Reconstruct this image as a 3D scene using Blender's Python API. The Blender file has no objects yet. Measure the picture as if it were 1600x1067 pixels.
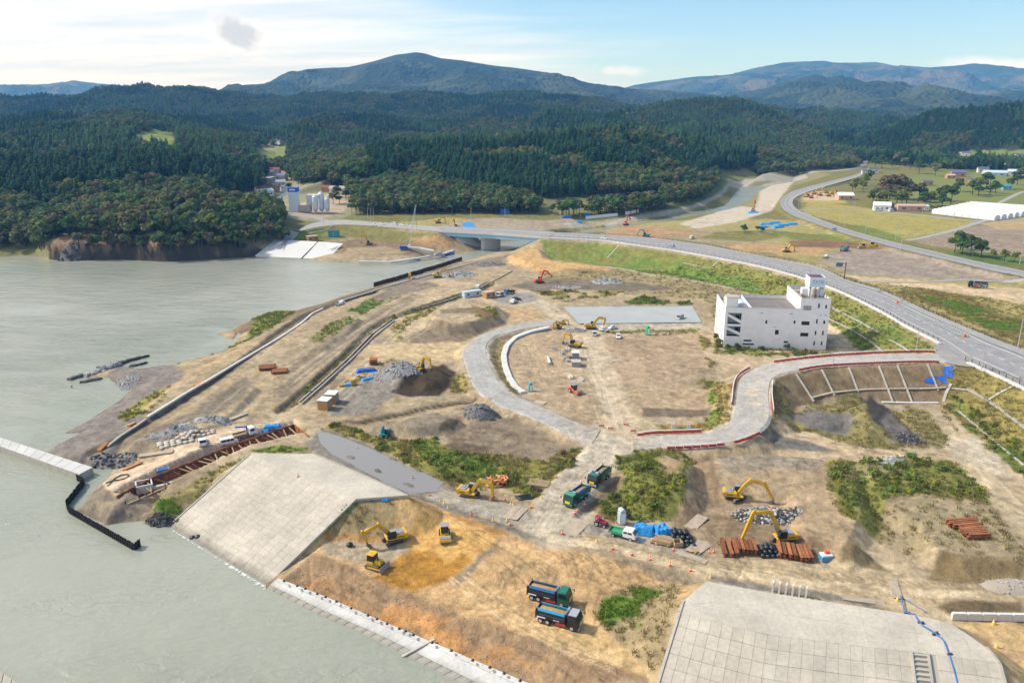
import bpy,bmesh,math,random
import numpy as np
from mathutils import Vector,Matrix
from mathutils.geometry import delaunay_2d_cdt,tessellate_polygon
R = math.radians
rnd = random.Random(7)
rng = np.random.default_rng(7)
scene = bpy.context.scene
COL = scene.collection
# camera
CAM_H = 87.0
F = 1244.0
YH = 172.0
PITCH = math.atan((533.5 - YH) / F)
SP,CP = math.sin(PITCH),math.cos(PITCH)
cam_d = bpy.data.cameras.new('camera')
cam = bpy.data.objects.new('camera',cam_d)
COL.objects.link(cam)
cam.location = (0,0,CAM_H)
cam.rotation_euler = (math.pi / 2 - PITCH,0,0)
cam_d.sensor_width = 36
cam_d.lens = 36 * F / 1600
cam_d.clip_start = 1
cam_d.clip_end = 40000
scene.camera = cam
# light
SUN_EL,SUN_AZ = 43.0,-78.0      # azimuth from +Y (view direction) towards +X
world = bpy.data.worlds.new('World')
scene.world = world
world.use_nodes = True
SKY_STRENGTH = 0.15
CLOUD = 6.7
sun_d = bpy.data.lights.new('sun','SUN')
sun_d.energy = 4.2
sun_d.angle = R(5)
sun_d.color = (1.0,0.95,0.88)
sun = bpy.data.objects.new('sun',sun_d)
COL.objects.link(sun)
_sd = Vector((math.sin(R(SUN_AZ)) * math.cos(R(SUN_EL)),math.cos(R(SUN_AZ)) * math.cos(R(SUN_EL)),math.sin(R(SUN_EL))))
sun.rotation_euler = _sd.to_track_quat('Z','Y').to_euler()
def build_world():
 nt = world.node_tree
 nt.nodes.clear()
 N = nt.nodes.new
 L = nt.links.new
 out = N('ShaderNodeOutputWorld')
 bg = N('ShaderNodeBackground')
 bg.inputs['Strength'].default_value = SKY_STRENGTH
 sky = N('ShaderNodeTexSky')
 sky.sky_type = 'NISHITA'
 sky.sun_disc = False
 sky.sun_elevation = R(SUN_EL)
 sky.sun_rotation = R(SUN_AZ)
 sky.altitude = 50
 sky.air_density = 1.0
 sky.dust_density = 0.25
 sky.ozone_density = 2.2
 tc = N('ShaderNodeTexCoord')
 sep = N('ShaderNodeSeparateXYZ')
 L(tc.outputs['Generated'],sep.inputs[0])
 zc = N('ShaderNodeMath');zc.operation = 'MAXIMUM';zc.inputs[1].default_value = 0.0
 L(sep.outputs['Z'],zc.inputs[0])
 za = N('ShaderNodeMath');za.operation = 'ADD';za.inputs[1].default_value = 0.09
 L(zc.outputs[0],za.inputs[0])
 dx = N('ShaderNodeMath');dx.operation = 'DIVIDE'
 dy = N('ShaderNodeMath');dy.operation = 'DIVIDE'
 L(sep.outputs['X'],dx.inputs[0]);L(za.outputs[0],dx.inputs[1])
 L(sep.outputs['Y'],dy.inputs[0]);L(za.outputs[0],dy.inputs[1])
 cmb = N('ShaderNodeCombineXYZ')
 L(dx.outputs[0],cmb.inputs[0]);L(dy.outputs[0],cmb.inputs[1])
 mp = N('ShaderNodeMapping')
 mp.inputs['Rotation'].default_value = (0,0,R(28))
 mp.inputs['Scale'].default_value = (0.32,0.85,1)
 L(cmb.outputs[0],mp.inputs[0])
 n1 = N('ShaderNodeTexNoise');n1.inputs['Scale'].default_value = 0.55
 n1.inputs['Detail'].default_value = 9;n1.inputs['Roughness'].default_value = 0.58
 n1.inputs['Distortion'].default_value = 0.6
 L(mp.outputs[0],n1.inputs['Vector'])
 ve = N('ShaderNodeMapRange');ve.inputs[1].default_value = 0.36;ve.inputs[2].default_value = -0.42
 ve.inputs[3].default_value = -0.30;ve.inputs[4].default_value = 0.46
 L(sep.outputs['X'],ve.inputs[0])
 ad = N('ShaderNodeMath');ad.operation = 'ADD'
 L(n1.outputs['Fac'],ad.inputs[0]);L(ve.outputs[0],ad.inputs[1])
 mr = N('ShaderNodeMapRange');mr.interpolation_type = 'SMOOTHSTEP'
 mr.inputs[1].default_value = 0.40;mr.inputs[2].default_value = 0.80
 mr.inputs[3].default_value = 0.06;mr.inputs[4].default_value = 0.98
 L(ad.outputs[0],mr.inputs[0])
 n2 = N('ShaderNodeTexNoise');n2.inputs['Scale'].default_value = 1.6
 n2.inputs['Detail'].default_value = 7;n2.inputs['Roughness'].default_value = 0.55
 L(mp.outputs[0],n2.inputs['Vector'])
 cr = N('ShaderNodeValToRGB')
 cr.color_ramp.elements[0].position = 0.36;cr.color_ramp.elements[0].color = (0.72,0.80,0.90,1)
 cr.color_ramp.elements[1].position = 0.62;cr.color_ramp.elements[1].color = (1.0,1.0,0.99,1)
 L(n2.outputs['Fac'],cr.inputs[0])
 sc = N('ShaderNodeVectorMath');sc.operation = 'SCALE';sc.inputs['Scale'].default_value = CLOUD
 L(cr.outputs[0],sc.inputs[0])
 mix = N('ShaderNodeMix');mix.data_type = 'RGBA'
 tint = N('ShaderNodeVectorMath');tint.operation = 'MULTIPLY';tint.inputs[1].default_value = (0.66,0.82,0.97);L(sky.outputs[0],tint.inputs[0])
 L(mr.outputs[0],mix.inputs[0]);L(tint.outputs[0],mix.inputs[6]);L(sc.outputs[0],mix.inputs[7])
 last = mix.outputs[2]
 for (u,v,su,sv,dark,dens) in ((-0.318,0.089,0.040,0.024,0.62,1.0),(0.60,0.050,0.085,0.012,0.97,0.9),(0.40,0.047,0.03,0.008,0.96,.7),
         (-0.62,0.062,0.05,0.012,0.9,.6),(0.13,0.044,0.03,0.007,.97,.6)):
  ax = N('ShaderNodeMath');ax.operation = 'DIVIDE';L(sep.outputs['X'],ax.inputs[0]);L(sep.outputs['Y'],ax.inputs[1])
  az = N('ShaderNodeMath');az.operation = 'DIVIDE';L(sep.outputs['Z'],az.inputs[0]);L(sep.outputs['Y'],az.inputs[1])
  cb = N('ShaderNodeCombineXYZ');L(ax.outputs[0],cb.inputs[0]);L(az.outputs[0],cb.inputs[1])
  nz = N('ShaderNodeTexNoise');nz.inputs['Scale'].default_value = 0.55 / su;nz.inputs['Detail'].default_value = 8
  nz.inputs['Roughness'].default_value = 0.6
  L(cb.outputs[0],nz.inputs['Vector'])
  m2 = N('ShaderNodeMapping');m2.inputs['Location'].default_value = (-u / su,-v / sv,0);m2.inputs['Scale'].default_value = (1 / su,1 / sv,0)
  L(cb.outputs[0],m2.inputs[0])
  ln = N('ShaderNodeVectorMath');ln.operation = 'LENGTH';L(m2.outputs[0],ln.inputs[0])
  sb = N('ShaderNodeMath');sb.operation = 'MULTIPLY_ADD';sb.inputs[1].default_value = 3.4;sb.inputs[2].default_value = -0.75
  L(nz.outputs['Fac'],sb.inputs[0])
  df = N('ShaderNodeMath');df.operation = 'SUBTRACT';L(sb.outputs[0],df.inputs[0]);L(ln.outputs['Value'],df.inputs[1])
  fm = N('ShaderNodeMapRange');fm.interpolation_type = 'SMOOTHSTEP'
  fm.inputs[1].default_value = -0.25;fm.inputs[2].default_value = 0.7;fm.inputs[3].default_value = 0;fm.inputs[4].default_value = dens
  L(df.outputs[0],fm.inputs[0])
  gt = N('ShaderNodeMath');gt.operation = 'GREATER_THAN';gt.inputs[1].default_value = 0.1;L(sep.outputs['Y'],gt.inputs[0])
  ml = N('ShaderNodeMath');ml.operation = 'MULTIPLY';L(fm.outputs[0],ml.inputs[0]);L(gt.outputs[0],ml.inputs[1])
  mc = N('ShaderNodeMapRange');mc.inputs[1].default_value = 0.0;mc.inputs[2].default_value = 0.6
  mc.inputs[3].default_value = CLOUD * 1.02;mc.inputs[4].default_value = CLOUD * dark
  L(df.outputs[0],mc.inputs[0])
  cc = N('ShaderNodeCombineXYZ')
  bl = N('ShaderNodeMath');bl.operation = 'MULTIPLY_ADD';bl.inputs[1].default_value = 0.85;bl.inputs[2].default_value = CLOUD * 0.15
  L(mc.outputs[0],bl.inputs[0])
  gl = N('ShaderNodeMath');gl.operation = 'MULTIPLY_ADD';gl.inputs[1].default_value = 0.93;gl.inputs[2].default_value = CLOUD * 0.07;L(mc.outputs[0],gl.inputs[0])
  L(mc.outputs[0],cc.inputs[0]);L(gl.outputs[0],cc.inputs[1]);L(bl.outputs[0],cc.inputs[2])
  mx = N('ShaderNodeMix');mx.data_type = 'RGBA'
  L(ml.outputs[0],mx.inputs[0]);L(last,mx.inputs[6]);L(cc.outputs[0],mx.inputs[7])
  last = mx.outputs[2]
 L(last,bg.inputs['Color'])
 L(bg.outputs[0],out.inputs['Surface'])
build_world()
vs = scene.view_settings
vs.view_transform = 'Standard'
vs.look = 'None'
vs.exposure = 0.22
vs.gamma = 1.0
vs.use_curve_mapping = False
scene.cycles.use_denoising = True
scene.cycles.max_bounces = 5
scene.cycles.diffuse_bounces = 2
scene.cycles.glossy_bounces = 2
scene.cycles.transmission_bounces = 3
scene.cycles.volume_bounces = 1
scene.cycles.transparent_max_bounces = 6
scene.cycles.caustics_reflective = False
scene.cycles.caustics_refractive = False
# survey helpers
def ray(px,py):
 a,b = px - 800.0,533.5 - py
 return (a,F * CP + b * SP,-F * SP + b * CP)
def U(px,py,z=0.0):
 """the world point at height z seen at photo pixel (px, py)"""
 d = ray(px,py)
 t = (z - CAM_H) / d[2]
 return (d[0] * t,d[1] * t,z)
def Dp(px,py,d,tree=0.0):
 """the world point at forward distance d on that sight line, lowered by the tree height there"""
 v = ray(px,py)
 t = d / v[1]
 return (v[0] * t,v[1] * t,CAM_H + v[2] * t - tree)
def G(px,d,z):
 """plan position by bearing and distance, with its height"""
 v = ray(px,YH)
 t = d / v[1]
 return (v[0] * t,v[1] * t,z)
def _hash(ix,iy,seed):
 n = (ix.astype(np.int64) * 374761393 + iy.astype(np.int64) * 668265263 + seed * 974711) & 0x7fffffff
 n = ((n ^ (n >> 13)) * 1274126177) & 0x7fffffff
 n = (n ^ (n >> 16)) & 0xffff
 return n / 65535.0
def vnoise(x,y,seed=0):
 x = np.asarray(x,float);y = np.asarray(y,float)
 ix = np.floor(x);iy = np.floor(y)
 fx = x - ix;fy = y - iy
 fx = fx * fx * fx * (fx * (fx * 6 - 15) + 10);fy = fy * fy * fy * (fy * (fy * 6 - 15) + 10)
 a = _hash(ix,iy,seed);b = _hash(ix + 1,iy,seed);c = _hash(ix,iy + 1,seed);d = _hash(ix + 1,iy + 1,seed)
 return (a * (1 - fx) + b * fx) * (1 - fy) + (c * (1 - fx) + d * fx) * fy
def fbm(x,y,scale,octs=4,seed=0,gain=0.5):
 """about -1..1"""
 s = 0.0;a = 1.0;t = 0.0
 x = np.asarray(x,float) / scale;y = np.asarray(y,float) / scale
 for o in range(octs):
  s = s + a * (vnoise(x,y,seed + o * 17) * 2 - 1);t += a
  a *= gain;x,y = x * 2.03 + 11.3,y * 2.03 - 7.1
 return s / t
def in_poly(x,y,P):
 c = np.zeros(x.shape,bool)
 n = len(P)
 for i in range(n):
  x0,y0 = P[i][0],P[i][1];x1,y1 = P[i - 1][0],P[i - 1][1]
  if y0 == y1: continue
  c ^= ((y0 > y) != (y1 > y)) & (x < (x1 - x0) * (y - y0) / (y1 - y0) + x0)
 return c
def seg_dist(x,y,L,closed=False):
 """distance to a polyline; also the parameter-interpolated third coordinate there"""
 best = np.full(x.shape,1e18);zz = np.zeros(x.shape)
 m = len(L) if closed else len(L) - 1
 for i in range(m):
  a = L[i];b = L[(i + 1) % len(L)]
  ex,ey = b[0] - a[0],b[1] - a[1]
  l2 = ex * ex + ey * ey + 1e-12
  t = np.clip(((x - a[0]) * ex + (y - a[1]) * ey) / l2,0,1)
  d2 = (x - a[0] - t * ex) ** 2 + (y - a[1] - t * ey) ** 2
  k = d2 < best
  best = np.where(k,d2,best)
  if len(a) > 2: zz = np.where(k,a[2] + t * (b[2] - a[2]),zz)
 return np.sqrt(best),zz
# object helpers
def new_obj(name,verts,faces,mat=None,parent=None,smooth=False,mats=None,midx=None):
 me = bpy.data.meshes.new(name)
 me.from_pydata([tuple(v) for v in verts],[],faces)
 if mats:
  for m in mats: me.materials.append(m)
  if midx is not None: me.polygons.foreach_set('material_index',midx)
 elif mat: me.materials.append(mat)
 if smooth: me.polygons.foreach_set('use_smooth',[True] * len(me.polygons))
 me.update()
 o = bpy.data.objects.new(name,me)
 COL.objects.link(o)
 if parent: o.parent = parent
 return o
def tag(o,label=None,cat=None,group=None,kind=None):
 if label: o['label'] = label
 if cat: o['category'] = cat
 if group: o['group'] = group
 if kind: o['kind'] = kind
 return o
def empty(name,loc=(0,0,0),rz=0.0,label=None,cat=None,group=None):
 o = bpy.data.objects.new(name,None)
 o.empty_display_size = 0.5
 COL.objects.link(o)
 o.location = loc;o.rotation_euler = (0,0,rz)
 return tag(o,label,cat,group)
KIDS = {}
def copy_tree(o,parent=None):
 c = o.copy()
 COL.objects.link(c)
 if parent is not None: c.parent = parent
 for ch in list(o.children): copy_tree(ch,c)
 return c
class MB:
 """collects shapes into one mesh"""
 def __init__(s): s.v = [];s.f = [];s.m = []
 def add(s,verts,faces,mi=0,M=None):
  b = len(s.v)
  if M is not None: verts = [M @ Vector(q) for q in verts]
  s.v += [tuple(q) for q in verts]
  s.f += [tuple(i + b for i in f) for f in faces]
  s.m += [mi] * len(faces)
  return s
 def box(s,c,d,mi=0,rz=0.0,M=None,taper=(1,1),ry=0.0):
  hx,hy,hz = d[0] / 2,d[1] / 2,d[2] / 2
  tx,ty = taper
  vs = [(-hx,-hy,-hz),(hx,-hy,-hz),(hx,hy,-hz),(-hx,hy,-hz),(-hx * tx,-hy * ty,hz),(hx * tx,-hy * ty,hz),(hx * tx,hy * ty,hz),(-hx * tx,hy * ty,hz)]
  T = Matrix.Translation(c)
  if rz: T = T @ Matrix.Rotation(rz,4,'Z')
  if ry: T = T @ Matrix.Rotation(ry,4,'Y')
  if M is not None: T = M @ T
  return s.add(vs,[(3,2,1,0),(4,5,6,7),(0,1,5,4),(1,2,6,5),(2,3,7,6),(3,0,4,7)],mi,T)
 def bar(s,a,b,w,h=None,mi=0):
  """a square bar from a to b"""
  a = Vector(a);b = Vector(b);d = b - a
  h = h or w
  q = d.to_track_quat('X','Z').to_matrix().to_4x4()
  return s.box((0,0,0),(d.length,w,h),mi,M=Matrix.Translation((a + b) / 2) @ q)
 def tube(s,pts,r,n=8,mi=0,cap=True):
  pts = [Vector(p) for p in pts]
  rr = r if isinstance(r,(list,tuple)) else [r] * len(pts)
  b = len(s.v);up = Vector((0,0,1))
  for i,p in enumerate(pts):
   d = (pts[min(i + 1,len(pts) - 1)] - pts[max(i - 1,0)]).normalized()
   u = d.cross(up)
   if u.length < 1e-3: u = d.cross(Vector((1,0,0)))
   u.normalize();w = u.cross(d)
   for k in range(n):
    a = 2 * math.pi * k / n
    s.v.append(tuple(p + (u * math.cos(a) + w * math.sin(a)) * rr[i]))
  for i in range(len(pts) - 1):
   for k in range(n):
    s.f.append((b + i * n + k,b + i * n + (k + 1) % n,b + (i + 1) * n + (k + 1) % n,b + (i + 1) * n + k));s.m.append(mi)
  if cap:
   s.f.append(tuple(b + k for k in range(n - 1,-1,-1)));s.m.append(mi)
   e = b + (len(pts) - 1) * n
   s.f.append(tuple(e + k for k in range(n)));s.m.append(mi)
  return s
 def prism(s,prof,a,b,axis='y',mi=0):
  """extrude a 2D outline (u,v) between a and b along axis; u,v -> the other two axes in order"""
  n = len(prof)
  def P(u,v,t):
   return {'y': (u,t,v),'x': (t,u,v),'z': (u,v,t)}[axis]
  vs = [P(u,v,a) for u,v in prof] + [P(u,v,b) for u,v in prof]
  fs = [tuple(range(n)),tuple(range(2 * n - 1,n - 1,-1))]
  fs += [(i,i + n,(i + 1) % n + n,(i + 1) % n) for i in range(n)]
  return s.add(vs,fs,mi)
 def build(s,name,mat,parent=None,smooth=False,loc=None,rz=0,bevel=0.0,recalc=True):
  mats = mat if isinstance(mat,(list,tuple)) else [mat]
  o = new_obj(name,s.v,s.f,parent=parent,smooth=smooth,mats=mats,midx=s.m)
  if recalc:
   bm = bmesh.new();bm.from_mesh(o.data)
   bmesh.ops.recalc_face_normals(bm,faces=bm.faces)
   if bevel > 0:
    bmesh.ops.bevel(bm,geom=[e for e in bm.edges if len(e.link_faces) == 2 and e.calc_face_angle(0) > 0.5],offset=bevel,segments=1,affect='EDGES',clamp_overlap=True)
   bm.to_mesh(o.data);bm.free()
  if loc is not None: o.location = loc
  if rz: o.rotation_euler = (0,0,rz)
  return o
# terrain: base surface (a survey TIN)
P3 = []      # points
E3 = []      # break lines
def line(pts):
 i0 = len(P3)
 P3.extend(pts)
 E3.extend((i0 + i,i0 + i + 1) for i in range(len(pts) - 1))
def dots(pts): P3.extend(pts)
# sea bed
dots([G(px,d,-5) for px,d in ((-420,150),(-420,300),(-420,420),(-100,250),(0,200),(0,380),(200,330),(200,420),(350,380),(450,400),(-200,90),(200,100),(450,105))])
# north shore waterline and the cliff behind it
nsh = [(-420,418),(-300,415),(-150,410),(0,403),(40,400),(60,402),(85,407),(130,408),(190,406),(260,410),(310,407),(350,405),(392,403)]
line([U(x,y,-0.3) for x,y in nsh])
def push(p,d,z):
 l = math.hypot(p[0],p[1])
 return (p[0] * (1 + d / l),p[1] * (1 + d / l),z)
line([push(U(x,y,0),5 if 70 < x < 395 else 10,8.5 if 80 < x < 380 else 2.5) for x,y in nsh])
line([push(U(x,y,0),17 if 70 < x < 395 else 40,12 if 80 < x < 380 else 7) for x,y in nsh])
# bank with the concrete slope and the quay
line([U(x,y,-0.3) for x,y in ((400,402),(470,406),(535,411),(610,413),(640,409),(690,401),(715,393),(745,385),(800,378),(870,369),(940,357),(1000,345),(1060,336),(1110,327),(1140,316),(1148,303),(1160,293),(1200,280))])
line([U(x,y,3.5) for x,y in ((560,398),(640,392),(690,384),(740,372),(800,366),(862,360),(940,348),(1000,336),(1060,327),(1110,318),(1128,308),(1135,299),(1150,290),(1190,277))])
# south shore waterline, channel side then bay side
ssh = [(1240,283),(1200,290),(1180,300),(1165,315),(1140,326),(1100,334),(1040,344),(960,356),(900,368),(840,380),(780,392),(722,408),(650,428),(582,449),(532,463),(500,475),(463,484),(437,483),(400,493),(372,508),(358,516),(374,523),(364,538),(347,548),(266,569),(225,574),(186,569),(112,593),(162,593),(197,613),(187,624),(142,652),(88,680),(45,695),(60,715),(126,744),(149,737),(177,733),(167,750),(142,769),(121,796),(110,800),(162,824),(235,807),(258,828),(330,873),(410,922),(483,960),(577,1000),(678,1056),(760,1110),(900,1190),(1100,1280),(1400,1400)]
line([U(x,y,-0.3) for x,y in ssh])
bed = [(640,424),(560,440),(480,458),(400,460),(300,520),(200,545),(100,570),(60,640),(20,660),(60,780),(90,830),(240,862),(330,930),(410,985),(500,1040),(600,1090)]
line([U(x,y,-3) for x,y in bed])
line([U(x,y,-1.2) for x,y in ((1140,322),(1040,340),(940,357),(850,374),(780,388),(715,403))])
inl = [(1250,290),(1210,300),(1185,320),(1150,334),(1100,342),(1040,352),(960,363),(900,374),(850,384),(790,400),(730,414),(655,434),(590,455),(535,470),(505,482),(470,492),(440,506),(400,528),(350,560),(290,590),(235,640),(190,680),(150,710),(180,740),(200,745)]
line([U(x,y,2.8) for x,y in inl])
line([U(x,y,3.2) for x,y in ((200,775),(180,790),(240,788))])
line([U(x,y,1.0) for x,y in ((90,694),(140,668),(190,632),(206,618),(212,600),(200,582),(176,580))])
dots([U(x,y,z) for x,y,z in ((228,590,1.6),(240,580,1.4),(290,576,1.6),(215,578,.9),(372,514,.9),(366,517,.7),(374,532,.9),(380,524,1.2),(360,544,1.0),(388,505,1.0),(402,498,1.0),(420,490,1.0),(385,520,1.5),(405,510,1.6),(430,496,1.4),(150,690,1.8),(100,712,1.2),(150,782,1.6),(200,800,1.4),(140,812,.6))])
# the building plots and the plain inland
dots([U(x,y,z) for x,y,z in ((560,520,3.6),(480,580,3.6),(380,650,3.6),(300,710,3.6),(700,450,3.6),(800,420,3.6),(900,440,3.4),(1000,460,3.2),(700,620,3.2),(600,640,3.2),(850,580,3.2),(1050,560,3.2),(1000,620,3.2),(900,700,3.0),(750,700,3.0),(520,690,3.0),(680,770,3.2),(1200,540,3),(1350,620,3),(1300,700,3.2),(1500,660,3),(1600,760,3),(1150,760,3.4),(1300,850,3.6),(1500,850,3.6),(1000,850,4.2),(1100,890,4.2),(1300,915,4.2),(1600,940,4.0),(1900,700,4),(1900,500,5),(1900,400,6),(1900,900,4),(1900,1120,4),(1600,1120,4),(700,860,4.4),(900,900,4.4),(1000,960,4.2),(640,830,4.6),(900,1010,4.2),(800,960,4.2),(600,880,4.3),(1200,1200,3.8),(1000,1150,3.8))])
dots([U(x,y,z) for x,y,z in ((1600,480,5),(1600,400,6),(1450,420,4.5),(1300,400,4.2),(1200,370,4),(1100,360,3.8),(1000,358,3.6),(1600,330,7),(1900,330,8),(1400,330,6.5),(1250,330,5.5),(1400,285,9),(1250,300,7),(1300,272,9),(1600,275,11),(1900,270,13))])
dots([U(x,y,z) for x,y,z in ((900,345,5),(800,350,5.5),(700,350,6),(620,350,6),(560,352,6.5),(500,362,5),(450,362,6),(460,345,8),(520,372,4.5),(1000,332,5),(1080,318,5.5))])
# the village valley
dots([G(px,d,z) for px,d,z in ((470,690,8),(500,640,7.5),(430,760,9),(430,900,13),(428,1050,17),(425,1220,23),(415,1350,30),(412,1500,42),(455,900,14),(400,900,14),(445,1220,26),(400,1220,26))])
# the forest foot and the front hill
line([G(px,d,z) for px,d,z in ((540,690,8),(600,670,8),(700,668,8),(800,665,7.5),(850,672,7.5),(950,690,7.5),(1050,725,8),(1100,790,8.5),(1150,930,9.5),(1200,1020,10),(1250,1110,11),(1300,1180,11.5),(1340,1330,13))])
line([Dp(x,y,d,17) for x,y,d in ((560,266,800),(620,258,800),(700,256,800),(800,256,800),(850,252,800),(950,248,815),(1050,250,850),(1090,252,910),(1140,255,1040))])
line([Dp(x,y,d,17) for x,y,d in ((560,233,1000),(600,222,1000),(640,215,1000),(680,212,1000),(720,215,1000),(760,212,1000),(800,207,1000),(850,203,1000),(900,200,1000),(950,196,1010),(1000,194,1030),(1050,197,1060),(1100,207,1090),(1150,220,1130),(1200,228,1180),(1250,233,1240),(1300,240,1300))])
# mixed wood right of the village, between plant and front hill
line([Dp(x,y,d,13) for x,y,d in ((455,282,800),(480,268,800),(515,253,800),(540,250,810))])
line([G(px,1330,z) for px,z in ((480,22),(560,20),(640,18),(720,20),(800,18),(900,20),(1000,22),(1100,22),(1180,20))])
dots([G(1300,1450,20),G(1345,1500,20),G(1260,1400,22)])
# second ridges of the centre
line([Dp(x,y,d,16) for x,y,d in ((445,215,1650),(480,192,1700),(520,180,1700),(560,172,1700),(600,172,1700),(640,182,1700),(680,190,1700),(720,186,1700),(760,178,1700),(800,172,1700),(850,168,1720),(900,170,1740),(950,172,1760),(1000,166,1780),(1040,158,1800),(1075,153,1800),(1110,150,1800),(1140,148,1800),(1170,152,1790),(1210,165,1780),(1250,186,1760),(1290,208,1740),(1320,226,1720))])
line([G(px,2080,z) for px,z in ((440,40),(560,42),(680,40),(800,42),(920,40),(1040,40),(1140,40),(1230,36),(1300,34))])
# headland
line([Dp(x,y,d,13) for x,y,d in ((90,345,512),(115,326,520),(150,313,530),(190,305,535),(240,308,540),(300,300,545),(350,298,545),(400,306,540),(425,320,532),(445,350,515))])
line([G(px,620,z) for px,z in ((60,12),(150,13),(250,13),(350,12),(410,10),(450,8))])
line([Dp(x,y,d,15) for x,y,d in ((-420,335,560),(-250,332,560),(-100,330,560),(0,328,560),(50,330,560))])
# left hill
line([Dp(x,y,d,19) for x,y,d in ((-420,224,780),(-250,226,770),(-100,230,760),(0,234,760),(60,236,760),(120,234,760),(180,232,760),(230,229,760),(270,231,760),(310,240,755),(350,256,745),(385,280,735),(408,305,720))])
line([G(px,930,z) for px,z in ((-420,20),(-250,20),(-100,18),(0,17),(100,17),(200,22),(300,18),(370,16))])
line([Dp(x,y,d,0) for x,y,d in ((200,229,1010),(222,229,1010),(250,226,1010),(274,232,1010))])
line([Dp(x,y,d,0) for x,y,d in ((207,214,1110),(232,207,1120),(255,206,1120),(276,213,1110))])
line([Dp(x,y,d,18) for x,y,d in ((-420,196,1500),(-250,192,1500),(-100,186,1500),(0,181,1500),(80,174,1500),(160,170,1500),(230,171,1500),(290,184,1480),(340,204,1450),(378,226,1420),(398,242,1400))])
line([G(px,1900,z) for px,z in ((-420,38),(-200,38),(0,38),(150,38),(300,38),(400,40))])
line([Dp(x,y,d,14) for x,y,d in ((-420,152,2500),(-200,150,2500),(0,148.5,2500),(88,148,2500),(126,148.6,2500),(164,142,2500),(192,137,2500),(225,131.6,2500),(250,132,2500),(268,136,2500),(281,132,2500),(301,131,2500),(316,136,2500),(336,145,2500),(400,145,2500),(500,143,2500),(560,147,2500),(640,145,2500),(700,143,2500),(760,141,2500),(800,142,2500),(860,147,2500),(900,151,2500),(960,157,2500),(1010,162,2500),(1060,164,2500))])
# right hill
line([G(px,d,z) for px,d,z in ((1345,1360,15),(1380,1320,15),(1440,1290,15),(1500,1260,16),(1600,1230,17),(1750,1200,18),(2000,1150,19))])
line([Dp(x,y,d,17) for x,y,d in ((1345,222,1600),(1377,201,1620),(1415,183,1640),(1453,171,1650),(1491,173,1650),(1516,166,1650),(1554,160,1650),(1600,157,1650),(1700,152,1650),(1850,150,1650),(2000,152,1650))])
line([Dp(x,y,d,14) for x,y,d in ((1200,196,2250),(1230,190,2250),(1263,181,2250),(1276,171,2250),(1311,166,2250),(1331,172,2250),(1352,182,2250),(1374,190,2250),(1400,196,2250))])
line([G(px,2050,z) for px,z in ((1345,40),(1420,45),(1500,50),(1600,54),(1800,56),(2000,56))])
line([G(px,2950,z) for px,z in ((-420,60),(-100,60),(200,60),(500,60),(800,60),(1000,60),(1200,60),(1400,70),(1700,80),(2000,80))])
# mountains
line([Dp(x,y,5200,0) for x,y in ((-420,168),(0,168),(200,165),(345,148),(400,134.5),(440,128.5),(475,112),(490,107.5),(545,105.5),(580,97.5),(620,86),(650,82.5),(665,84.5),(690,91.5),(730,96.5),(780,103.5),(800,105.5),(845,112),(880,121),(910,129),(935,134),(960,147),(985,157),(1040,165),(1100,160))])
line([Dp(x,y,4900,0) for x,y in ((1150,156),(1200,136),(1225,131),(1250,127),(1276,120.5),(1314,130.6),(1364,147),(1402,158),(1440,160),(1480,150),(1520,148),(1600,155),(1800,155),(2000,160))])
line([G(px,6300,z) for px,z in ((-420,120),(0,120),(300,120),(600,130),(900,130),(1100,130),(1300,150),(1500,140),(1800,130),(2000,130))])
line([Dp(x,y,7300,0) for x,y in ((1000,160),(1080,150),(1140,140),(1200,130),(1300,122),(1360,128),(1420,140),(1460,136),(1490,129),(1516,126),(1545,133),(1580,142),(1640,140),(1800,135),(2000,140))])
line([Dp(x,y,9000,0) for x,y in ((-420,146),(-200,146),(-60,148),(0,140.5),(10,141.5),(24,145),(38,140),(63,132),(88,131),(114,126),(126,128),(147,136),(162,141.5),(177,144),(300,156),(500,165),(800,160),(944,135),(977,137),(992,133),(1028,128),(1053,124.5),(1091,119.5),(1129,118),(1167,114),(1192,105.5),(1225,98),(1286,95),(1301,98),(1339,98.5),(1367,97),(1397,103),(1418,102.5),(1453,105.5),(1491,103.5),(1521,99),(1541,100),(1564,105.5),(1600,107),(1700,112),(1850,118),(2000,125))])
R_MAX = 12600.0
line([G(px,12700,60) for px in (-420,100,500,900,1300,1700,2020)])
dots([G(-430,55,-5),G(300,55,-5),G(800,55,2),G(1400,55,3),G(2020,55,4),G(2020,200,4)])
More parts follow.
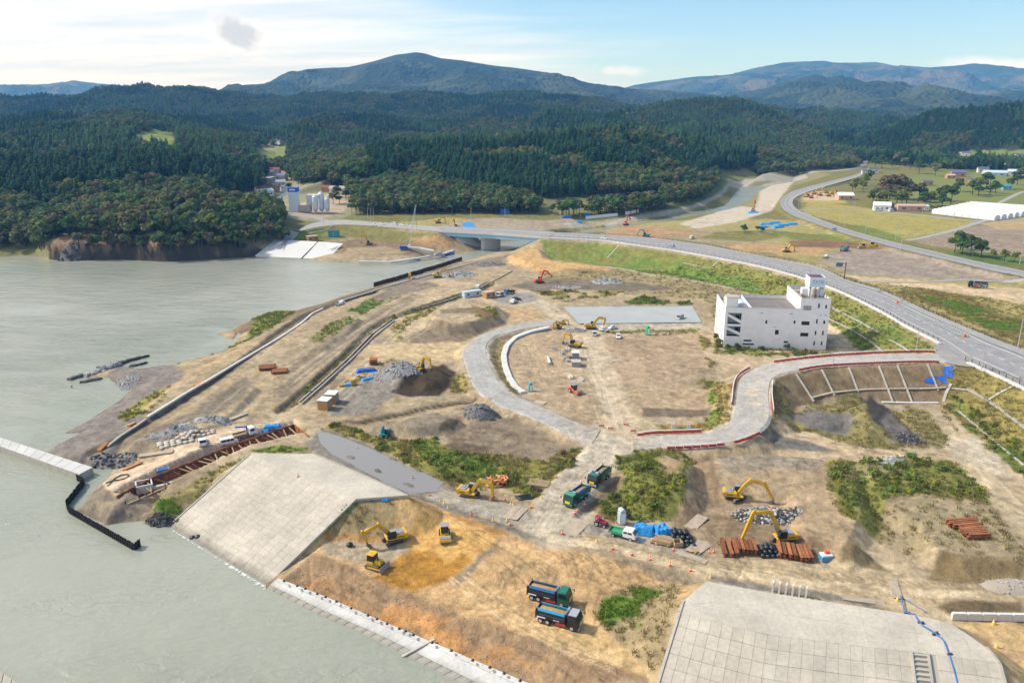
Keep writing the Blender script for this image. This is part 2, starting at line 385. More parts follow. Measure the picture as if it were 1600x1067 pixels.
# polar survey grid
NT = 900
TH = np.linspace(R(-42.5),R(42.5),NT)
rr = [62.0]
while rr[-1] < R_MAX:
 r_ = rr[-1]
 rr.append(r_ + (0.0038 * r_ if r_ < 700 else min(0.009 * r_,0.0038 * r_ + 0.00002 * (r_ - 700) * 10)))
RR = np.array(rr)
NR = len(RR)
SX = RR[:,None] * np.sin(TH)[None,:]
SY = RR[:,None] * np.cos(TH)[None,:]
def build_base():
 co = [Vector((p[0],p[1])) for p in P3]
 vv,ee,ff,ov,oe,of = delaunay_2d_cdt(co,E3,[],0,1e-3)
 z = []
 known = np.array(P3)
 for i,v in enumerate(vv):
  if ov[i]: z.append(P3[ov[i][0]][2])
  else:
   d = np.hypot(known[:,0] - v[0],known[:,1] - v[1])
   k = np.argsort(d)[:2]
   z.append(float(np.average(known[k,2],weights=1 / (d[k] + 1e-6))))
 H = np.full((NR,NT),np.nan)
 for f in ff:
  a,b,c = (np.array((vv[i][0],vv[i][1])) for i in f[:3])
  za,zb,zc_ = (z[i] for i in f[:3])
  raster(H,(a,b,c),(za,zb,zc_))
 bad = np.isnan(H)
 if bad.any():
  for i in range(NR):
   g = np.where(~bad[i])[0]
   if len(g) and len(g) < NT: H[i] = np.interp(np.arange(NT),g,H[i,g])
   elif not len(g): H[i] = H[i - 1] if i else -5
 return H
def window(x0,x1,y0,y1):
 """grid rows/cols that can contain a world rectangle"""
 xs = np.array((x0,x1,x0,x1));ys = np.array((y0,y0,y1,y1))
 th = np.arctan2(xs,np.maximum(ys,1e-3));r = np.hypot(xs,ys)
 rmin = max(0.0,min(y0 if y0 > 0 else 0,r.min())) if not (x0 < 0 < x1) else max(0.0,y0)
 if not (x0 < 0 < x1): rmin = r.min()
 i0 = max(0,np.searchsorted(RR,rmin) - 1);i1 = min(NR,np.searchsorted(RR,r.max()) + 1)
 j0 = max(0,np.searchsorted(TH,th.min()) - 1);j1 = min(NT,np.searchsorted(TH,th.max()) + 1)
 return slice(i0,i1),slice(j0,j1)
def raster(H,T,Z,fn=None):
 (a,b,c) = T
 xs = (a[0],b[0],c[0]);ys = (a[1],b[1],c[1])
 si,sj = window(min(xs),max(xs),min(ys),max(ys))
 X = SX[si,sj];Y = SY[si,sj]
 if X.size == 0: return
 det = (b[1] - c[1]) * (a[0] - c[0]) + (c[0] - b[0]) * (a[1] - c[1])
 if abs(det) < 1e-9: return
 l1 = ((b[1] - c[1]) * (X - c[0]) + (c[0] - b[0]) * (Y - c[1])) / det
 l2 = ((c[1] - a[1]) * (X - c[0]) + (a[0] - c[0]) * (Y - c[1])) / det
 l3 = 1 - l1 - l2
 e = -1e-6
 k = (l1 >= e) & (l2 >= e) & (l3 >= e)
 zz = l1 * Z[0] + l2 * Z[1] + l3 * Z[2]
 S = H[si,sj]
 S[k] = zz[k]
HZ = build_base()
# natural relief
_r = np.broadcast_to(RR[:,None],(NR,NT))
_hill = np.clip((HZ - 9) / 14,0,1) * np.clip((_r - 430) / 80,0,1)
def ridge_like(x,y,sc,seed):
 return 1 - 2 * np.abs(fbm(x,y,sc,4,seed))
_amp = np.interp(_r,[400,700,1500,2500,4500,9000],[2.5,8,20,30,75,130])
_n = fbm(SX,SY,95,4,3) * 0.6 + ridge_like(SX,SY,260,9) * 0.4
_far = np.clip((_r - 3000) / 1200,0,1)
_n2 = ridge_like(SX,SY,620,21) * 0.75 + ridge_like(SX,SY,230,22) * 0.35 - 0.55
# keep the sky line of the mountains where it was surveyed: less relief near the crests
_crest = np.minimum(np.abs(SY - 5200) / 700,np.abs(SY - 9000) / 1300)
_crest = np.clip(_crest,0.06,1)
HZ = HZ + _hill * _amp * ((_n - .15) * (1 - _far) + _far * _n2 * _crest)
HZ = HZ + np.clip((_r - 90) / 60,0,1) * np.clip((HZ - 0.5) / 1.5,0,1) * (1 - _hill) * (fbm(SX,SY,26,4,31) * 0.22)
HILL = _hill
# earthworks
def surf(pts,mode='raise',slope=1.7,reach=40,world_pts=False,dz=0.0):
 """grade the ground to the surface spanned by pts; outside it the bank falls (or climbs) at 1:slope"""
 W = [p if world_pts else U(*p) for p in pts]
 W = [(p[0],p[1],p[2] + dz) for p in W]
 xs = [p[0] for p in W];ys = [p[1] for p in W]
 si,sj = window(min(xs) - reach,max(xs) + reach,max(1,min(ys) - reach),max(ys) + reach)
 X = SX[si,sj];Y = SY[si,sj]
 d,z = seg_dist(X,Y,W,True)
 ins = in_poly(X,Y,W)
 tmp = np.full((NR,NT),np.nan)
 for t in tessellate_polygon([[Vector((p[0],p[1],0)) for p in W]]):
  raster(tmp,[np.array(W[i][:2]) for i in t],[W[i][2] for i in t])
 tz = tmp[si,sj]
 zin = np.where(np.isnan(tz),z,tz)
 h = HZ[si,sj]
 out = np.maximum(d,0)
 if mode == 'raise': new = np.where(ins,np.maximum(h,zin),np.maximum(h,z - out / slope))
 elif mode == 'plane': new = np.where(ins,zin,np.maximum(h,z - out / slope))
 elif mode == 'cut': new = np.where(ins,np.minimum(h,zin),np.minimum(h,z + out / slope))
 else: new = np.where(ins,zin,np.clip(h,z - out / slope,z + out / slope))
 HZ[si,sj] = new
 return W
def mound(px,py,z0,rad,hgt,sq=1.0,rot=0.0,power=1.0):
 c = U(px,py,z0)
 si,sj = window(c[0] - rad * 2,c[0] + rad * 2,c[1] - rad * 2,c[1] + rad * 2)
 X = SX[si,sj] - c[0];Y = SY[si,sj] - c[1]
 ca,sa = math.cos(rot),math.sin(rot)
 u = X * ca + Y * sa;v = (-X * sa + Y * ca) / sq
 d = np.hypot(u,v) * (1 + 0.22 * fbm(SX[si,sj],SY[si,sj],rad * 0.6,3,int(px)))
 HZ[si,sj] += hgt * np.clip(1 - d / rad,0,1) ** power
def strip(edgeA,edgeB):
 return list(edgeA) + list(reversed(edgeB))
# fill of the unfinished sea wall
surf([(440,905,2.4),(486,868,4.0),(547,886,4.0),(610,911,4.0),(729,964,4.0),(800,987,4.0),(909,1028,4.0),(1002,1061,4.0),(1080,1000,4.2),(1100,920,4.3),(1000,880,4.4),(900,850,4.6),(830,835,4.7),(720,800,4.6),(640,778,4.6),(560,800,4.6)],'grade',2.4,14)
# finished sea wall, left and right
DECK_L = [(392,708,9.8),(444,733,9.8),(500,757,9.8),(556,780,9.8),(637,774,9.8),(590,752,9.8),(540,730,9.8),(490,709,9.8)]
SLOPE_L = [(258,827,-0.4),(334,874,-0.4),(410,921,-0.4),(556,780,9.8),(500,757,9.8),(444,733,9.8),(392,708,9.8)]
DECK_R = [(1062,956,9.8),(1130,974,9.8),(1200,991,9.8),(1310,1005,9.8),(1415,1017,9.8),(1490,1026,9.8),(1562,1036,9.8),(1541,1011,9.8),(1486,972,9.8),(1410,957,9.8),(1362,950,9.8),(1200,925,9.8),(1103,907,9.8),(1068,938,9.8)]
surf(DECK_L,'raise',1.5,22,dz=-0.35)
surf(SLOPE_L,'plane',1.1,16,dz=-0.35)
surf(DECK_R,'raise',1.6,22,dz=-0.35)
def offset_down(P,n,dist,z):
 """points offset sea-wards from a crest line"""
 o = []
 W = [U(*p) for p in P]
 for i,p in enumerate(W):
  a = W[max(0,i - 1)];b = W[min(len(W) - 1,i + 1)]
  tx,ty = b[0] - a[0],b[1] - a[1];l = math.hypot(tx,ty)
  o.append((p[0] + ty / l * dist * n,p[1] - tx / l * dist * n,z))
 return o
CREST_R = DECK_R[:7]
TOE_R = offset_down(CREST_R,1,25.0,-0.4)
surf([U(*p) for p in CREST_R] + TOE_R[::-1],'plane',1.5,20,world_pts=True,dz=-0.35)
# concrete strip at the foot of the fill
STRIP_TOE = [(412,920,-0.3),(483,959,-0.3),(577,1000,-0.3),(678,1055,-0.3),(736,1086,-0.3),(830,1140,-0.3)]
STRIP_TOP = [(435,903,1.9),(505,930,1.9),(577,961,1.9),(709,1017,1.9),(800,1056,1.9),(905,1100,1.9)]
surf(strip(STRIP_TOE,STRIP_TOP),'plane',2.2,3,dz=-0.3)
surf([(256,830,-.9),(334,878,-.9),(408,925,-.9),(483,963,-.9),(577,1004,-.9),(678,1059,-.9),(736,1090,-.9),(830,1146,-.9),(700,1250,-3),(300,1150,-3),(230,900,-2)],'cut',0.5,1)
# roads: edges surveyed from the near side and the far side
MAIN_N = [(845,372,11.5),(939,376.5,12),(992,383.5,12),(1053,392,12),(1121,404,12),(1200,420,12),(1289,447,12),(1364,481,12),(1415,510,11.8),(1468,537,11.5),(1498,560,11.3),(1530,575,11.2),(1565,591,11.2),(1612,614,11.2),(1700,658,11)]
MAIN_F = [(862,363,11.5),(945,367,12),(1018,372,12),(1104,383.5,12),(1200,402.5,12),(1276,417,12),(1326,438,12),(1377,453,12),(1453,487,12),(1503,508,11.6),(1554,529,11.4),(1600,546,11.2),(1660,572,11),(1760,612,11)]
surf(strip(MAIN_N,MAIN_F),'grade',2.0,34,dz=-0.12)
WEST_N = [(430,383,6.5),(470,361,7.5),(520,352,8),(560,352,8.6),(620,356.5,9.5),(690,362.5,10.8)]
WEST_F = [(446,377,6.5),(480,352,7.5),(520,344,8),(560,345,8.6),(640,351,9.8),(690,355,10.8)]
surf(strip(WEST_N[1:],WEST_F[1:]),'grade',2.2,30,dz=-0.12)
HAUL_IN = [(1461,551.5,11.2),(1415,551,11),(1309,556,10.6),(1200,568,9.4),(1164,580,8.6),(1148,597,8.0),(1143,631,7.2),(1138,656,6.4),(1106,674,5.8),(1020,678,5.0),(985,684,4.7)]
HAUL_OUT = [(1481,567,11.2),(1415,567,11),(1301,572,10.6),(1251,579,10),(1212,591,9.3),(1206,616,8.4),(1207,659,7.0),(1174,684,6.2),(1121,697,5.6),(1023,703,4.9),(985,707,4.7)]
surf(strip(HAUL_IN,HAUL_OUT),'grade',1.7,26,dz=-0.12)
# junction apron between the haul road and the main road
APRON = [(1458,551.3,11.15),(1478,567,11.15),(1496,571,11.2),(1522,574,11.2),(1536,570,11.2),(1500,543,11.4),(1476,535,11.45),(1464,538,11.4)]
surf(APRON,'grade',1.7,10,dz=-0.12)
RING_OUT = [(868,499,4.4),(800,508,4.5),(754,522,4.7),(721,545,4.8),(722,566,4.8),(736,603,4.7),(769,631,4.6),(801,643,4.5),(851,664,4.5),(896,687,4.5),(927,696,4.5)]
RING_IN = [(868,508,4.4),(830,512.5,4.5),(800,520,4.6),(775,526,4.7),(763,540,4.8),(766,560,4.8),(780,589,4.7),(800,613,4.6),(833,628,4.5),(914,664,4.5),(942,670,4.5)]
surf(strip(RING_OUT,RING_IN),'grade',1.8,12,dz=-0.1)
CROSS = [(927,694,4.5),(942,669,4.5),(985,684,4.7),(990,707,4.7),(962,720,4.5),(900,800,4.6),(870,850,4.7),(820,830,4.7),(838,783,4.6),(873,742,4.5)]
surf(CROSS,'grade',1.8,8,dz=-0.1)
QUAY_ROAD = [(500,680,3.2),(640,745,3.4),(740,778,3.9),(830,790,4.5),(825,820,4.6),(740,798,4.4),(640,776,3.8),(560,745,3.5),(490,712,3.2)]
surf(QUAY_ROAD,'grade',1.6,6,dz=-0.05)
EAST_ROAD = [(830,820,4.7),(880,800,4.7),(960,838,4.5),(1060,865,4.3),(1180,880,4.2),(1300,888,4.1),(1390,905,4.0),(1500,912,4.0),(1640,915,4.0),(1640,950,4.0),(1400,950,4.0),(1360,945,4.0),(1200,921,4.1),(1104,903,4.2),(1000,870,4.4),(900,845,4.6),(840,842,4.7)]
surf(EAST_ROAD,'grade',1.6,6,dz=-0.05)
# upper bypass on the right
BYP_N = [(1600,434,7.5),(1550,424,7.3),(1500,412,7.1),(1440,398,7),(1380,383,7),(1320,366,7),(1270,349,7),(1240,338,7),(1222,326,7),(1219,315,7.4),(1228,305,7.8),(1248,296,8),(1290,285,8.5),(1330,275,9),(1352,266,10)]
BYP_F = [(1604,425,7.5),(1556,415,7.3),(1505,404,7.1),(1445,390,7),(1384,375.5,7),(1324,358.5,7),(1276,341,7),(1252,331,7),(1240,322,7),(1239,314,7.4),(1247,307,7.8),(1266,299,8),(1303,288,8.5),(1340,277,9),(1360,266,10)]
BYP_N = [(1760,476,7.5)] + BYP_N;BYP_F = [(1770,465,7.5)] + BYP_F
surf(strip(BYP_N,BYP_F),'grade',2.0,14,dz=-0.1)
# heaps, plateaus and cuttings of the site
surf([(673,490,7.4),(700,474,8.0),(738,467,8.2),(774,478,7.6),(770,492,7.0),(735,503,7.0),(700,506,7.0)],'raise',1.5,14)
surf([(800,398,6.4),(838,386,6.8),(848,402,6.6),(880,412,6.2),(938,420,5.5),(895,421,5.5),(835,414,6)],'raise',1.9,14)
surf([(740,560,4.6)] * 0 + [(612,578,5.6),(640,570,5.8),(650,585,5.6),(622,590,5.4)],'raise',1.5,8)
surf([(655,585,5.2),(685,578,5.4),(698,590,5.2),(665,600,5)],'raise',1.7,8)
surf([(610,664,4.9),(640,652,5.2),(690,650,5.2),(712,655,5.2),(700,662,5.0),(660,668,4.8)],'raise',1.4,8)
surf([(720,640,5.4),(745,632,5.6),(765,640,5.4),(745,648,5)],'raise',1.5,8)
surf([(480,545,4.6),(520,520,4.8),(560,498,4.8),(540,520,4.7),(505,545,4.6)],'raise',1.6,8)
surf([(265,672,4.8),(330,648,5.0),(385,600,5.0),(398,606,4.8),(350,655,4.8),(290,680,4.6)],'raise',1.5,8)
# hillock with weeds and the digging ground of the two excavators
surf([(985,722,6.5),(1030,708,7.2),(1070,722,7.4),(1062,770,7.2),(1010,778,6.4)],'raise',1.7,16)
surf([(1105,720,5.6),(1180,708,5.8),(1275,716,5.8),(1330,730,6.2),(1345,800,6.0),(1320,850,6.0),(1262,840,5.2),(1240,770,5.2),(1120,760,5.2)],'raise',1.5,14)
surf([(1318,846,6.4),(1335,852,6.4),(1330,868,5.6),(1310,862,5.6)],'raise',1.4,10)
surf([(1350,720,6.6),(1420,712,7.6),(1490,730,6.2),(1530,760,6.0),(1600,800,6.2),(1700,830,6.2),(1700,880,6.2),(1600,872,6.2),(1500,868,6.2),(1465,860,6.2),(1440,820,6.0),(1380,780,6.0)],'raise',1.2,14)
surf([(1225,640,4.2),(1260,632,4.6),(1325,640,4.8),(1335,655,4.4),(1290,668,4.0),(1240,660,4.0)],'raise',1.8,10)
surf([(1345,632,8.0),(1362,626,8.6),(1378,636,8.0),(1400,655,6.6),(1420,672,5.2),(1395,680,5.0),(1362,662,7.0)],'raise',1.4,14)
surf([(1205,690,3.2),(1240,678,3.2),(1330,700,3.2),(1330,704,3.2),(1220,702,3.2)],'cut',1.5,4)
# trench lines
def trench(pts,w,depth,reach=3):
 W = [U(x,y,3.4) for x,y in pts]
 xs = [p[0] for p in W];ys = [p[1] for p in W]
 si,sj = window(min(xs) - 8,max(xs) + 8,min(ys) - 8,max(ys) + 8)
 d,_ = seg_dist(SX[si,sj],SY[si,sj],W)
 HZ[si,sj] -= depth * np.clip((w + 1.2 - d) / 1.2,0,1)
TR1 = [(768,442),(740,455),(690,472),(650,484),(610,498),(580,517),(545,552),(500,592),(470,618),(442,641)]
TR2 = [(745,623),(680,634),(620,648),(560,660),(537,660)]
TR3 = [(590,452),(530,472),(480,492),(440,518),(400,550),(350,588),(300,620),(240,655),(190,686),(152,700),(140,712)]
trench(TR1,1.6,1.3)
trench(TR2,1.4,1.1)
trench([(x - 3,y + 1) for x,y in TR3],2.2,1.0)
# cofferdam pit beside the work platform
surf([(182,778,0.6),(300,726,0.8),(392,690,1.0),(458,668,1.2),(478,682,1.2),(440,693,1.0),(392,706,1.0),(300,748,0.8),(225,785,0.6)],'cut',0.35,3)
# puddle behind the sea wall
PUDDLE = [(497,674),(530,682),(580,703),(640,731),(690,752),(678,766),(640,770),(600,752),(560,730),(525,712),(505,695)]
surf([(x,y,2.95) for x,y in PUDDLE],'cut',3.0,6)
for a_ in ((548,714,3.2,2.5,.5),(590,735,3.2,2.2,.45),(640,757,3.3,2.4,.5),(612,716,3.2,1.6,.35),(560,700,3.2,1.5,.3)): mound(*a_,sq=.45,rot=-.75)
# small-scale roughness of worked ground
_near = np.clip((650 - _r) / 300,0,1) * (1 - HILL)
HZ = HZ + _near * np.clip((HZ + 0.2) / 0.8,0,1) * (fbm(SX,SY,3.2,4,51,.62) * 0.19 + fbm(SX,SY,9,3,52) * 0.14 + np.clip((300 - _r) / 100,0,1) * fbm(SX,SY,1.1,2,53) * 0.05)
# surveying on the finished ground
def hgt(x,y):
 th = np.arctan2(x,y);r = np.hypot(x,y)
 i = np.interp(r,RR,np.arange(NR));j = (th - TH[0]) / (TH[1] - TH[0])
 i0 = np.clip(np.floor(i).astype(int),0,NR - 2);j0 = np.clip(np.floor(j).astype(int),0,NT - 2)
 fi = i - i0;fj = np.clip(j - j0,0,1)
 return (HZ[i0,j0] * (1 - fi) + HZ[i0 + 1,j0] * fi) * (1 - fj) + (HZ[i0,j0 + 1] * (1 - fi) + HZ[i0 + 1,j0 + 1] * fi) * fj
def at(px,py,lift=0.0):
 """where the sight line of photo pixel (px, py) meets the ground"""
 v = ray(px,py)
 hz = math.hypot(v[0],v[1]);th = math.atan2(v[0],v[1])
 j = (th - TH[0]) / (TH[1] - TH[0])
 j0 = min(max(int(j),0),NT - 2);fj = j - j0
 prof = HZ[:,j0] * (1 - fj) + HZ[:,j0 + 1] * fj
 prof = np.maximum(prof,-0.02)
 rz = CAM_H + RR * (v[2] / hz)
 k = np.argmax(rz <= prof)
 if k == 0: k = NR - 1
 d0 = rz[k - 1] - prof[k - 1];d1 = rz[k] - prof[k]
 t = d0 / (d0 - d1) if d0 != d1 else 0.5
 r = RR[k - 1] + t * (RR[k] - RR[k - 1])
 return Vector((r * math.sin(th),r * math.cos(th),prof[k - 1] + t * (prof[k] - prof[k - 1]) + lift))
def heading(p,q):
 """yaw that points local +X from pixel p to pixel q on the ground"""
 a,b = at(*p),at(*q)
 return math.atan2(b.y - a.y,b.x - a.x)
# ground colours, zone by zone
TAN = (0.345,0.282,0.192);PALE = (0.46,0.39,0.28);GRAVEL = (0.27,0.243,0.195);GREY = (0.33,0.315,0.29)
ORANGE = (0.52,0.335,0.15);OCHRE = (0.40,0.21,0.055);RUSTY = (0.36,0.22,0.12);BROWN = (0.20,0.152,0.10);SOIL = (0.05,0.038,0.026)
DARK = (0.062,0.058,0.058);GREEN = (0.115,0.165,0.035);DRY = (0.27,0.225,0.095);OLIVE = (0.17,0.165,0.06);STRAW = (0.33,0.29,0.13)
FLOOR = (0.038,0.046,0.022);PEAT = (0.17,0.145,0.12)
CLR = np.empty((NR,NT,3));CLR[:] = TAN
VEG = np.zeros((NR,NT))
_w1 = fbm(SX,SY,34,4,61);_w2 = fbm(SX,SY,7,5,62,0.62);_w3 = fbm(SX,SY,2.0,3,63)
def blend(mask,col,sl=(slice(None),slice(None))):
 m = np.clip(mask,0,1)[...,None]
 CLR[sl] = CLR[sl] * (1 - m) + np.array(col) * m
blend(np.clip(_w1 * 1.6,0,1) * 0.55,PALE);blend(np.clip(-_w1 * 1.6,0,1) * 0.5,GRAVEL);blend(np.clip(fbm(SX,SY,21,5,65,.6) * 3 - .35,0,1) * 0.6,BROWN)
ZONES = {}
def paint(name,pts,col,soft=1.2,wob=1.5,a=1.0,patch=None,veg=None,wobs=8.0):
 W = [at(x,y) for x,y in pts]
 xs = [p[0] for p in W];ys = [p[1] for p in W]
 m = soft + wob * 1.5
 si,sj = window(min(xs) - m,max(xs) + m,max(1,min(ys) - m),max(ys) + m)
 X = SX[si,sj] + wob * fbm(SX[si,sj],SY[si,sj],wobs,3,71);Y = SY[si,sj] + wob * fbm(SX[si,sj],SY[si,sj],wobs,3,72)
 d,_ = seg_dist(X,Y,W,True)
 sd = np.where(in_poly(X,Y,W),d,-d)
 k = np.clip(sd / max(soft,1e-3) * 0.5 + 0.5,0,1)
 k = k * k * (3 - 2 * k) * a
 if patch:
  sc,lo,hi,seed = patch
  k = k * np.clip((fbm(SX[si,sj],SY[si,sj],sc,4,seed) - lo) / (hi - lo),0,1)
 blend(k,col,(si,sj))
 if veg is not None:
  VEG[si,sj] = VEG[si,sj] * (1 - k) + veg * k
 elif k.size: VEG[si,sj] *= (1 - k)
 ZONES.setdefault(name,[]).append(W)
def track(pts,w,col,a=0.5,soft=None,wob=0.3):
 W = [at(x,y) for x,y in pts]
 xs = [p[0] for p in W];ys = [p[1] for p in W];m = w * 2 + 2
 si,sj = window(min(xs) - m,max(xs) + m,max(1,min(ys) - m),max(ys) + m)
 X = SX[si,sj] + wob * fbm(SX[si,sj],SY[si,sj],6,2,73);Y = SY[si,sj] + wob * fbm(SX[si,sj],SY[si,sj],6,2,74)
 d,_ = seg_dist(X,Y,W)
 k = np.clip((w / 2 - d) / (soft or w * 0.35) + 0.5,0,1) * a
 blend(k,col,(si,sj));VEG[si,sj] *= (1 - k)
# woods and mountains
blend(np.clip((_r - 520) / 60,0,1) * (SY > 470),(0.17,0.18,0.07))
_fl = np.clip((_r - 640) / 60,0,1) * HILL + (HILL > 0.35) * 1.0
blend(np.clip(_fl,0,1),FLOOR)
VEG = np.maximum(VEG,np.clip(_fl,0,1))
_mt = np.clip((_r - 2900) / 500,0,1)
_mv = fbm(SX,SY,420,5,81)
blend(_mt,(0.018,0.033,0.022))
blend(_mt * np.clip((_mv - 0.02) * 5,0,1) * np.clip((_r - 5600) / 900,0.12,1),(0.105,0.088,0.06))
blend(_mt * np.clip((fbm(SX,SY,240,4,82) - 0.12) * 6,0,1) * 0.6,(0.07,0.085,0.045))
# shores and channel
paint('beach',[(45,694),(88,679),(142,651),(187,623),(197,613),(162,592),(186,565),(225,570),(271,568),(290,588),(235,645),(185,690),(150,740),(126,745),(60,716)],(0.20,0.182,0.175),1.5,2)
paint('beach',[(100,800),(121,795),(142,768),(167,750),(190,740),(230,790),(275,805),(258,830),(235,808),(162,826),(110,800)],(0.19,0.165,0.14),1.2,2)
paint('shore_edge',[(45,697),(142,654),(190,626),(199,613),(162,590),(180,596),(190,612),(182,622),(138,648),(40,692)],(0.12,0.105,0.09),1,1)
paint('shore_edge',[(437,484),(463,485),(532,464),(582,450),(600,447),(600,452),(535,470),(480,490),(440,505),(374,524),(358,517)],BROWN,1.5,2)
paint('headland_rock',[(75,410),(85,385),(110,376),(200,385),(300,390),(390,385),(402,404),(350,408),(260,413),(130,411)],(0.10,0.075,0.055),3,3)
paint('headland_bare',[(84,398),(92,376),(108,370),(122,384),(124,404)],(0.26,0.16,0.09),2,2)
_sh = [U(x,y,0) for x,y in nsh]
_si,_sj = window(-520,-120,380,620)
_d,_ = seg_dist(SX[_si,_sj],SY[_si,_sj],_sh)
blend(np.clip((16 - _d) / 3,0,1) * (SY[_si,_sj] > 430) * (SX[_si,_sj] > U(70,407,0)[0]),(0.05,0.042,0.036),(_si,_sj))
blend(np.clip((16 - _d) / 3,0,1) * np.clip((fbm(SX[_si,_sj] * 2.2,HZ[_si,_sj] * 1.2,12,4,77) - .12) * 5,0,1) * np.clip((HZ[_si,_sj] - 2) / 3,0,1),(0.24,0.17,0.11),(_si,_sj))
# inland plain, green and dry
paint('plain',[(440,382),(470,355),(540,346),(600,330),(700,322),(850,335),(1000,335),(1120,305),(1190,268),(1345,258),(1700,262),(1900,300),(1900,480),(1600,545),(1450,488),(1280,415),(1100,383),(940,366),(700,356),(620,356)],OLIVE,4,6,veg=0.6)
paint('plain_dry',[(560,348),(700,340),(840,348),(940,352),(1000,345),(1180,342),(1240,345),(1330,372),(1500,415),(1600,440),(1600,545),(1450,485),(1280,412),(1100,378),(940,362),(700,356)],STRAW,3,5,a=.8,veg=0.4)
paint('north_site',[(500,395),(530,378),(560,372),(620,374),(690,365),(760,370),(800,365),(690,388),(640,398),(560,400)],BROWN,2,3)
paint('north_site',[(545,388),(600,384),(640,394),(560,402),(530,404)],(0.3,0.24,0.16),1.5,2)
paint('north_green',[(436,386),(450,370),(480,358),(500,356),(510,362),(500,372),(470,380)],GREEN,2,3,veg=1)
paint('north_green',[(550,356),(620,360),(690,366),(672,378),(620,378),(570,372),(545,364)],OLIVE,2,3,veg=1)
paint('bare_bank',[(640,372),(680,368),(715,385),(690,392),(650,378)],(0.33,0.22,0.12),2,2)
paint('village',[(405,320),(420,290),(424,265),(405,225),(440,225),(452,260),(470,290),(540,305),(560,330),(520,345),(470,345),(430,335)],(0.24,0.24,0.15),3,4)
paint('village_field',[(395,252),(400,230),(445,228),(450,255),(425,262)],(0.2,0.24,0.07),3,4,veg=.6)
paint('plant_yard',[(450,340),(470,318),(520,300),(550,305),(540,330),(500,342)],(0.38,0.31,0.24),3,3)
paint('hill_field',[(207,227),(217,212),(235,206),(255,205),(272,212),(272,232),(240,225),(223,228)],(0.17,0.23,0.045),3,4,veg=.8)
paint('hill_field',[(212,229),(240,222),(272,230),(270,236),(240,230)],(0.09,0.14,0.03),2,4,veg=.8)
paint('far_works',[(690,352),(760,340),(850,345),(990,338),(940,352),(850,360),(700,358)],(0.31,0.27,0.22),3,4)
paint('far_works',[(880,366),(950,362),(1040,358),(1180,362),(1200,398),(1100,380),(1000,369)],(0.28,0.235,0.15),3,4,veg=.3)
paint('far_dirt',[(1000,375),(945,362),(975,350),(1040,357),(1100,366),(1040,368)],(0.35,0.235,0.13),2,4)
paint('far_dirt',[(1130,386),(1185,380),(1240,384),(1300,388),(1275,400),(1230,395),(1160,394)],(0.38,0.26,0.14),2,4)
paint('far_green',[(1085,372),(1180,378),(1230,368),(1210,358),(1130,362)],OLIVE,3,4,veg=.7)
paint('far_green',[(1200,360),(1300,366),(1380,385),(1450,400),(1420,404),(1330,380),(1230,374)],(0.16,0.19,0.05),3,4,veg=.8)
paint('brown_soil',[(1232,376),(1290,374),(1370,380),(1392,390),(1320,388),(1240,386)],(0.19,0.12,0.075),2,4)
paint('grey_field',[(1278,408),(1320,388),(1390,388),(1440,398),(1530,420),(1600,440),(1560,440),(1460,436),(1330,430)],(0.275,0.24,0.21),2,4)
paint('green_slope',[(1395,455),(1440,450),(1500,462),(1600,500),(1600,542),(1520,505)],(0.2,0.17,0.06),2,3,veg=1)
paint('green_slope',[(1440,462),(1500,470),(1580,500),(1600,520),(1540,510)],GREEN,2,5,patch=(14,-.15,.15,5),veg=1)
paint('sand_road',[(1310,428),(1340,432),(1420,437),(1500,445),(1600,452),(1700,470),(1700,485),(1600,476),(1520,462),(1450,452),(1400,446),(1350,440)],(0.47,0.385,0.26),2,2)
paint('paddy',[(1250,330),(1262,314),(1300,318),(1400,331),(1530,345),(1490,360),(1410,374),(1330,352),(1280,340)],(0.30,0.275,0.09),2,2,veg=.5)
paint('paddy',[(1244,312),(1262,300),(1320,312),(1325,318),(1290,318)],(0.33,0.29,0.10),2,2,veg=.5)
paint('paddy_green',[(1330,352),(1350,352),(1415,372),(1405,378),(1370,372),(1330,358)],(0.15,0.19,0.05),2,2,veg=.8)
paint('tilled',[(1420,376),(1480,362),(1530,352),(1620,362),(1620,402),(1560,398),(1480,388)],(0.26,0.215,0.175),2,2)
paint('tilled',[(1530,350),(1600,338),(1640,345),(1640,360),(1560,358)],(0.35,0.285,0.17),2,2)
paint('tilled_green',[(1440,400),(1500,390),(1600,402),(1600,416),(1560,415)],(0.1,0.15,0.04),2,3,veg=.9)
paint('farm',[(1370,322),(1400,285),(1480,262),(1600,262),(1700,290),(1650,320),(1470,325)],(0.17,0.2,0.06),4,6,veg=.8)
paint('farm',[(1480,245),(1520,232),(1620,236),(1700,250),(1600,256),(1500,252)],(0.15,0.19,0.05),4,6,veg=.8)
paint('yard',[(1250,310),(1270,298),(1320,300),(1325,312),(1290,314)],PALE,2,2)
paint('river_bank',[(1130,330),(1150,310),(1160,292),(1200,276),(1260,268),(1300,272),(1240,290),(1215,318),(1180,332),(1110,345)],(0.22,0.21,0.11),3,3,veg=.4)
paint('levee',[(1060,350),(1130,328),(1160,322),(1180,326),(1190,290),(1218,283),(1240,284),(1222,306),(1205,330),(1160,345),(1090,358)],(0.44,0.40,0.35),2,2)
paint('levee_road',[(880,350),(1000,335),(1080,320),(1110,308),(1130,290),(1160,280),(1260,272),(1262,278),(1180,284),(1140,292),(1124,308),(1100,322),(1020,340),(890,358)],(0.36,0.34,0.30),1.5,1)
paint('levee_grass',[(1000,331),(1080,316),(1108,303),(1128,286),(1160,276),(1165,279),(1133,290),(1112,308),(1085,321),(1005,336)],(0.14,0.18,0.05),1.5,1,veg=.6)
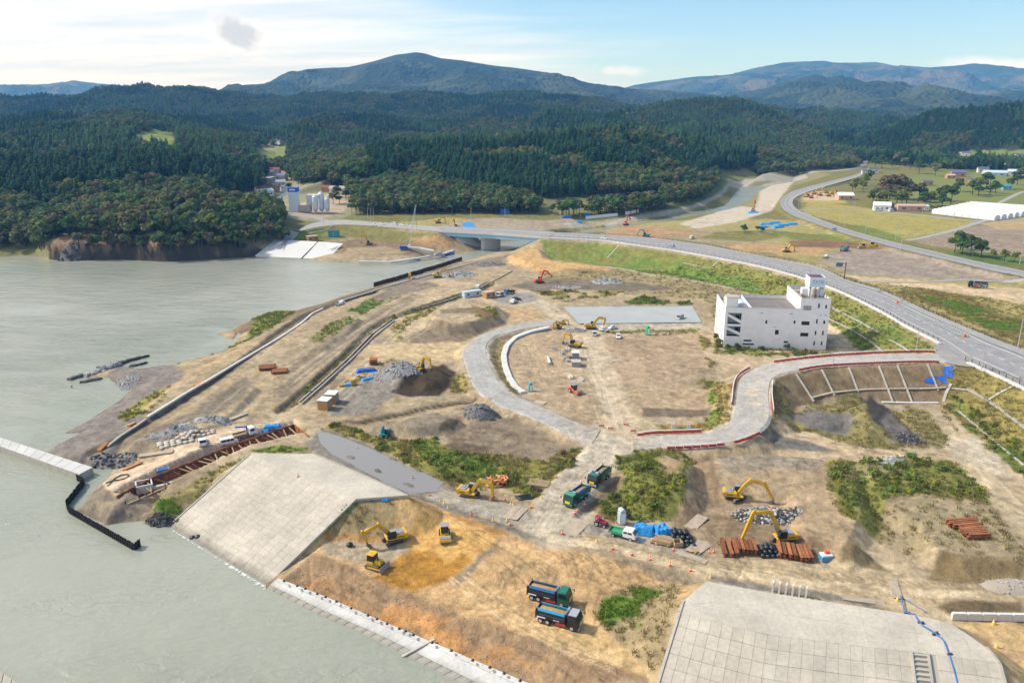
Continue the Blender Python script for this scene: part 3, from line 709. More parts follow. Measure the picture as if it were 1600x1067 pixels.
# slopes of the main road
paint('embankment',[(845,374),(940,379),(1053,395),(1121,407),(1200,423),(1289,450),(1364,484),(1415,513),(1466,540),(1460,549),(1380,552),(1349,546),(1294,502),(1200,463),(1104,441),(1015,428),(949,417),(853,400)],(0.19,0.20,0.06),1.5,1.5,veg=.7)
paint('embankment_green',[(848,376),(900,380),(946,384),(975,396),(1060,410),(1090,420),(1160,430),(1178,440),(1200,462),(1120,442),(1015,427),(949,415),(856,398)],(0.135,0.2,0.052),1.5,3,patch=(16,-.55,-.1,8),veg=1)
paint('embankment_green',[(1294,500),(1330,520),(1375,548),(1340,540),(1300,512)],(0.15,0.21,0.04),1.0,2,veg=1)
paint('embankment_green',[(1320,490),(1400,515),(1440,545),(1400,548),(1340,520)],(0.13,0.17,0.05),1.0,3,patch=(12,-.1,.15,9),veg=1)
# middle of the site
paint('flat_dry',[(850,424),(950,418),(1015,430),(1104,442),(1200,465),(1120,500),(1100,470),(1000,460),(900,440),(840,436)],(0.275,0.235,0.135),3,5,veg=.25)
paint('orange_fill',[(785,405),(838,384),(848,400),(890,410),(955,420),(940,425),(870,424),(830,422),(800,412)],(0.46,0.31,0.15),1.5,3)
paint('grey_works',[(800,446),(850,436),(960,438),(1050,448),(1058,452),(980,456),(870,452),(840,458)],(0.17,0.147,0.115),1.2,3)
paint('weeds',[(838,452),(870,452),(940,456),(975,455),(960,462),(905,468),(880,472),(850,464)],(0.2,0.19,0.05),1.5,3,patch=(9,-.3,0.0,11),veg=1)
paint('weeds',[(975,472),(992,464),(1015,464),(1030,470),(1048,472),(1040,475),(985,476)],(0.09,0.15,0.03),1,2,veg=1)
paint('weeds',[(1055,472),(1078,470),(1082,476),(1060,476)],(0.13,0.17,0.05),1,2,veg=.8)
paint('parking',[(880,480),(1082,479),(1096,504),(905,506),(890,490)],(0.38,0.40,0.39),0.6,0.4)
paint('plot',[(950,520),(1090,520),(1105,575),(1060,596),(975,607),(955,560),(945,530)],(0.345,0.272,0.195),1,2)
paint('plot',[(985,612),(1060,598),(1108,610),(1112,630),(1040,650),(1000,645)],(0.37,0.295,0.205),1.2,2)
paint('plot_edge',[(945,520),(960,516),(1090,514),(1092,520),(960,521)],(0.25,0.24,0.10),.6,1,veg=.6)
paint('plot_edge',[(1092,524),(1106,530),(1118,560),(1110,575),(1098,548)],(0.22,0.21,0.07),.8,1,veg=1)
paint('plot_bank',[(1085,590),(1110,596),(1140,600),(1140,655),(1105,672),(1015,676),(1030,664),(1100,660),(1118,640),(1108,610)],(0.27,0.22,0.09),1,2,veg=.6)
paint('plot_bank',[(1095,592),(1115,600),(1122,640),(1118,665),(1100,664),(1110,630)],(0.16,0.2,0.05),1,2,patch=(6,-.4,0,3),veg=1)
paint('building_plot',[(1085,548),(1120,540),(1200,550),(1300,556),(1200,568),(1160,580),(1130,575)],(0.40,0.33,0.235),1,2)
paint('building_weeds',[(1108,524),(1122,540),(1200,546),(1300,550),(1300,555),(1180,556),(1120,552)],(0.19,0.2,0.055),.8,1.5,patch=(4,-.4,0,4),veg=1)
paint('building_path',[(1293,504),(1306,512),(1340,545),(1350,552),(1310,550),(1290,520)],PALE,.8,.6)
paint('haul',strip([p[:2] for p in HAUL_IN],[p[:2] for p in HAUL_OUT]),(0.42,0.385,0.33),0.9,0.5)
paint('haul',[(908,690),(928,660),(942,669),(985,684),(990,707),(965,719),(919,793),(905,820),(870,850),(820,838),(838,783),(873,742)],(0.425,0.39,0.33),1.0,0.7)
paint('ring',strip([p[:2] for p in RING_OUT],[p[:2] for p in RING_IN]),(0.375,0.35,0.315),0.9,0.4)
paint('dirt_way',[(884,518),(935,520),(960,570),(985,640),(1000,678),(985,690),(945,676),(930,610),(905,560)],(0.455,0.385,0.29),1.5,1.2)
paint('dirt_way',[(800,455),(830,462),(870,478),(905,508),(935,520),(880,522),(868,500),(840,480),(800,462)],(0.42,0.37,0.29),1.5,1)
paint('dirt_way',[(905,507),(1096,505),(1115,520),(1105,514),(930,518)],(0.37,0.34,0.29),1,1)
paint('ring_inside',[(800,520),(868,509),(885,520),(905,560),(930,640),(915,662),(835,626),(800,590),(790,550)],(0.365,0.292,0.205),2,3)
paint('ring_bank',[(768,535),(785,530),(784,560),(795,590),(812,616),(800,612),(780,588),(767,560)],(0.29,0.24,0.13),.8,1,veg=.4)
paint('mound_grass',[(622,520),(640,505),(665,492),(680,482),(668,480),(640,494),(618,508),(610,528),(632,532)],(0.27,0.25,0.07),1.2,2,veg=.8)
paint('mound_grass',[(740,485),(765,478),(785,492),(775,500),(750,500)],(0.2,0.2,0.07),1.2,2,veg=.8)
paint('mound',[(640,530),(630,545),(700,540),(725,520),(775,505),(790,505),(760,515),(720,545),(640,560)],(0.46,0.37,0.235),1.5,3)
paint('bank_weeds',[(560,500),(535,515),(520,530),(500,535),(488,528),(512,505),(545,492)],(0.19,0.2,0.085),1,2,veg=.6)
paint('bank_weeds',[(545,485),(570,470),(600,462),(622,464),(600,474),(565,490)],(0.13,0.18,0.06),1,2,veg=.8)
paint('trench_weeds',strip([(x - 4,y - 3) for x,y in TR1],[(x + 5,y + 3) for x,y in TR1]),(0.11,0.105,0.06),.7,1.2,veg=.6)
paint('trench_soil',strip([(x,y - 2) for x,y in TR2],[(x,y + 3) for x,y in TR2]),(0.085,0.065,0.045),.4,.5)
paint('ditch',strip([(x - 7,y - 2) for x,y in TR3],[(x + 1,y + 3) for x,y in TR3]),(0.125,0.105,0.082),.6,.8)
paint('shore_green',[(266,572),(300,558),(350,549),(392,530),(420,515),(462,487),(440,483),(402,496),(392,512),(385,528),(346,547)],(0.17,0.2,0.04),1,2,veg=1)
paint('shore_green',[(180,652),(202,636),(233,616),(271,600),(274,606),(230,644),(198,656)],(0.24,0.235,0.06),1,1.5,veg=.9)
paint('shore_path',[(300,580),(350,556),(400,530),(404,536),(340,570),(260,615),(230,640),(222,638)],(0.40,0.31,0.20),1,1)
paint('rubble_ground',[(555,610),(580,580),(620,563),(640,565),(650,590),(610,620),(560,650),(520,640)],(0.225,0.212,0.195),1,2)
paint('dark_soil',[(612,612),(625,592),(660,580),(690,570),(705,590),(695,605),(655,618)],SOIL,1,2)
paint('verge',[(640,565),(590,565),(555,590),(530,605),(540,612),(580,580),(610,562)],(0.26,0.22,0.09),.8,1.5,veg=.7)
paint('verge',[(700,582),(722,582),(735,606),(712,615),(700,600)],(0.27,0.23,0.09),.8,1.5,veg=.8)
paint('grey_patch',[(545,640),(600,612),(640,590),(600,590),(560,612),(530,640)],(0.27,0.255,0.235),1,2)
paint('mid_plot',[(700,670),(760,640),(800,650),(880,690),(910,700),(860,725),(780,720),(720,700)],(0.225,0.185,0.14),1.2,2)
paint('mid_plot',[(800,690),(860,690),(868,705),(800,700)],(0.2,0.165,0.12),1,3,patch=(3,-.1,.3,6))
# puddle road and the sea wall's back
paint('quay_road',[(480,690),(500,676),(640,745),(740,778),(830,790),(840,820),(800,822),(740,800),(640,776),(560,748)],(0.32,0.30,0.265),1,1)
paint('wet',[(490,684),(503,670),(560,690),(640,728),(700,752),(690,770),(640,774),(560,738),(500,702)],(0.17,0.16,0.15),.8,1)
paint('mud',[(480,690),(500,684),(600,745),(660,775),(720,795),(700,795),(600,762),(490,706)],(0.19,0.18,0.165),.8,.8)
paint('verge_weeds',[(503,670),(530,664),(580,678),(650,690),(690,692),(760,712),(800,715),(850,722),(900,700),(915,705),(870,745),(840,775),(790,760),(740,765),(690,752),(620,715),(550,685)],(0.2,0.195,0.05),1,2,veg=1)
paint('verge_weeds',[(640,690),(680,680),(690,700),(760,715),(790,740),(740,748),(690,730)],(0.14,0.17,0.04),1,2,veg=1)
paint('platform',[(160,755),(250,712),(330,676),(400,662),(460,655),(470,662),(390,688),(300,722),(180,775)],(0.53,0.43,0.33),.5,.5)
paint('seawall_grass',[(236,800),(300,752),(392,704),(384,712),(258,828)],(0.26,0.235,0.105),.8,1.2,veg=.7)
paint('seawall_grass',[(236,795),(262,780),(280,790),(290,798),(262,824),(240,806)],(0.14,0.21,0.035),.8,1.5,veg=1)
paint('seawall_grass',[(395,703),(440,695),(484,700),(480,706),(400,706)],(0.14,0.2,0.04),.6,1,veg=1)
paint('platform_end',[(150,785),(190,782),(230,778),(240,795),(200,808),(150,800)],(0.3,0.255,0.19),.8,1)
# the orange fill
paint('fill',[(440,903),(486,866),(500,835),(540,812),(600,776),(640,776),(760,812),(830,845),(900,860),(1000,890),(1100,912),(1066,938),(942,930),(935,955),(1000,1060),(830,1067),(700,1015),(577,961)],(0.47,0.325,0.175),.8,1)
paint('fill_yellow',[(585,870),(620,845),(650,800),(620,782),(640,777),(720,800),(790,830),(770,850),(735,875),(700,890),(650,895),(610,905)],(0.56,0.355,0.13),1.0,2.5)
paint('fill_ochre',[(600,888),(640,862),(668,862),(700,880),(715,868),(732,880),(700,905),(650,922),(625,915),(595,900)],(0.38,0.205,0.045),.7,2)
paint('fill_grey',[(500,850),(560,840),(625,845),(640,865),(600,885),(555,880),(500,862)],(0.36,0.31,0.24),1.2,2)
paint('fill_grey',[(700,905),(735,880),(770,850),(790,838),(770,860),(740,890),(715,910)],(0.24,0.20,0.15),.8,1.5)
paint('bank',[(440,905),(486,866),(547,884),(610,909),(729,962),(800,985),(909,1026),(1005,1060),(900,1085),(800,1056),(709,1018),(577,962)],(0.285,0.20,0.125),.7,1)
paint('bank_orange',[(445,902),(500,900),(600,940),(620,925),(700,955),(690,975),(760,1010),(850,1050),(800,1050),(700,1010),(577,958)],(0.44,0.24,0.10),1.2,3,patch=(6,-.25,.2,13))
paint('fill_sand',[(800,985),(905,1020),(1005,1055),(1008,1048),(972,1008),(942,978),(926,950),(860,985)],(0.52,0.375,0.19),1,2)
paint('fill_sand',[(926,950),(945,920),(1000,915),(1070,910),(1066,918),(965,922),(945,932)],(0.5,0.36,0.19),.8,1.2)
paint('spoil_bank',[(500,835),(540,800),(556,782),(620,778),(622,800),(612,840),(540,838)],(0.28,0.225,0.125),.8,1.2,veg=.25)
paint('spoil_bank_green',[(492,850),(530,800),(556,783),(560,790),(530,815),(505,845)],(0.12,0.19,0.03),.5,1,veg=1)
paint('spoil_edge',[(502,834),(545,836),(612,842),(615,848),(540,846),(500,846)],(0.36,0.21,0.08),.5,.6)
paint('green_end',[(932,955),(945,926),(980,918),(1050,915),(1075,912),(1060,940),(1040,1000),(1024,1060),(1008,1048),(972,1008),(942,978)],(0.29,0.235,0.145),.8,1.2,veg=.3)
paint('green_end',[(934,958),(946,930),(1000,920),(1040,925),(1010,945),(1000,985),(975,985),(950,975)],(0.11,0.185,0.025),.7,2,patch=(5,-.35,-.05,14),veg=1)
# right of the centre
paint('east_road',[(870,850),(920,800),(960,838),(1060,865),(1180,882),(1300,890),(1390,905),(1500,912),(1650,915),(1650,945),(1400,950),(1200,921),(1104,905),(1000,872),(900,848)],(0.42,0.345,0.235),1,1)
paint('east_verge',[(905,800),(940,815),(1050,850),(1100,862),(1090,872),(960,842),(895,826)],(0.31,0.295,0.27),.8,.8)
paint('gravel_edge',[(1103,906),(1200,924),(1362,949),(1380,940),(1200,914),(1110,900)],(0.2,0.19,0.175),.6,.6)
paint('hillock',[(960,720),(1000,703),(1060,702),(1085,712),(1085,750),(1070,790),(1040,815),(950,812),(935,790),(965,760)],(0.16,0.175,0.045),1,2.5,veg=1)
paint('hillock_bare',[(1030,718),(1055,708),(1072,722),(1065,745),(1040,738)],(0.30,0.235,0.145),.8,2)
paint('dig',[(1085,712),(1110,702),(1200,704),(1280,715),(1300,760),(1330,800),(1350,870),(1390,890),(1300,884),(1180,872),(1060,850),(1045,820),(1070,790)],(0.34,0.265,0.18),1,2)
paint('dig_grey',[(1120,705),(1275,712),(1270,735),(1210,730),(1130,740)],(0.265,0.232,0.185),1,2)
paint('dig_face',[(1318,855),(1340,850),(1390,893),(1310,882)],(0.19,0.155,0.09),.6,.8)
paint('ditch_grey',[(905,800),(950,735),(962,730),(975,745),(925,800)],(0.29,0.245,0.17),.6,.6)
paint('weed_field',[(1275,720),(1330,708),(1420,706),(1480,715),(1520,740),(1550,790),(1520,780),(1440,775),(1390,800),(1390,850),(1370,845),(1330,800),(1300,770)],(0.175,0.18,0.055),1.2,3,veg=1)
paint('weed_bare',[(1385,775),(1450,778),(1530,790),(1600,830),(1600,872),(1500,866),(1440,870),(1400,860),(1390,820)],(0.285,0.242,0.16),1.5,3,veg=.25)
paint('weed_bare',[(1300,728),(1370,722),(1430,738),(1370,745),(1310,742)],(0.24,0.22,0.12),1.5,3,veg=.5)
paint('cut_face',[(1468,862),(1500,868),(1600,874),(1600,908),(1500,912),(1455,905)],(0.2,0.155,0.085),.7,1)
paint('pit_slope',[(1210,590),(1251,582),(1301,575),(1415,570),(1478,571),(1485,600),(1468,632),(1380,628),(1300,620),(1270,632),(1225,640),(1210,650)],(0.205,0.16,0.105),.8,1.2)
paint('pit_floor',[(1225,640),(1330,612),(1400,645),(1470,640),(1490,660),(1500,690),(1440,700),(1330,700),(1230,670)],(0.2,0.185,0.085),1,2,veg=.7)
paint('haul_bank',[(1207,600),(1216,592),(1230,610),(1225,650),(1207,658)],(0.17,0.145,0.075),.6,1,veg=.5)
paint('pit_grey',[(1235,650),(1262,640),(1320,645),(1335,660),(1325,678),(1270,670)],(0.145,0.14,0.14),1,1.5)
paint('coal',[(1342,630),(1360,622),(1380,632),(1405,655),(1440,678),(1425,690),(1390,682),(1355,660)],(0.050,0.047,0.047),.8,1.5)
paint('coal_grey',[(1372,660),(1405,655),(1445,680),(1430,696),(1390,690)],(0.16,0.145,0.14),1,2)
paint('pit_grass',[(1395,650),(1420,636),(1450,640),(1472,655),(1465,672),(1440,676)],(0.25,0.225,0.11),1,2,veg=.6)
paint('pit_gravel',[(1205,672),(1240,678),(1330,704),(1260,705),(1205,695)],(0.16,0.155,0.15),.8,1)
paint('pit_road',[(1204,658),(1260,672),(1330,695),(1400,705),(1470,702),(1500,715),(1460,720),(1390,716),(1320,708),(1260,688),(1204,668)],(0.44,0.36,0.255),.8,1)
paint('pit_road',[(1215,705),(1300,708),(1400,712),(1400,718),(1300,714),(1215,712)],(0.44,0.36,0.26),.8,1)
paint('pit_road',[(1450,640),(1470,640),(1500,680),(1530,720),(1600,790),(1700,880),(1640,880),(1560,800),(1500,730),(1470,700),(1485,690)],(0.40,0.335,0.235),1,1.5)
paint('pit_road',[(1470,690),(1540,680),(1580,720),(1560,745),(1500,722)],(0.44,0.40,0.33),2,3)
paint('east_slope',[(1486,573),(1540,575),(1600,605),(1700,650),(1700,800),(1600,745),(1540,690),(1505,660),(1470,635)],(0.225,0.195,0.07),.8,1.5,veg=.8)
paint('east_slope_green',[(1490,620),(1530,640),(1600,700),(1640,740),(1600,745),(1540,695),(1480,640)],(0.15,0.18,0.05),.8,2,patch=(7,-.3,.1,15),veg=1)
paint('junction_slope',[(1500,560),(1560,586),(1700,655),(1700,640),(1560,580)],(0.2,0.18,0.07),.5,1,veg=.6)
paint('far_corner',[(1490,975),(1600,965),(1700,970),(1700,1067),(1570,1067),(1545,1012)],(0.46,0.335,0.185),1,2)
paint('dark_edge',[(1460,945),(1500,938),(1600,942),(1600,958),(1480,957)],(0.15,0.115,0.07),.6,.8)
# banks, faces and strips seen on the works
paint('mound_flank',[(640,524),(674,497),(704,510),(743,501),(782,497),(792,505),(760,516),(723,535),(700,541),(640,541)],(0.205,0.168,0.125),.8,1.5)  # slope shading painted as darker brown so the mound's relief shows
paint('mound_flank',[(690,484),(745,480),(752,486),(742,490),(690,489)],(0.2,0.165,0.12),.6,1)
paint('mound_flank',[(735,478),(750,480),(770,494),(755,498)],(0.2,0.135,0.08),.6,1)
paint('pad',[(784,482),(830,478),(855,497),(795,503)],(0.40,0.30,0.19),1,1.5)
paint('yard_grey',[(762,462),(830,456),(842,470),(800,477),(775,474)],(0.26,0.255,0.25),1,1.5)
paint('sandy_path',[(560,545),(640,536),(723,536),(722,562),(640,560),(580,562)],(0.47,0.375,0.235),1.5,2.5)
paint('soil_heap',[(614,612),(640,590),(672,571),(712,580),(702,600),(686,617),(640,620)],SOIL,.8,1.5)
paint('grey_patch',[(520,650),(525,610),(560,600),(616,592),(612,610),(580,645)],(0.225,0.21,0.19),1,1.5)
paint('slope_grey',[(635,655),(660,646),(700,648),(722,658),(710,676),(660,682),(636,676)],(0.22,0.19,0.15),.8,1.2)
paint('slope_dark',[(684,674),(692,660),(712,654),(722,660),(712,672)],(0.085,0.074,0.058),.5,.6)
paint('slope_dark',[(735,652),(760,645),(780,642),(778,650),(750,656)],(0.11,0.095,0.075),.5,.8)
paint('mid_streak',[(690,690),(760,668),(850,680),(872,702),(790,712),(720,706)],(0.135,0.107,0.078),1.5,4,patch=(5,-.1,.25,41))
paint('plot_dark',[(1000,637),(1060,640),(1109,634),(1110,646),(1050,652),(1004,650)],(0.16,0.137,0.105),.6,1)
paint('plateau_dark',[(420,610),(470,560),(560,500),(640,460),(660,462),(590,510),(500,570),(440,630)],(0.215,0.18,0.135),2,4)
paint('plateau_dark',[(180,700),(300,640),(380,590),(400,600),(340,650),(230,710)],(0.2,0.175,0.14),1.5,3)
paint('bank_dark',[(580,462),(640,446),(672,440),(690,446),(640,458),(590,472)],(0.2,0.175,0.14),1,2)
paint('coast_bank',[(600,447),(690,420),(760,404),(800,396),(790,408),(700,430),(600,458)],(0.21,0.185,0.155),1.5,2)
paint('hill_cut',[(1085,715),(1110,706),(1118,722),(1122,790),(1090,800),(1080,770)],(0.2,0.155,0.105),.8,1.5)
paint('hill_cut',[(1050,815),(1075,790),(1095,800),(1085,840),(1060,846)],(0.19,0.147,0.1),.8,1.5)
paint('dig_dark',[(1110,800),(1180,812),(1235,835),(1290,850),(1300,876),(1180,866),(1100,845)],(0.235,0.18,0.12),1,2.5)
paint('track_edge',[(905,805),(960,742),(975,748),(920,806)],(0.17,0.135,0.095),.5,.8)
paint('fill_rim',[(640,778),(720,800),(790,828),(800,836),(770,834),(700,806),(640,784)],(0.36,0.21,0.085),.5,1)
paint('road_mud',[(660,776),(740,800),(800,822),(840,838),(825,842),(760,818),(690,795)],(0.2,0.185,0.165),.6,.8)
paint('pit_brown',[(1215,640),(1240,600),(1300,580),(1340,610),(1300,620),(1250,640)],(0.15,0.115,0.07),1,2,patch=(6,-.2,.2,42))
paint('dusty_corner',[(880,800),(930,805),(900,850),(850,850),(830,830)],(0.43,0.39,0.325),2,2)
# wheel marks and graded streaks
_t = random.Random(5)
for (pts,n,spread,w,col,a) in (
 ([(640,470),(560,520),(480,590),(400,660)],9,22,0.55,(0.3,0.25,0.18),.4),
 ([(660,490),(590,550),(520,620)],7,16,0.5,(0.5,0.43,0.33),.45),
 ([(720,440),(620,480),(520,540),(440,600)],8,20,0.6,(0.5,0.43,0.33),.4),
 ([(910,530),(935,590),(960,670)],10,20,0.45,(0.52,0.46,0.37),.5),
 ([(905,530),(930,600),(950,670)],7,18,0.35,(0.33,0.28,0.2),.4),
 ([(960,720),(905,780),(855,835)],9,20,0.5,(0.5,0.45,0.38),.5),
 ([(950,715),(890,780),(850,830)],6,22,0.4,(0.30,0.27,0.22),.45),
 ([(860,840),(950,852),(1100,890),(1250,905),(1450,925),(1600,928)],9,14,0.45,(0.5,0.42,0.3),.5),
 ([(860,830),(960,846),(1100,880),(1250,898),(1450,915),(1600,918)],7,14,0.35,(0.26,0.21,0.14),.45),
 ([(700,800),(760,840),(820,870),(880,920),(900,960)],6,22,0.3,(0.30,0.22,0.12),.5),
 ([(780,920),(790,890),(830,880),(860,900),(850,930)],7,14,0.25,(0.27,0.2,0.12),.6),
 ([(800,905),(812,885),(840,884),(850,900)],5,12,0.25,(0.27,0.2,0.12),.55),
 ([(905,870),(925,885),(930,900)],6,12,0.25,(0.26,0.2,0.12),.6),
 ([(720,900),(800,960),(900,1010),(980,1040)],6,24,0.4,(0.55,0.43,0.27),.5),
 ([(810,540),(812,570),(830,600)],9,22,0.3,(0.29,0.23,0.15),.5),
 ([(830,535),(850,560),(870,600)],6,22,0.3,(0.5,0.4,0.28),.5),
 ([(1120,790),(1180,800),(1240,830)],7,22,0.3,(0.26,0.2,0.13),.5),
 ([(1100,740),(1120,790),(1110,840)],5,24,0.3,(0.28,0.22,0.15),.5),
 ([(1210,700),(1205,740),(1240,770)],4,20,0.3,(0.26,0.21,0.15),.5),
 ([(1480,650),(1520,715),(1600,800)],6,14,0.4,(0.5,0.43,0.32),.45),
 ([(1470,710),(1380,708),(1290,690),(1215,666)],2,5,0.35,(0.22,0.18,0.13),.7),
 ([(600,810),(650,800),(720,830)],5,24,0.35,(0.46,0.31,0.14),.5),
 ([(960,540),(1000,545),(1080,542)],10,40,0.3,(0.30,0.23,0.16),.35),
 ([(470,570),(430,590),(380,620),(340,650)],6,26,0.35,(0.27,0.225,0.165),.45),
 ([(720,690),(790,700),(860,700)],8,34,0.45,(0.23,0.19,0.135),.45),
 ([(500,420),(560,400),(640,400)],0,10,0.4,(0.3,0.25,0.18),.4),
 ([(1420,425),(1500,432),(1580,438)],5,14,1.0,(0.22,0.19,0.165),.4),
 ([(1330,400),(1420,412),(1520,430)],6,14,1.2,(0.22,0.19,0.165),.4),
 ([(1460,378),(1540,385),(1600,392)],6,16,1.2,(0.21,0.175,0.145),.45)):
 for i in range(n):
  ox,oy = _t.uniform(-spread,spread),_t.uniform(-spread,spread) * 0.5
  track([(x + ox + _t.uniform(-2,2),y + oy + _t.uniform(-1.5,1.5)) for x,y in pts],w,col,min(.9,a * 1.6 * _t.uniform(0.5,1)),wob=0.5)
# paired wheel ruts here and there over the works
def ruts(n,x0,x1,y0,y1,seed,a0=.28):
 q = random.Random(seed)
 for _ in range(n):
  p = at(q.uniform(x0,x1),q.uniform(y0,y1));h = q.uniform(0,6.28);cv = q.uniform(-.09,.09);L = []
  for k in range(int(q.uniform(5,12))):
   L.append((p.x,p.y));h += cv * 2;p = Vector((p.x + 2 * math.cos(h),p.y + 2 * math.sin(h),0))
  xs = [b[0] for b in L];ys = [b[1] for b in L];si,sj = window(min(xs) - 3,max(xs) + 3,min(ys) - 3,max(ys) + 3)
  d,_z = seg_dist(SX[si,sj],SY[si,sj],L)
  k = np.clip(1 - np.abs(d - .95) / .30,0,1) * np.clip(.6 + 1.2 * fbm(SX[si,sj],SY[si,sj],4,2,211),0,1)
  CLR[si,sj] *= (1 - k * q.uniform(.5,1.2) * a0)[...,None];HZ[si,sj] -= k * .07
for _z in ((60,500,940,780,1040,1,.34),(40,880,1100,850,910,2),(50,420,760,470,660,3),(50,800,1120,520,680,4),(40,1090,1340,710,880,5),(40,260,640,480,690,6),(25,1200,1600,690,940,7),(25,700,900,640,720,8,.4)): ruts(*_z)
# grain of the soil
_nr = np.clip((900 - _r) / 300,0.2,1)
_w4 = fbm(SX,SY,0.8,2,64)
_g = 1 + (_w2 * 0.25 + _w3 * 0.34 + _w4 * 0.2 * (_r < 330)) * _nr
CLR *= _g[...,None] * np.array((1.06,1.0,0.89))
CLR = np.clip(CLR,0.01,0.8)
# materials
MATS = {}
def mat(name,col,rough=0.8,metal=0.0,spec=0.3,noise=0.0,nscale=1.0,bump=0.0,bscale=4.0,col2=None,emit=None,coat=0.0,rnd_obj=0.0,alpha=None):
 if name in MATS: return MATS[name]
 m = bpy.data.materials.new(name);m.use_nodes = True
 nt = m.node_tree;N = nt.nodes;L = nt.links.new
 b = N['Principled BSDF']
 b.inputs['Base Color'].default_value = (*col,1)
 b.inputs['Roughness'].default_value = rough
 b.inputs['Metallic'].default_value = metal
 b.inputs['Specular IOR Level'].default_value = spec
 if coat: b.inputs['Coat Weight'].default_value = coat;b.inputs['Coat Roughness'].default_value = 0.15
 tc = None
 if noise or bump or col2:
  tc = N.new('ShaderNodeTexCoord')
 src = None
 if noise or col2:
  n = N.new('ShaderNodeTexNoise');n.inputs['Scale'].default_value = nscale;n.inputs['Detail'].default_value = 6
  n.inputs['Roughness'].default_value = 0.65
  L(tc.outputs['Object'],n.inputs['Vector'])
  mr = N.new('ShaderNodeMapRange');mr.inputs[1].default_value = 0.3;mr.inputs[2].default_value = 0.7
  L(n.outputs['Fac'],mr.inputs[0])
  mx = N.new('ShaderNodeMix');mx.data_type = 'RGBA'
  c2 = col2 or tuple(c * (1 - noise) for c in col)
  mx.inputs[6].default_value = (*[c * (1 + noise * 0.5) for c in col],1);mx.inputs[7].default_value = (*c2,1)
  L(mr.outputs[0],mx.inputs[0])
  src = mx.outputs[2]
 if rnd_obj:
  oi = N.new('ShaderNodeObjectInfo')
  r2 = N.new('ShaderNodeMapRange');r2.inputs[3].default_value = 1 - rnd_obj;r2.inputs[4].default_value = 1 + rnd_obj
  L(oi.outputs['Random'],r2.inputs[0])
  vm = N.new('ShaderNodeVectorMath');vm.operation = 'SCALE'
  if src is None: vm.inputs[0].default_value = col
  else: L(src,vm.inputs[0])
  L(r2.outputs[0],vm.inputs['Scale'])
  src = vm.outputs[0]
 if src is not None: L(src,b.inputs['Base Color'])
 if bump:
  n3 = N.new('ShaderNodeTexNoise');n3.inputs['Scale'].default_value = bscale;n3.inputs['Detail'].default_value = 5
  L(tc.outputs['Object'],n3.inputs['Vector'])
  bp = N.new('ShaderNodeBump');bp.inputs['Strength'].default_value = 1.0;bp.inputs['Distance'].default_value = bump
  L(n3.outputs['Fac'],bp.inputs['Height']);L(bp.outputs[0],b.inputs['Normal'])
 if emit: b.inputs['Emission Color'].default_value = (*emit,1);b.inputs['Emission Strength'].default_value = 1
 MATS[name] = m
 return m
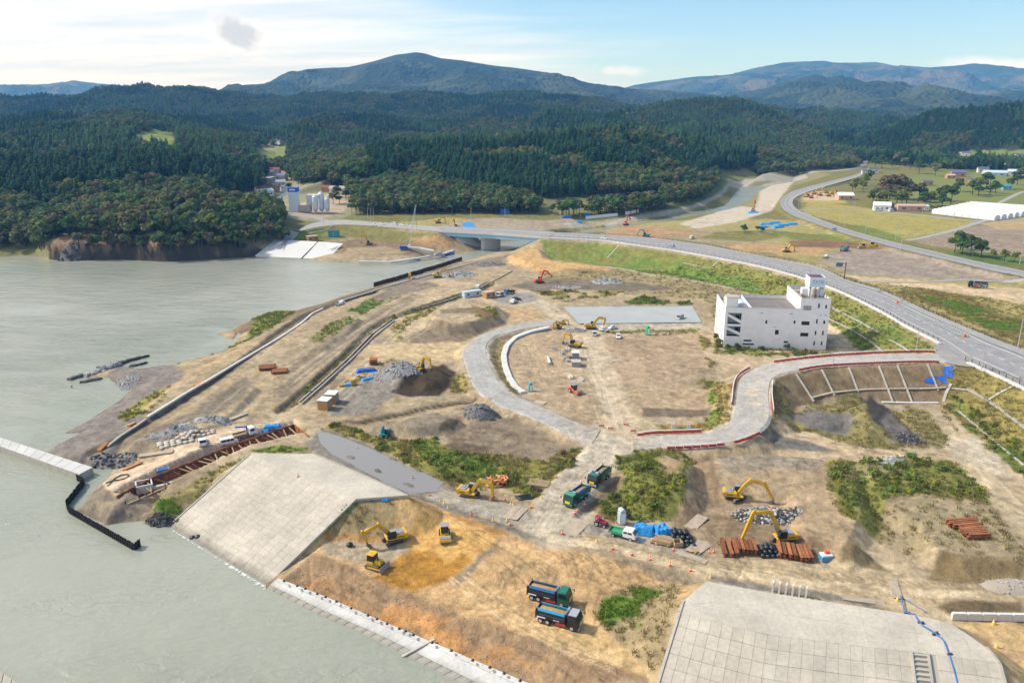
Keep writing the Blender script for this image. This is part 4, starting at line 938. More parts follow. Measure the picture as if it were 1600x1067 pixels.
def ground_material():
 m = bpy.data.materials.new('ground');m.use_nodes = True
 nt = m.node_tree;N = nt.nodes;L = nt.links.new
 b = N['Principled BSDF'];b.inputs['Roughness'].default_value = 0.95;b.inputs['Specular IOR Level'].default_value = 0.12
 at_ = N.new('ShaderNodeAttribute');at_.attribute_name = 'col'
 av = N.new('ShaderNodeAttribute');av.attribute_name = 'veg'
 tc = N.new('ShaderNodeTexCoord')
 def noise(scale,det,rough=0.6):
  n = N.new('ShaderNodeTexNoise');n.inputs['Scale'].default_value = scale;n.inputs['Detail'].default_value = det;n.inputs['Roughness'].default_value = rough
  L(tc.outputs['Object'],n.inputs['Vector']);return n
 n1 = noise(0.5,9,0.78);n2 = noise(2.6,6,0.8)
 ad = N.new('ShaderNodeMath');ad.operation = 'ADD';L(n1.outputs['Fac'],ad.inputs[0]);L(n2.outputs['Fac'],ad.inputs[1])
 mr = N.new('ShaderNodeMapRange');mr.inputs[1].default_value = 0.72;mr.inputs[2].default_value = 1.28;mr.inputs[3].default_value = 0.58;mr.inputs[4].default_value = 1.36
 L(ad.outputs[0],mr.inputs[0])
 hs = N.new('ShaderNodeMix');hs.data_type = 'RGBA'
 vm = N.new('ShaderNodeVectorMath');vm.operation = 'SCALE';L(at_.outputs['Color'],vm.inputs[0]);L(mr.outputs[0],vm.inputs['Scale'])
 vo = N.new('ShaderNodeTexVoronoi');vo.inputs['Scale'].default_value = 1.3;L(tc.outputs['Object'],vo.inputs['Vector'])
 st = N.new('ShaderNodeMapRange');st.inputs[1].default_value = 0.10;st.inputs[2].default_value = 0.16;st.inputs[3].default_value = 0.55;st.inputs[4].default_value = 0
 L(vo.outputs['Distance'],st.inputs[0])
 nv = N.new('ShaderNodeMath');nv.operation = 'SUBTRACT';nv.inputs[0].default_value = 1;L(av.outputs['Fac'],nv.inputs[1])
 sm = N.new('ShaderNodeMath');sm.operation = 'MULTIPLY';L(st.outputs[0],sm.inputs[0]);L(nv.outputs[0],sm.inputs[1])
 n4 = noise(0.06,3)
 sg = N.new('ShaderNodeMapRange');sg.inputs[1].default_value = 0.45;sg.inputs[2].default_value = 0.6;L(n4.outputs['Fac'],sg.inputs[0])
 sm2 = N.new('ShaderNodeMath');sm2.operation = 'MULTIPLY';L(sm.outputs[0],sm2.inputs[0]);L(sg.outputs[0],sm2.inputs[1])
 L(sm2.outputs[0],hs.inputs[0]);L(vm.outputs[0],hs.inputs[6]);hs.inputs[7].default_value = (0.42,0.40,0.37,1)
 L(hs.outputs[2],b.inputs['Base Color'])
 n3 = noise(0.9,8,0.72)
 bp = N.new('ShaderNodeBump');bp.inputs['Distance'].default_value = 0.35;bp.inputs['Strength'].default_value = 0.9
 L(n3.outputs['Fac'],bp.inputs['Height'])
 n5 = N.new('ShaderNodeTexVoronoi');n5.inputs['Scale'].default_value = 0.045;L(tc.outputs['Object'],n5.inputs['Vector'])
 cd = N.new('ShaderNodeVectorMath');cd.operation = 'LENGTH';L(tc.outputs['Object'],cd.inputs[0])
 fr = N.new('ShaderNodeMapRange');fr.inputs[1].default_value = 1500;fr.inputs[2].default_value = 3500;fr.inputs[3].default_value = 0;fr.inputs[4].default_value = 1
 L(cd.outputs['Value'],fr.inputs[0])
 b2 = N.new('ShaderNodeBump');b2.invert = True;b2.inputs['Distance'].default_value = 14
 L(fr.outputs[0],b2.inputs['Strength']);L(n5.outputs['Distance'],b2.inputs['Height']);L(bp.outputs[0],b2.inputs['Normal'])
 L(b2.outputs[0],b.inputs['Normal'])
 return m
GROUND_MAT = ground_material()
def grid_mesh(name,i0,i1,kind):
 n = (i1 - i0)
 X = SX[i0:i1].ravel();Y = SY[i0:i1].ravel();Z = HZ[i0:i1].ravel()
 co = np.stack((X,Y,Z),1).astype(np.float32)
 idx = np.arange(n * NT).reshape(n,NT)
 q = np.stack((idx[:-1,:-1],idx[:-1,1:],idx[1:,1:],idx[1:,:-1]),-1).reshape(-1,4)
 me = bpy.data.meshes.new(name)
 me.vertices.add(len(co));me.vertices.foreach_set('co',co.ravel())
 me.loops.add(q.size);me.loops.foreach_set('vertex_index',q[:,::-1].ravel().astype(np.int32))
 me.polygons.add(len(q));me.polygons.foreach_set('loop_start',(np.arange(len(q)) * 4).astype(np.int32))
 me.polygons.foreach_set('loop_total',np.full(len(q),4,np.int32))
 me.polygons.foreach_set('use_smooth',np.ones(len(q),bool))
 a = me.attributes.new('col','FLOAT_COLOR','POINT')
 c4 = np.ones((len(co),4),np.float32);c4[:,:3] = CLR[i0:i1].reshape(-1,3)
 a.data.foreach_set('color',c4.ravel())
 v = me.attributes.new('veg','FLOAT','POINT');v.data.foreach_set('value',VEG[i0:i1].ravel().astype(np.float32))
 me.materials.append(GROUND_MAT)
 me.update(calc_edges=True)
 o = bpy.data.objects.new(name,me);COL.objects.link(o)
 return tag(o,kind=kind)
_cut = int(np.searchsorted(RR,3000))
grid_mesh('ground',0,_cut + 1,'structure')['label'] = 'worked ground, fields and wooded hills around the bay'
grid_mesh('mountains',_cut,NR,'structure')['label'] = 'distant blue wooded mountains on the skyline'
# sea
def water_material(name,col,deep,rough,wave,scale,stretch=(1,1,1)):
 m = bpy.data.materials.new(name);m.use_nodes = True
 nt = m.node_tree;N = nt.nodes;L = nt.links.new
 b = N['Principled BSDF'];b.inputs['Roughness'].default_value = rough;b.inputs['IOR'].default_value = 1.33
 b.inputs['Specular IOR Level'].default_value = 0.5
 tc = N.new('ShaderNodeTexCoord')
 n = N.new('ShaderNodeTexNoise');n.inputs['Scale'].default_value = 0.012;n.inputs['Detail'].default_value = 4
 L(tc.outputs['Object'],n.inputs['Vector'])
 mr = N.new('ShaderNodeMapRange');mr.inputs[1].default_value = 0.38;mr.inputs[2].default_value = 0.64;L(n.outputs['Fac'],mr.inputs[0])
 mx = N.new('ShaderNodeMix');mx.data_type = 'RGBA';mx.inputs[6].default_value = (*col,1);mx.inputs[7].default_value = (*deep,1)
 L(mr.outputs[0],mx.inputs[0])
 L(mx.outputs[2],b.inputs['Base Color'])
 mp = N.new('ShaderNodeMapping');mp.inputs['Scale'].default_value = stretch;mp.inputs['Rotation'].default_value = (0,0,R(24))
 L(tc.outputs['Object'],mp.inputs[0])
 w1 = N.new('ShaderNodeTexNoise');w1.inputs['Scale'].default_value = scale;w1.inputs['Detail'].default_value = 6;w1.inputs['Roughness'].default_value = 0.6;w1.inputs['Distortion'].default_value = 0.8
 L(mp.outputs[0],w1.inputs['Vector'])
 w2 = N.new('ShaderNodeTexNoise');w2.inputs['Scale'].default_value = scale * 0.22;w2.inputs['Detail'].default_value = 3
 L(mp.outputs[0],w2.inputs['Vector'])
 ad = N.new('ShaderNodeMath');ad.operation = 'MULTIPLY_ADD';ad.inputs[1].default_value = 2.2
 L(w2.outputs['Fac'],ad.inputs[0]);L(w1.outputs['Fac'],ad.inputs[2])
 bp = N.new('ShaderNodeBump');bp.inputs['Distance'].default_value = wave * 1.4
 n7 = N.new('ShaderNodeTexNoise');n7.inputs['Scale'].default_value = 0.022;n7.inputs['Detail'].default_value = 5;n7.inputs['Distortion'].default_value = 1.2
 L(mp.outputs[0],n7.inputs['Vector'])
 m7 = N.new('ShaderNodeMapRange');m7.inputs[1].default_value = 0.36;m7.inputs[2].default_value = 0.62;m7.inputs[3].default_value = 0.25;m7.inputs[4].default_value = 1;L(n7.outputs['Fac'],m7.inputs[0]);L(m7.outputs[0],bp.inputs['Strength'])
 L(ad.outputs[0],bp.inputs['Height']);L(bp.outputs[0],b.inputs['Normal'])
 return m
SEA_MAT = water_material('sea_water',(0.32,0.328,0.268),(0.25,0.275,0.215),0.13,0.3,0.55,(0.7,1.5,1))
sea = new_obj('sea',[(-1500,20,0),(240,20,0),(240,620,0),(420,1250,0),(120,1250,0),(60,640,0),(-1500,640,0)],[(0,1,2,5,6),(2,3,4,5)],SEA_MAT)
tag(sea,'pale grey green sea water of the bay',None,None,'structure')
# trees
def leaf_mat(name,col,var=0.25,hue=0.0):
 m = bpy.data.materials.new(name);m.use_nodes = True
 nt = m.node_tree;N = nt.nodes;L = nt.links.new
 b = N['Principled BSDF'];b.inputs['Roughness'].default_value = 0.75;b.inputs['Specular IOR Level'].default_value = 0.15
 oi = N.new('ShaderNodeObjectInfo')
 geo = N.new('ShaderNodeNewGeometry')
 hs = N.new('ShaderNodeHueSaturation');hs.inputs['Color'].default_value = (*col,1)
 mr = N.new('ShaderNodeMapRange');mr.inputs[3].default_value = 1 - var;mr.inputs[4].default_value = 1 + var
 L(oi.outputs['Random'],mr.inputs[0])
 m2 = N.new('ShaderNodeMapRange');m2.inputs[3].default_value = 0.72;m2.inputs[4].default_value = 1.3
 L(geo.outputs['Random Per Island'],m2.inputs[0])
 mu = N.new('ShaderNodeMath');mu.operation = 'MULTIPLY';L(mr.outputs[0],mu.inputs[0]);L(m2.outputs[0],mu.inputs[1])
 L(mu.outputs[0],hs.inputs['Value'])
 mh = N.new('ShaderNodeMath');mh.operation = 'MULTIPLY_ADD';mh.inputs[1].default_value = 0.035;mh.inputs[2].default_value = 0.485
 L(oi.outputs['Random'],mh.inputs[0]);L(mh.outputs[0],hs.inputs['Hue'])
 L(hs.outputs[0],b.inputs['Base Color'])
 tr = N.new('ShaderNodeBsdfTranslucent');L(hs.outputs[0],tr.inputs['Color'])
 ms = N.new('ShaderNodeMixShader');ms.inputs[0].default_value = 0.22
 L(b.outputs[0],ms.inputs[1]);L(tr.outputs[0],ms.inputs[2]);L(ms.outputs[0],N['Material Output'].inputs['Surface'])
 return m
LEAF = {
 'cedar': leaf_mat('cedar_needles',(0.036,0.088,0.032),0.45,-0.01),
 'green': leaf_mat('green_leaves',(0.078,0.128,0.034),0.34,0.03),
 'olive': leaf_mat('olive_leaves',(0.13,0.142,0.045),0.3,0.03),
 'brown': leaf_mat('autumn_leaves',(0.165,0.135,0.066),0.3,-0.05),
 'yellow': leaf_mat('yellow_green_leaves',(0.17,0.19,0.04),0.25,0.02),
 'litcedar': leaf_mat('light_conifer',(0.10,0.172,0.058),0.36,-0.01),  # paler cedar copy: sun and haze on farther ridges put into the colour
 'bare': leaf_mat('bare_twigs',(0.17,0.15,0.125),0.2),
}
BARK = mat('bark',(0.105,0.082,0.062),0.9,noise=0.4,nscale=2.0)
PALEBARK = mat('pale_bark',(0.21,0.175,0.14),0.9,noise=0.3,nscale=2.0)
def cedar_crown(seed,h=24.0,base=0.34,rad=3.0,tiers=13,per=7):
 q = random.Random(seed);v = [];f = []
 for t in range(tiers):
  k = t / (tiers - 1)
  z = h * (base + (1 - base) * (k ** 0.92))
  r = rad * ((1 - k) ** 0.45 * (0.55 + 0.45 * min(1,k * 5)) + 0.13)
  n = max(4,int(per * (1 - 0.45 * k)))
  a0 = q.uniform(0,6.28)
  for i in range(n):
   a = a0 + 6.283 * i / n + q.uniform(-.3,.3);rr_ = r * q.uniform(0.72,1.2);dz = q.uniform(-0.4,0.5)
   w = rr_ * q.uniform(0.30,0.46)
   ca,sa = math.cos(a),math.sin(a)
   up = q.uniform(0.25,0.9);dr = rr_ * q.uniform(0.18,0.42)
   b = len(v)
   v += [(0.1 * ca,0.1 * sa,z + dz + up),(ca * rr_ * 0.62 - sa * w,sa * rr_ * 0.62 + ca * w,z + dz - dr * 0.5),
     (ca * rr_,sa * rr_,z + dz - dr),(ca * rr_ * 0.62 + sa * w,sa * rr_ * 0.62 - ca * w,z + dz - dr * 0.5)]
   f += [(b,b + 1,b + 2,b + 3)]
   v += [(ca * rr_ * 0.5 - sa * w * .8,sa * rr_ * 0.5 + ca * w * .8,z + dz - dr * 0.2),(ca * rr_ * 0.9,sa * rr_ * 0.9,z + dz - dr * .6),(ca * rr_ * 0.55,sa * rr_ * 0.55,z + dz - dr - q.uniform(0.8,1.6))]
   f += [(b + 4,b + 5,b + 6)]
 b = len(v);v += [(0.25,0,h * .96),(-0.2,0.2,h * .96),(0,-0.25,h * .96),(0,0,h * 1.03)]
 f += [(b,b + 1,b + 3),(b + 1,b + 2,b + 3),(b + 2,b,b + 3)]
 return v,f
def leafy_crown(seed,h=13.0,rad=5.0,n=420,leaf=0.85,lobes=9,low=0.28,flat=0.75):
 """leaf sprays spread over and through the lobes of an uneven crown"""
 q = random.Random(seed);v = [];f = []
 L_ = []
 for i in range(lobes):
  a = q.uniform(0,6.283);d = rad * 0.62 * math.sqrt(q.random())
  z = h * (low + (1 - low) * (0.25 + 0.62 * q.random() * (1 - 0.5 * d / rad)))
  L_.append((d * math.cos(a),d * math.sin(a),z,rad * q.uniform(0.30,0.52)))
 for i in range(n):
  cx,cy,cz,r = L_[q.randrange(lobes)]
  u = q.uniform(-0.55,1);t = q.uniform(0,6.283);s = math.sqrt(max(0,1 - u * u));k = q.uniform(0.7,1.06)
  nx,ny,nz = s * math.cos(t),s * math.sin(t),u
  p = Vector((cx + nx * r * k,cy + ny * r * k,cz + nz * r * k * flat))
  nn = Vector((nx + q.uniform(-.6,.6),ny + q.uniform(-.6,.6),nz + 0.5 + q.uniform(-.5,.5))).normalized()
  e1 = nn.orthogonal().normalized();e2 = nn.cross(e1);th = q.uniform(0,6.28)
  a1 = e1 * math.cos(th) + e2 * math.sin(th);a2 = nn.cross(a1)
  l = leaf * q.uniform(0.6,1.4);w = l * q.uniform(0.55,0.9)
  b = len(v)
  v += [tuple(p - a1 * l),tuple(p - a2 * w + nn * .15),tuple(p + a1 * l),tuple(p + a2 * w + nn * .12)]
  f.append((b,b + 1,b + 2,b + 3))
 return v,f
def trunk_mesh(h,r,limbs=0,seed=0,crown_r=3.0):
 m = MB();q = random.Random(seed)
 m.tube([(0,0,-1.0),(0.05 * h * q.uniform(-.3,.3),0.02 * h,h * 0.45),(0.03 * h * q.uniform(-1,1),0,h)],[r,r * 0.72,r * 0.25],6)
 for i in range(limbs):
  a = 6.283 * i / limbs + q.uniform(-.4,.4);z0 = h * q.uniform(0.35,0.7)
  e = (crown_r * 0.75 * math.cos(a),crown_r * 0.75 * math.sin(a),z0 + h * q.uniform(0.15,0.35))
  m.tube([(0,0,z0),((e[0]) * .5,e[1] * .5,z0 + (e[2] - z0) * .65),e],[r * .45,r * .3,r * .12],5)
 return m
PROTO = {}     # kind -> list of (crown mesh, trunk mesh)
def proto_mesh(name,v,f,m):
 me = bpy.data.meshes.new(name);me.from_pydata(v,[],f);me.materials.append(m);me.update();return me
def add_proto(kind,crown,leafm,trunk,barkm):
 c = proto_mesh('crown',*crown,leafm)
 t = proto_mesh('trunk',trunk.v,trunk.f,barkm)
 t.polygons.foreach_set('use_smooth',[True] * len(t.polygons))
 PROTO.setdefault(kind,[]).append((c,t))
for s in range(4):
 add_proto('cedar',cedar_crown(100 + s,17 + 1.8 * s,(0.38,0.3,0.22,0.3)[s],3.3 + .35 * s,12,9),LEAF['cedar'],trunk_mesh(16 + 1.7 * s,0.34),PALEBARK)
for s in range(3):
 add_proto('litcedar',cedar_crown(150 + s,16 + 1.5 * s,(0.2,0.16,0.25)[s],3.6 + .35 * s,11,9),LEAF['litcedar'],trunk_mesh(15 + 1.5 * s,0.3),PALEBARK)
for k,sd in (('green',200),('olive',210),('brown',220),('yellow',230)):
 for s in range(3):
  add_proto(k,leafy_crown(sd + s,12 + s * 1.3,4.6 + 0.5 * s,430,0.8,9 + s),LEAF[k],trunk_mesh(9.5 + s,0.3,5,sd + s,4),BARK)
for s in range(2):
 add_proto('bare',leafy_crown(240 + s,13,3.6,130,0.5,8),LEAF['bare'],trunk_mesh(13,0.24,9,240 + s,3.6),PALEBARK)
def gn_scatter(obj,picks):
 """instances on the points of obj: attribute 'pick' chooses the plant, 'size' and 'turn' vary it"""
 ng = bpy.data.node_groups.new('scatter','GeometryNodeTree')
 ng.interface.new_socket('Geometry',in_out='INPUT',socket_type='NodeSocketGeometry')
 ng.interface.new_socket('Geometry',in_out='OUTPUT',socket_type='NodeSocketGeometry')
 N = ng.nodes.new;L = ng.links.new
 gi = N('NodeGroupInput');go = N('NodeGroupOutput');jn = N('GeometryNodeJoinGeometry')
 def attr(n,t):
  a = N('GeometryNodeInputNamedAttribute');a.data_type = t;a.inputs['Name'].default_value = n;return a
 pk = attr('pick','INT');sz = attr('size','FLOAT_VECTOR');tn = attr('turn','FLOAT')
 cx = N('ShaderNodeCombineXYZ');L(tn.outputs['Attribute'],cx.inputs['Z'])
 for i,po in enumerate(picks):
  oi = N('GeometryNodeObjectInfo');oi.inputs['Object'].default_value = po;oi.inputs['As Instance'].default_value = True
  cmp = N('FunctionNodeCompare');cmp.data_type = 'INT';cmp.operation = 'EQUAL'
  isk = [s for s in cmp.inputs if s.type == 'INT' and s.enabled]
  L(pk.outputs['Attribute'],isk[0]);isk[1].default_value = i
  ip = N('GeometryNodeInstanceOnPoints')
  L(gi.outputs[0],ip.inputs['Points']);L(cmp.outputs['Result'],ip.inputs['Selection'])
  L(oi.outputs['Geometry'],ip.inputs['Instance']);L(sz.outputs['Attribute'],ip.inputs['Scale']);L(cx.outputs[0],ip.inputs['Rotation'])
  L(ip.outputs[0],jn.inputs[0])
 L(jn.outputs[0],go.inputs[0])
 md = obj.modifiers.new('scatter','NODES');md.node_group = ng
def scatter_obj(name,P,pick,size,turn,picks,label):
 me = bpy.data.meshes.new(name)
 me.vertices.add(len(P));me.vertices.foreach_set('co',np.asarray(P,np.float32).ravel())
 a = me.attributes.new('pick','INT','POINT');a.data.foreach_set('value',np.asarray(pick,np.int32))
 a = me.attributes.new('size','FLOAT_VECTOR','POINT');a.data.foreach_set('vector',np.asarray(size,np.float32).ravel())
 a = me.attributes.new('turn','FLOAT','POINT');a.data.foreach_set('value',np.asarray(turn,np.float32))
 me.update()
 o = bpy.data.objects.new(name,me);COL.objects.link(o)
 gn_scatter(o,picks)
 tag(o,label,None,None,'stuff')
 return o
def plant_proto(kind,i):
 """crown and trunk joined, for the mass of the wood"""
 c,t = PROTO[kind][i]
 me = bpy.data.meshes.new(kind)
 cv = [v.co[:] for v in c.vertices];tv = [v.co[:] for v in t.vertices]
 cf = [tuple(p.vertices) for p in c.polygons];tf = [tuple(k + len(cv) for k in p.vertices) for p in t.polygons]
 me.from_pydata(cv + tv,[],cf + tf)
 me.materials.append(c.materials[0]);me.materials.append(t.materials[0])
 me.polygons.foreach_set('material_index',[0] * len(cf) + [1] * len(tf))
 me.update()
 return bpy.data.objects.new(kind + '_tree_seedling',me)
PICKS = [];PICK_ID = {}
for k in ('cedar','litcedar','green','olive','brown','yellow','bare'):
 for i in range(len(PROTO[k])):
  PICK_ID[(k,i)] = len(PICKS);PICKS.append(plant_proto(k,i))
def W2(pts): return [at(x,y) for x,y in pts]
# clearings: fields, village, works
CLEAR = [W2([(200,232),(214,210),(235,204),(258,203),(278,212),(277,236),(240,229)]),
   W2([(398,250),(402,228),(448,226),(450,256),(425,262)]),
   W2([(408,318),(414,290),(420,268),(446,268),(462,292),(540,302),(560,325),(530,345),(470,345),(432,335)]),
   W2([(1480,252),(1500,240),(1540,232),(1620,236),(1700,250),(1600,256)]),
   W2([(622,282),(632,274),(640,282),(634,292)])]
BROADZ = [W2([(60,400),(60,345),(150,305),(320,295),(440,330),(446,385),(390,402)]),
   W2([(440,320),(448,275),(480,258),(530,243),(572,245),(575,300),(560,330)]),
   W2([(540,335),(545,300),(600,285),(660,268),(700,300),(830,318),(850,335)]),
   W2([(-400,410),(-400,330),(20,320),(90,345),(80,405)]),
   W2([(1180,275),(1190,235),(1240,215),(1330,240),(1345,262),(1250,272)]),
   W2([(850,335),(1000,322),(1080,300),(1120,275),(1120,290),(1100,312),(1000,336)])]
_vis = np.maximum.accumulate((HZ - CAM_H) / RR[:,None],axis=0)
def visible_at(x,y,z,top):
 th = np.arctan2(x,y);r = np.hypot(x,y)
 i = np.clip(np.searchsorted(RR,r) - 2,0,NR - 1);j = np.clip(((th - TH[0]) / (TH[1] - TH[0])).astype(int),0,NT - 1)
 return (z + top - CAM_H) / r > _vis[i,j] - 0.0005
def forest():
 g = np.random.default_rng(11)
 bands = [(440,1250,20.0),(1250,3050,38.0)]
 PX = [];PY = [];SC = []
 for r0,r1,area in bands:
  tot = (TH[-1] - TH[0]) * 0.5 * (r1 * r1 - r0 * r0)
  n = int(tot / area)
  r = np.sqrt(g.uniform(r0 * r0,r1 * r1,n));th = g.uniform(TH[0],TH[-1],n)
  PX.append(r * np.sin(th));PY.append(r * np.cos(th));SC.append(np.full(n,1.0))
 x = np.concatenate(PX);y = np.concatenate(PY);sc = np.concatenate(SC)
 z = hgt(x,y)
 th = np.arctan2(x,y);r = np.hypot(x,y)
 hill = HILL[np.clip(np.searchsorted(RR,r),0,NR - 1),np.clip(((th - TH[0]) / (TH[1] - TH[0])).astype(int),0,NT - 1)]
 k = (hill > 0.22) & (z > 5.0)
 foot = np.zeros(len(x),bool)
 for P in BROADZ[:1] + BROADZ[2:]:
  foot |= in_poly(x,y,P) & (z > 3.2)
 k |= foot
 for P in CLEAR: k &= ~in_poly(x,y,P)
 k &= visible_at(x,y,z,26)
 x,y,z,sc,r = x[k],y[k],z[k],sc[k],r[k]
 n = len(x)
 p1 = fbm(x,y,130,3,91);p2 = fbm(x,y,60,3,92)
 broad = (p1 + 0.5 * p2) > 0.20
 broad |= (r > 2000) & (p1 > 0.05)
 for P in BROADZ: broad |= in_poly(x,y,P)
 broad &= ~((p1 < -0.05) & (r < 900) & in_poly(x,y,BROADZ[4]))
 u = g.random(n)
 kinds = np.where(broad,'green','cedar').astype('<U8')
 autumn = np.clip(0.5 + p2 * 1.2,0.1,0.9)
 kinds[broad & (u < 0.27)] = 'olive'
 kinds[broad & (u > 1 - 0.15 * autumn)] = 'brown'
 kinds[broad & (u > 0.44) & (u < 0.49)] = 'yellow'
 kinds[broad & (u > 0.50) & (u < 0.56)] = 'bare'
 kinds[~broad & (u < 0.03)] = 'olive';kinds[~broad & (u > 0.975)] = 'green'
 size = np.empty((n,3))
 p3 = fbm(x,y,170,3,96)
 kinds[(kinds == 'cedar') & (p3 + g.normal(0,.12,n) + np.interp(r,[900,1050,1500,1700,1900],[-.36,.3,.2,-.2,.15]) > .12)] = 'litcedar'  # lighter stands by noise; distance bias paints the ridges lit and hazed
 s = sc * g.uniform(0.72,1.18,n) * np.interp(r,[700,1150,1800,3000],[1.0,.85,.72,.68])
 stand = 0.86 + 0.22 * (fbm(x,y,90,2,93))          # stands of different age
 s = np.where((kinds == 'cedar') | (kinds == 'litcedar'),s * stand,s * 1.0)
 size[:,0] = size[:,1] = s * g.uniform(0.9,1.15,n);size[:,2] = s
 turn = g.uniform(0,6.283,n)
 var = g.integers(0,12,n)
 pick = np.array([PICK_ID[(kk,vv % len(PROTO[kk]))] for kk,vv in zip(kinds,var)])
 order = np.argsort(r)
 infr = np.abs(x / y) < 0.66
 vis2 = visible_at(x,y,z,14) & infr
 single = []
 cnt = {}
 for i in order:
  if not vis2[i]: continue
  kk = 'cedar' if kinds[i] in ('cedar','litcedar') else 'broad'
  if cnt.get(kk,0) >= (110 if kk == 'cedar' else 170): continue
  if r[i] > 800: continue
  cnt[kk] = cnt.get(kk,0) + 1
  single.append(i)
 sset = np.zeros(n,bool);sset[single] = True
 for i in single:
  one_tree(kinds[i],int(var[i]),(x[i],y[i],z[i]),size[i],turn[i],'trees along the edge of the wood')
 m = ~sset
 scatter_obj('forest',np.stack((x,y,z),1)[m],pick[m],size[m],turn[m],PICKS,'dense dark cedar and mixed forest covering the hills')
 return n
PLACE = {'head': 'on the rocky headland','edge': 'at the foot of the wooded hills'}
LOOK = {'cedar': ('cedar_tree','dark cedar with bare lower trunk'),'litcedar': ('conifer_tree','light green conifer'),'green': ('broadleaf_tree','rounded green broadleaf tree'),'olive': ('broadleaf_tree','olive green broadleaf tree'),
  'brown': ('broadleaf_tree','brownish autumn broadleaf tree'),'yellow': ('broadleaf_tree','bright yellow green tree'),'bare': ('bare_tree','pale thin tree with bare twigs')}
def one_tree(kind,var,loc,size,turn,group,where=None):
 name,look = LOOK[kind]
 if where is None:
  bx = 800 + F * loc[0] / (loc[1] * CP - (loc[2] - CAM_H) * SP)
  where = next(w for k,w in ((88,'on the bank beside the bay'),(170,'on the headland above the bare red cliff'),(260,'on the left half of the headland'),(345,'on the right half of the headland'),(450,'on the headland beside the white slope'),(575,'behind the concrete plant'),(700,'behind the crane'),(850,'on the hill foot behind the bridge'),(1000,'behind the white hoardings'),(1200,'along the river levee'),(9999,'at the mouth of the valley')) if bx < k)
 e = empty(name,loc,turn,'%s %s' % (look,where),'tree','%s %s' % (look,where))
 e.scale = size
 c,t = PROTO[kind][var % len(PROTO[kind])]
 for nm,me in (('crown',c),('trunk',t)):
  o = bpy.data.objects.new(nm,me);COL.objects.link(o);o.parent = e
 return e
N_FOREST = forest()
# trees of the farmland on the right and round the village
_q = random.Random(31)
def clump(pts,kinds,s0,s1,where,jitter=5):
 for x,y in pts:
  k = _q.choice(kinds);p = at(x + _q.uniform(-jitter,jitter),y + _q.uniform(-1,1))
  s = _q.uniform(s0,s1)
  one_tree(k,_q.randrange(12),p,(s * 1.1,s * 1.1,s),_q.uniform(0,6.28),None,where)
clump([(1372,318),(1388,322),(1405,318),(1420,322),(1436,316),(1398,312),(1415,310),(1384,312)],['brown','brown','olive'],1.4,1.75,'in the farmland grove beside the greenhouses')
clump([(1362,324),(1378,326),(1440,324),(1455,322),(1470,326),(1482,320),(1450,316),(1470,314),(1410,326)],['green','green','yellow'],1.1,1.45,'in the farmland grove beside the greenhouses')
clump([(1368,262),(1380,264),(1395,263),(1410,262),(1420,265),(1402,258),(1385,258)],['green','cedar','brown'],1.0,1.4,'by the valley road at the foot of the hill')
clump([(1330,300),(1340,296),(1350,292),(1358,288),(1345,300),(1362,282)],['green','yellow'],0.8,1.1,'beside the bypass near the machine yard')
clump([(1440,272),(1455,268),(1468,262),(1478,266),(1490,272),(1460,276),(1500,268)],['green','green','olive'],1.1,1.6,'round the farmhouse')
clump([(1512,262),(1522,258),(1535,260),(1545,264),(1530,268)],['cedar','green'],1.1,1.4,'round the farmhouse')
clump([(1500,300),(1515,304),(1530,300),(1545,306),(1560,302),(1538,292),(1550,288),(1525,308),(1575,296),(1590,290),(1598,282)],['olive','green','green'],1.0,1.4,'among the fields behind the greenhouses')
clump([(1492,396),(1505,398),(1518,400),(1500,390),(1530,402)],['green'],0.8,1.05,'beside the bypass and bare field')
clump([(1548,405),(1565,408),(1580,410)],['green','yellow'],0.4,0.55,'beside the bypass and bare field')
clump([(812,330),(835,332),(822,326),(800,330)],['green','green','olive'],0.9,1.3,'on the green bank above the bridge')
clump([(x + _q.uniform(-6,6),388 + _q.uniform(-5,3)) for x in range(120,396,9)],['green','green','olive','brown'],0.5,0.85,None,3)
clump([(404,330),(412,336),(424,340),(436,345),(440,352)],['green','olive'],0.8,1.1,'beside the plant below the village')
clump([(450,300),(530,318),(538,312),(528,308),(524,320)],['green','olive'],0.7,0.9,'beside the concrete plant yard')
clump([(412,268),(418,262),(450,268),(452,276),(410,280)],['green','cedar'],0.7,0.9,'among the village houses')
clump([(1158,362),(1166,364),(1184,362),(1195,365)],['green','olive'],0.38,0.55,'beside the blue tarpaulins of the far works')
# air
def build_haze():
 x,y0,y1,z0,z1 = 9400,-200,13000,-14.0,float(max(HZ.max(),300)) + 30
 v = [(-x,y0,z0),(x,y0,z0),(x,y1,z0),(-x,y1,z0),(-x,y0,z1),(x,y0,z1),(x,y1,z1),(-x,y1,z1)]
 m = bpy.data.materials.new('haze');m.use_nodes = True
 N = m.node_tree.nodes;N.clear()
 out = N.new('ShaderNodeOutputMaterial');pv = N.new('ShaderNodeVolumePrincipled')
 pv.inputs['Color'].default_value = (0.16,0.47,1.0,1)
 pv.inputs['Density'].default_value = 8.5e-5
 pv.inputs['Absorption Color'].default_value = (1,1,1,1)
 pv.inputs['Anisotropy'].default_value = 0.0
 m.node_tree.links.new(pv.outputs[0],out.inputs['Volume'])
 o = new_obj('haze',v,[(3,2,1,0),(4,5,6,7),(0,1,5,4),(1,2,6,5),(2,3,7,6),(3,0,4,7)],m)
 tag(o,'thin bluish haze in the air over the valley',None,None,'stuff')
build_haze()
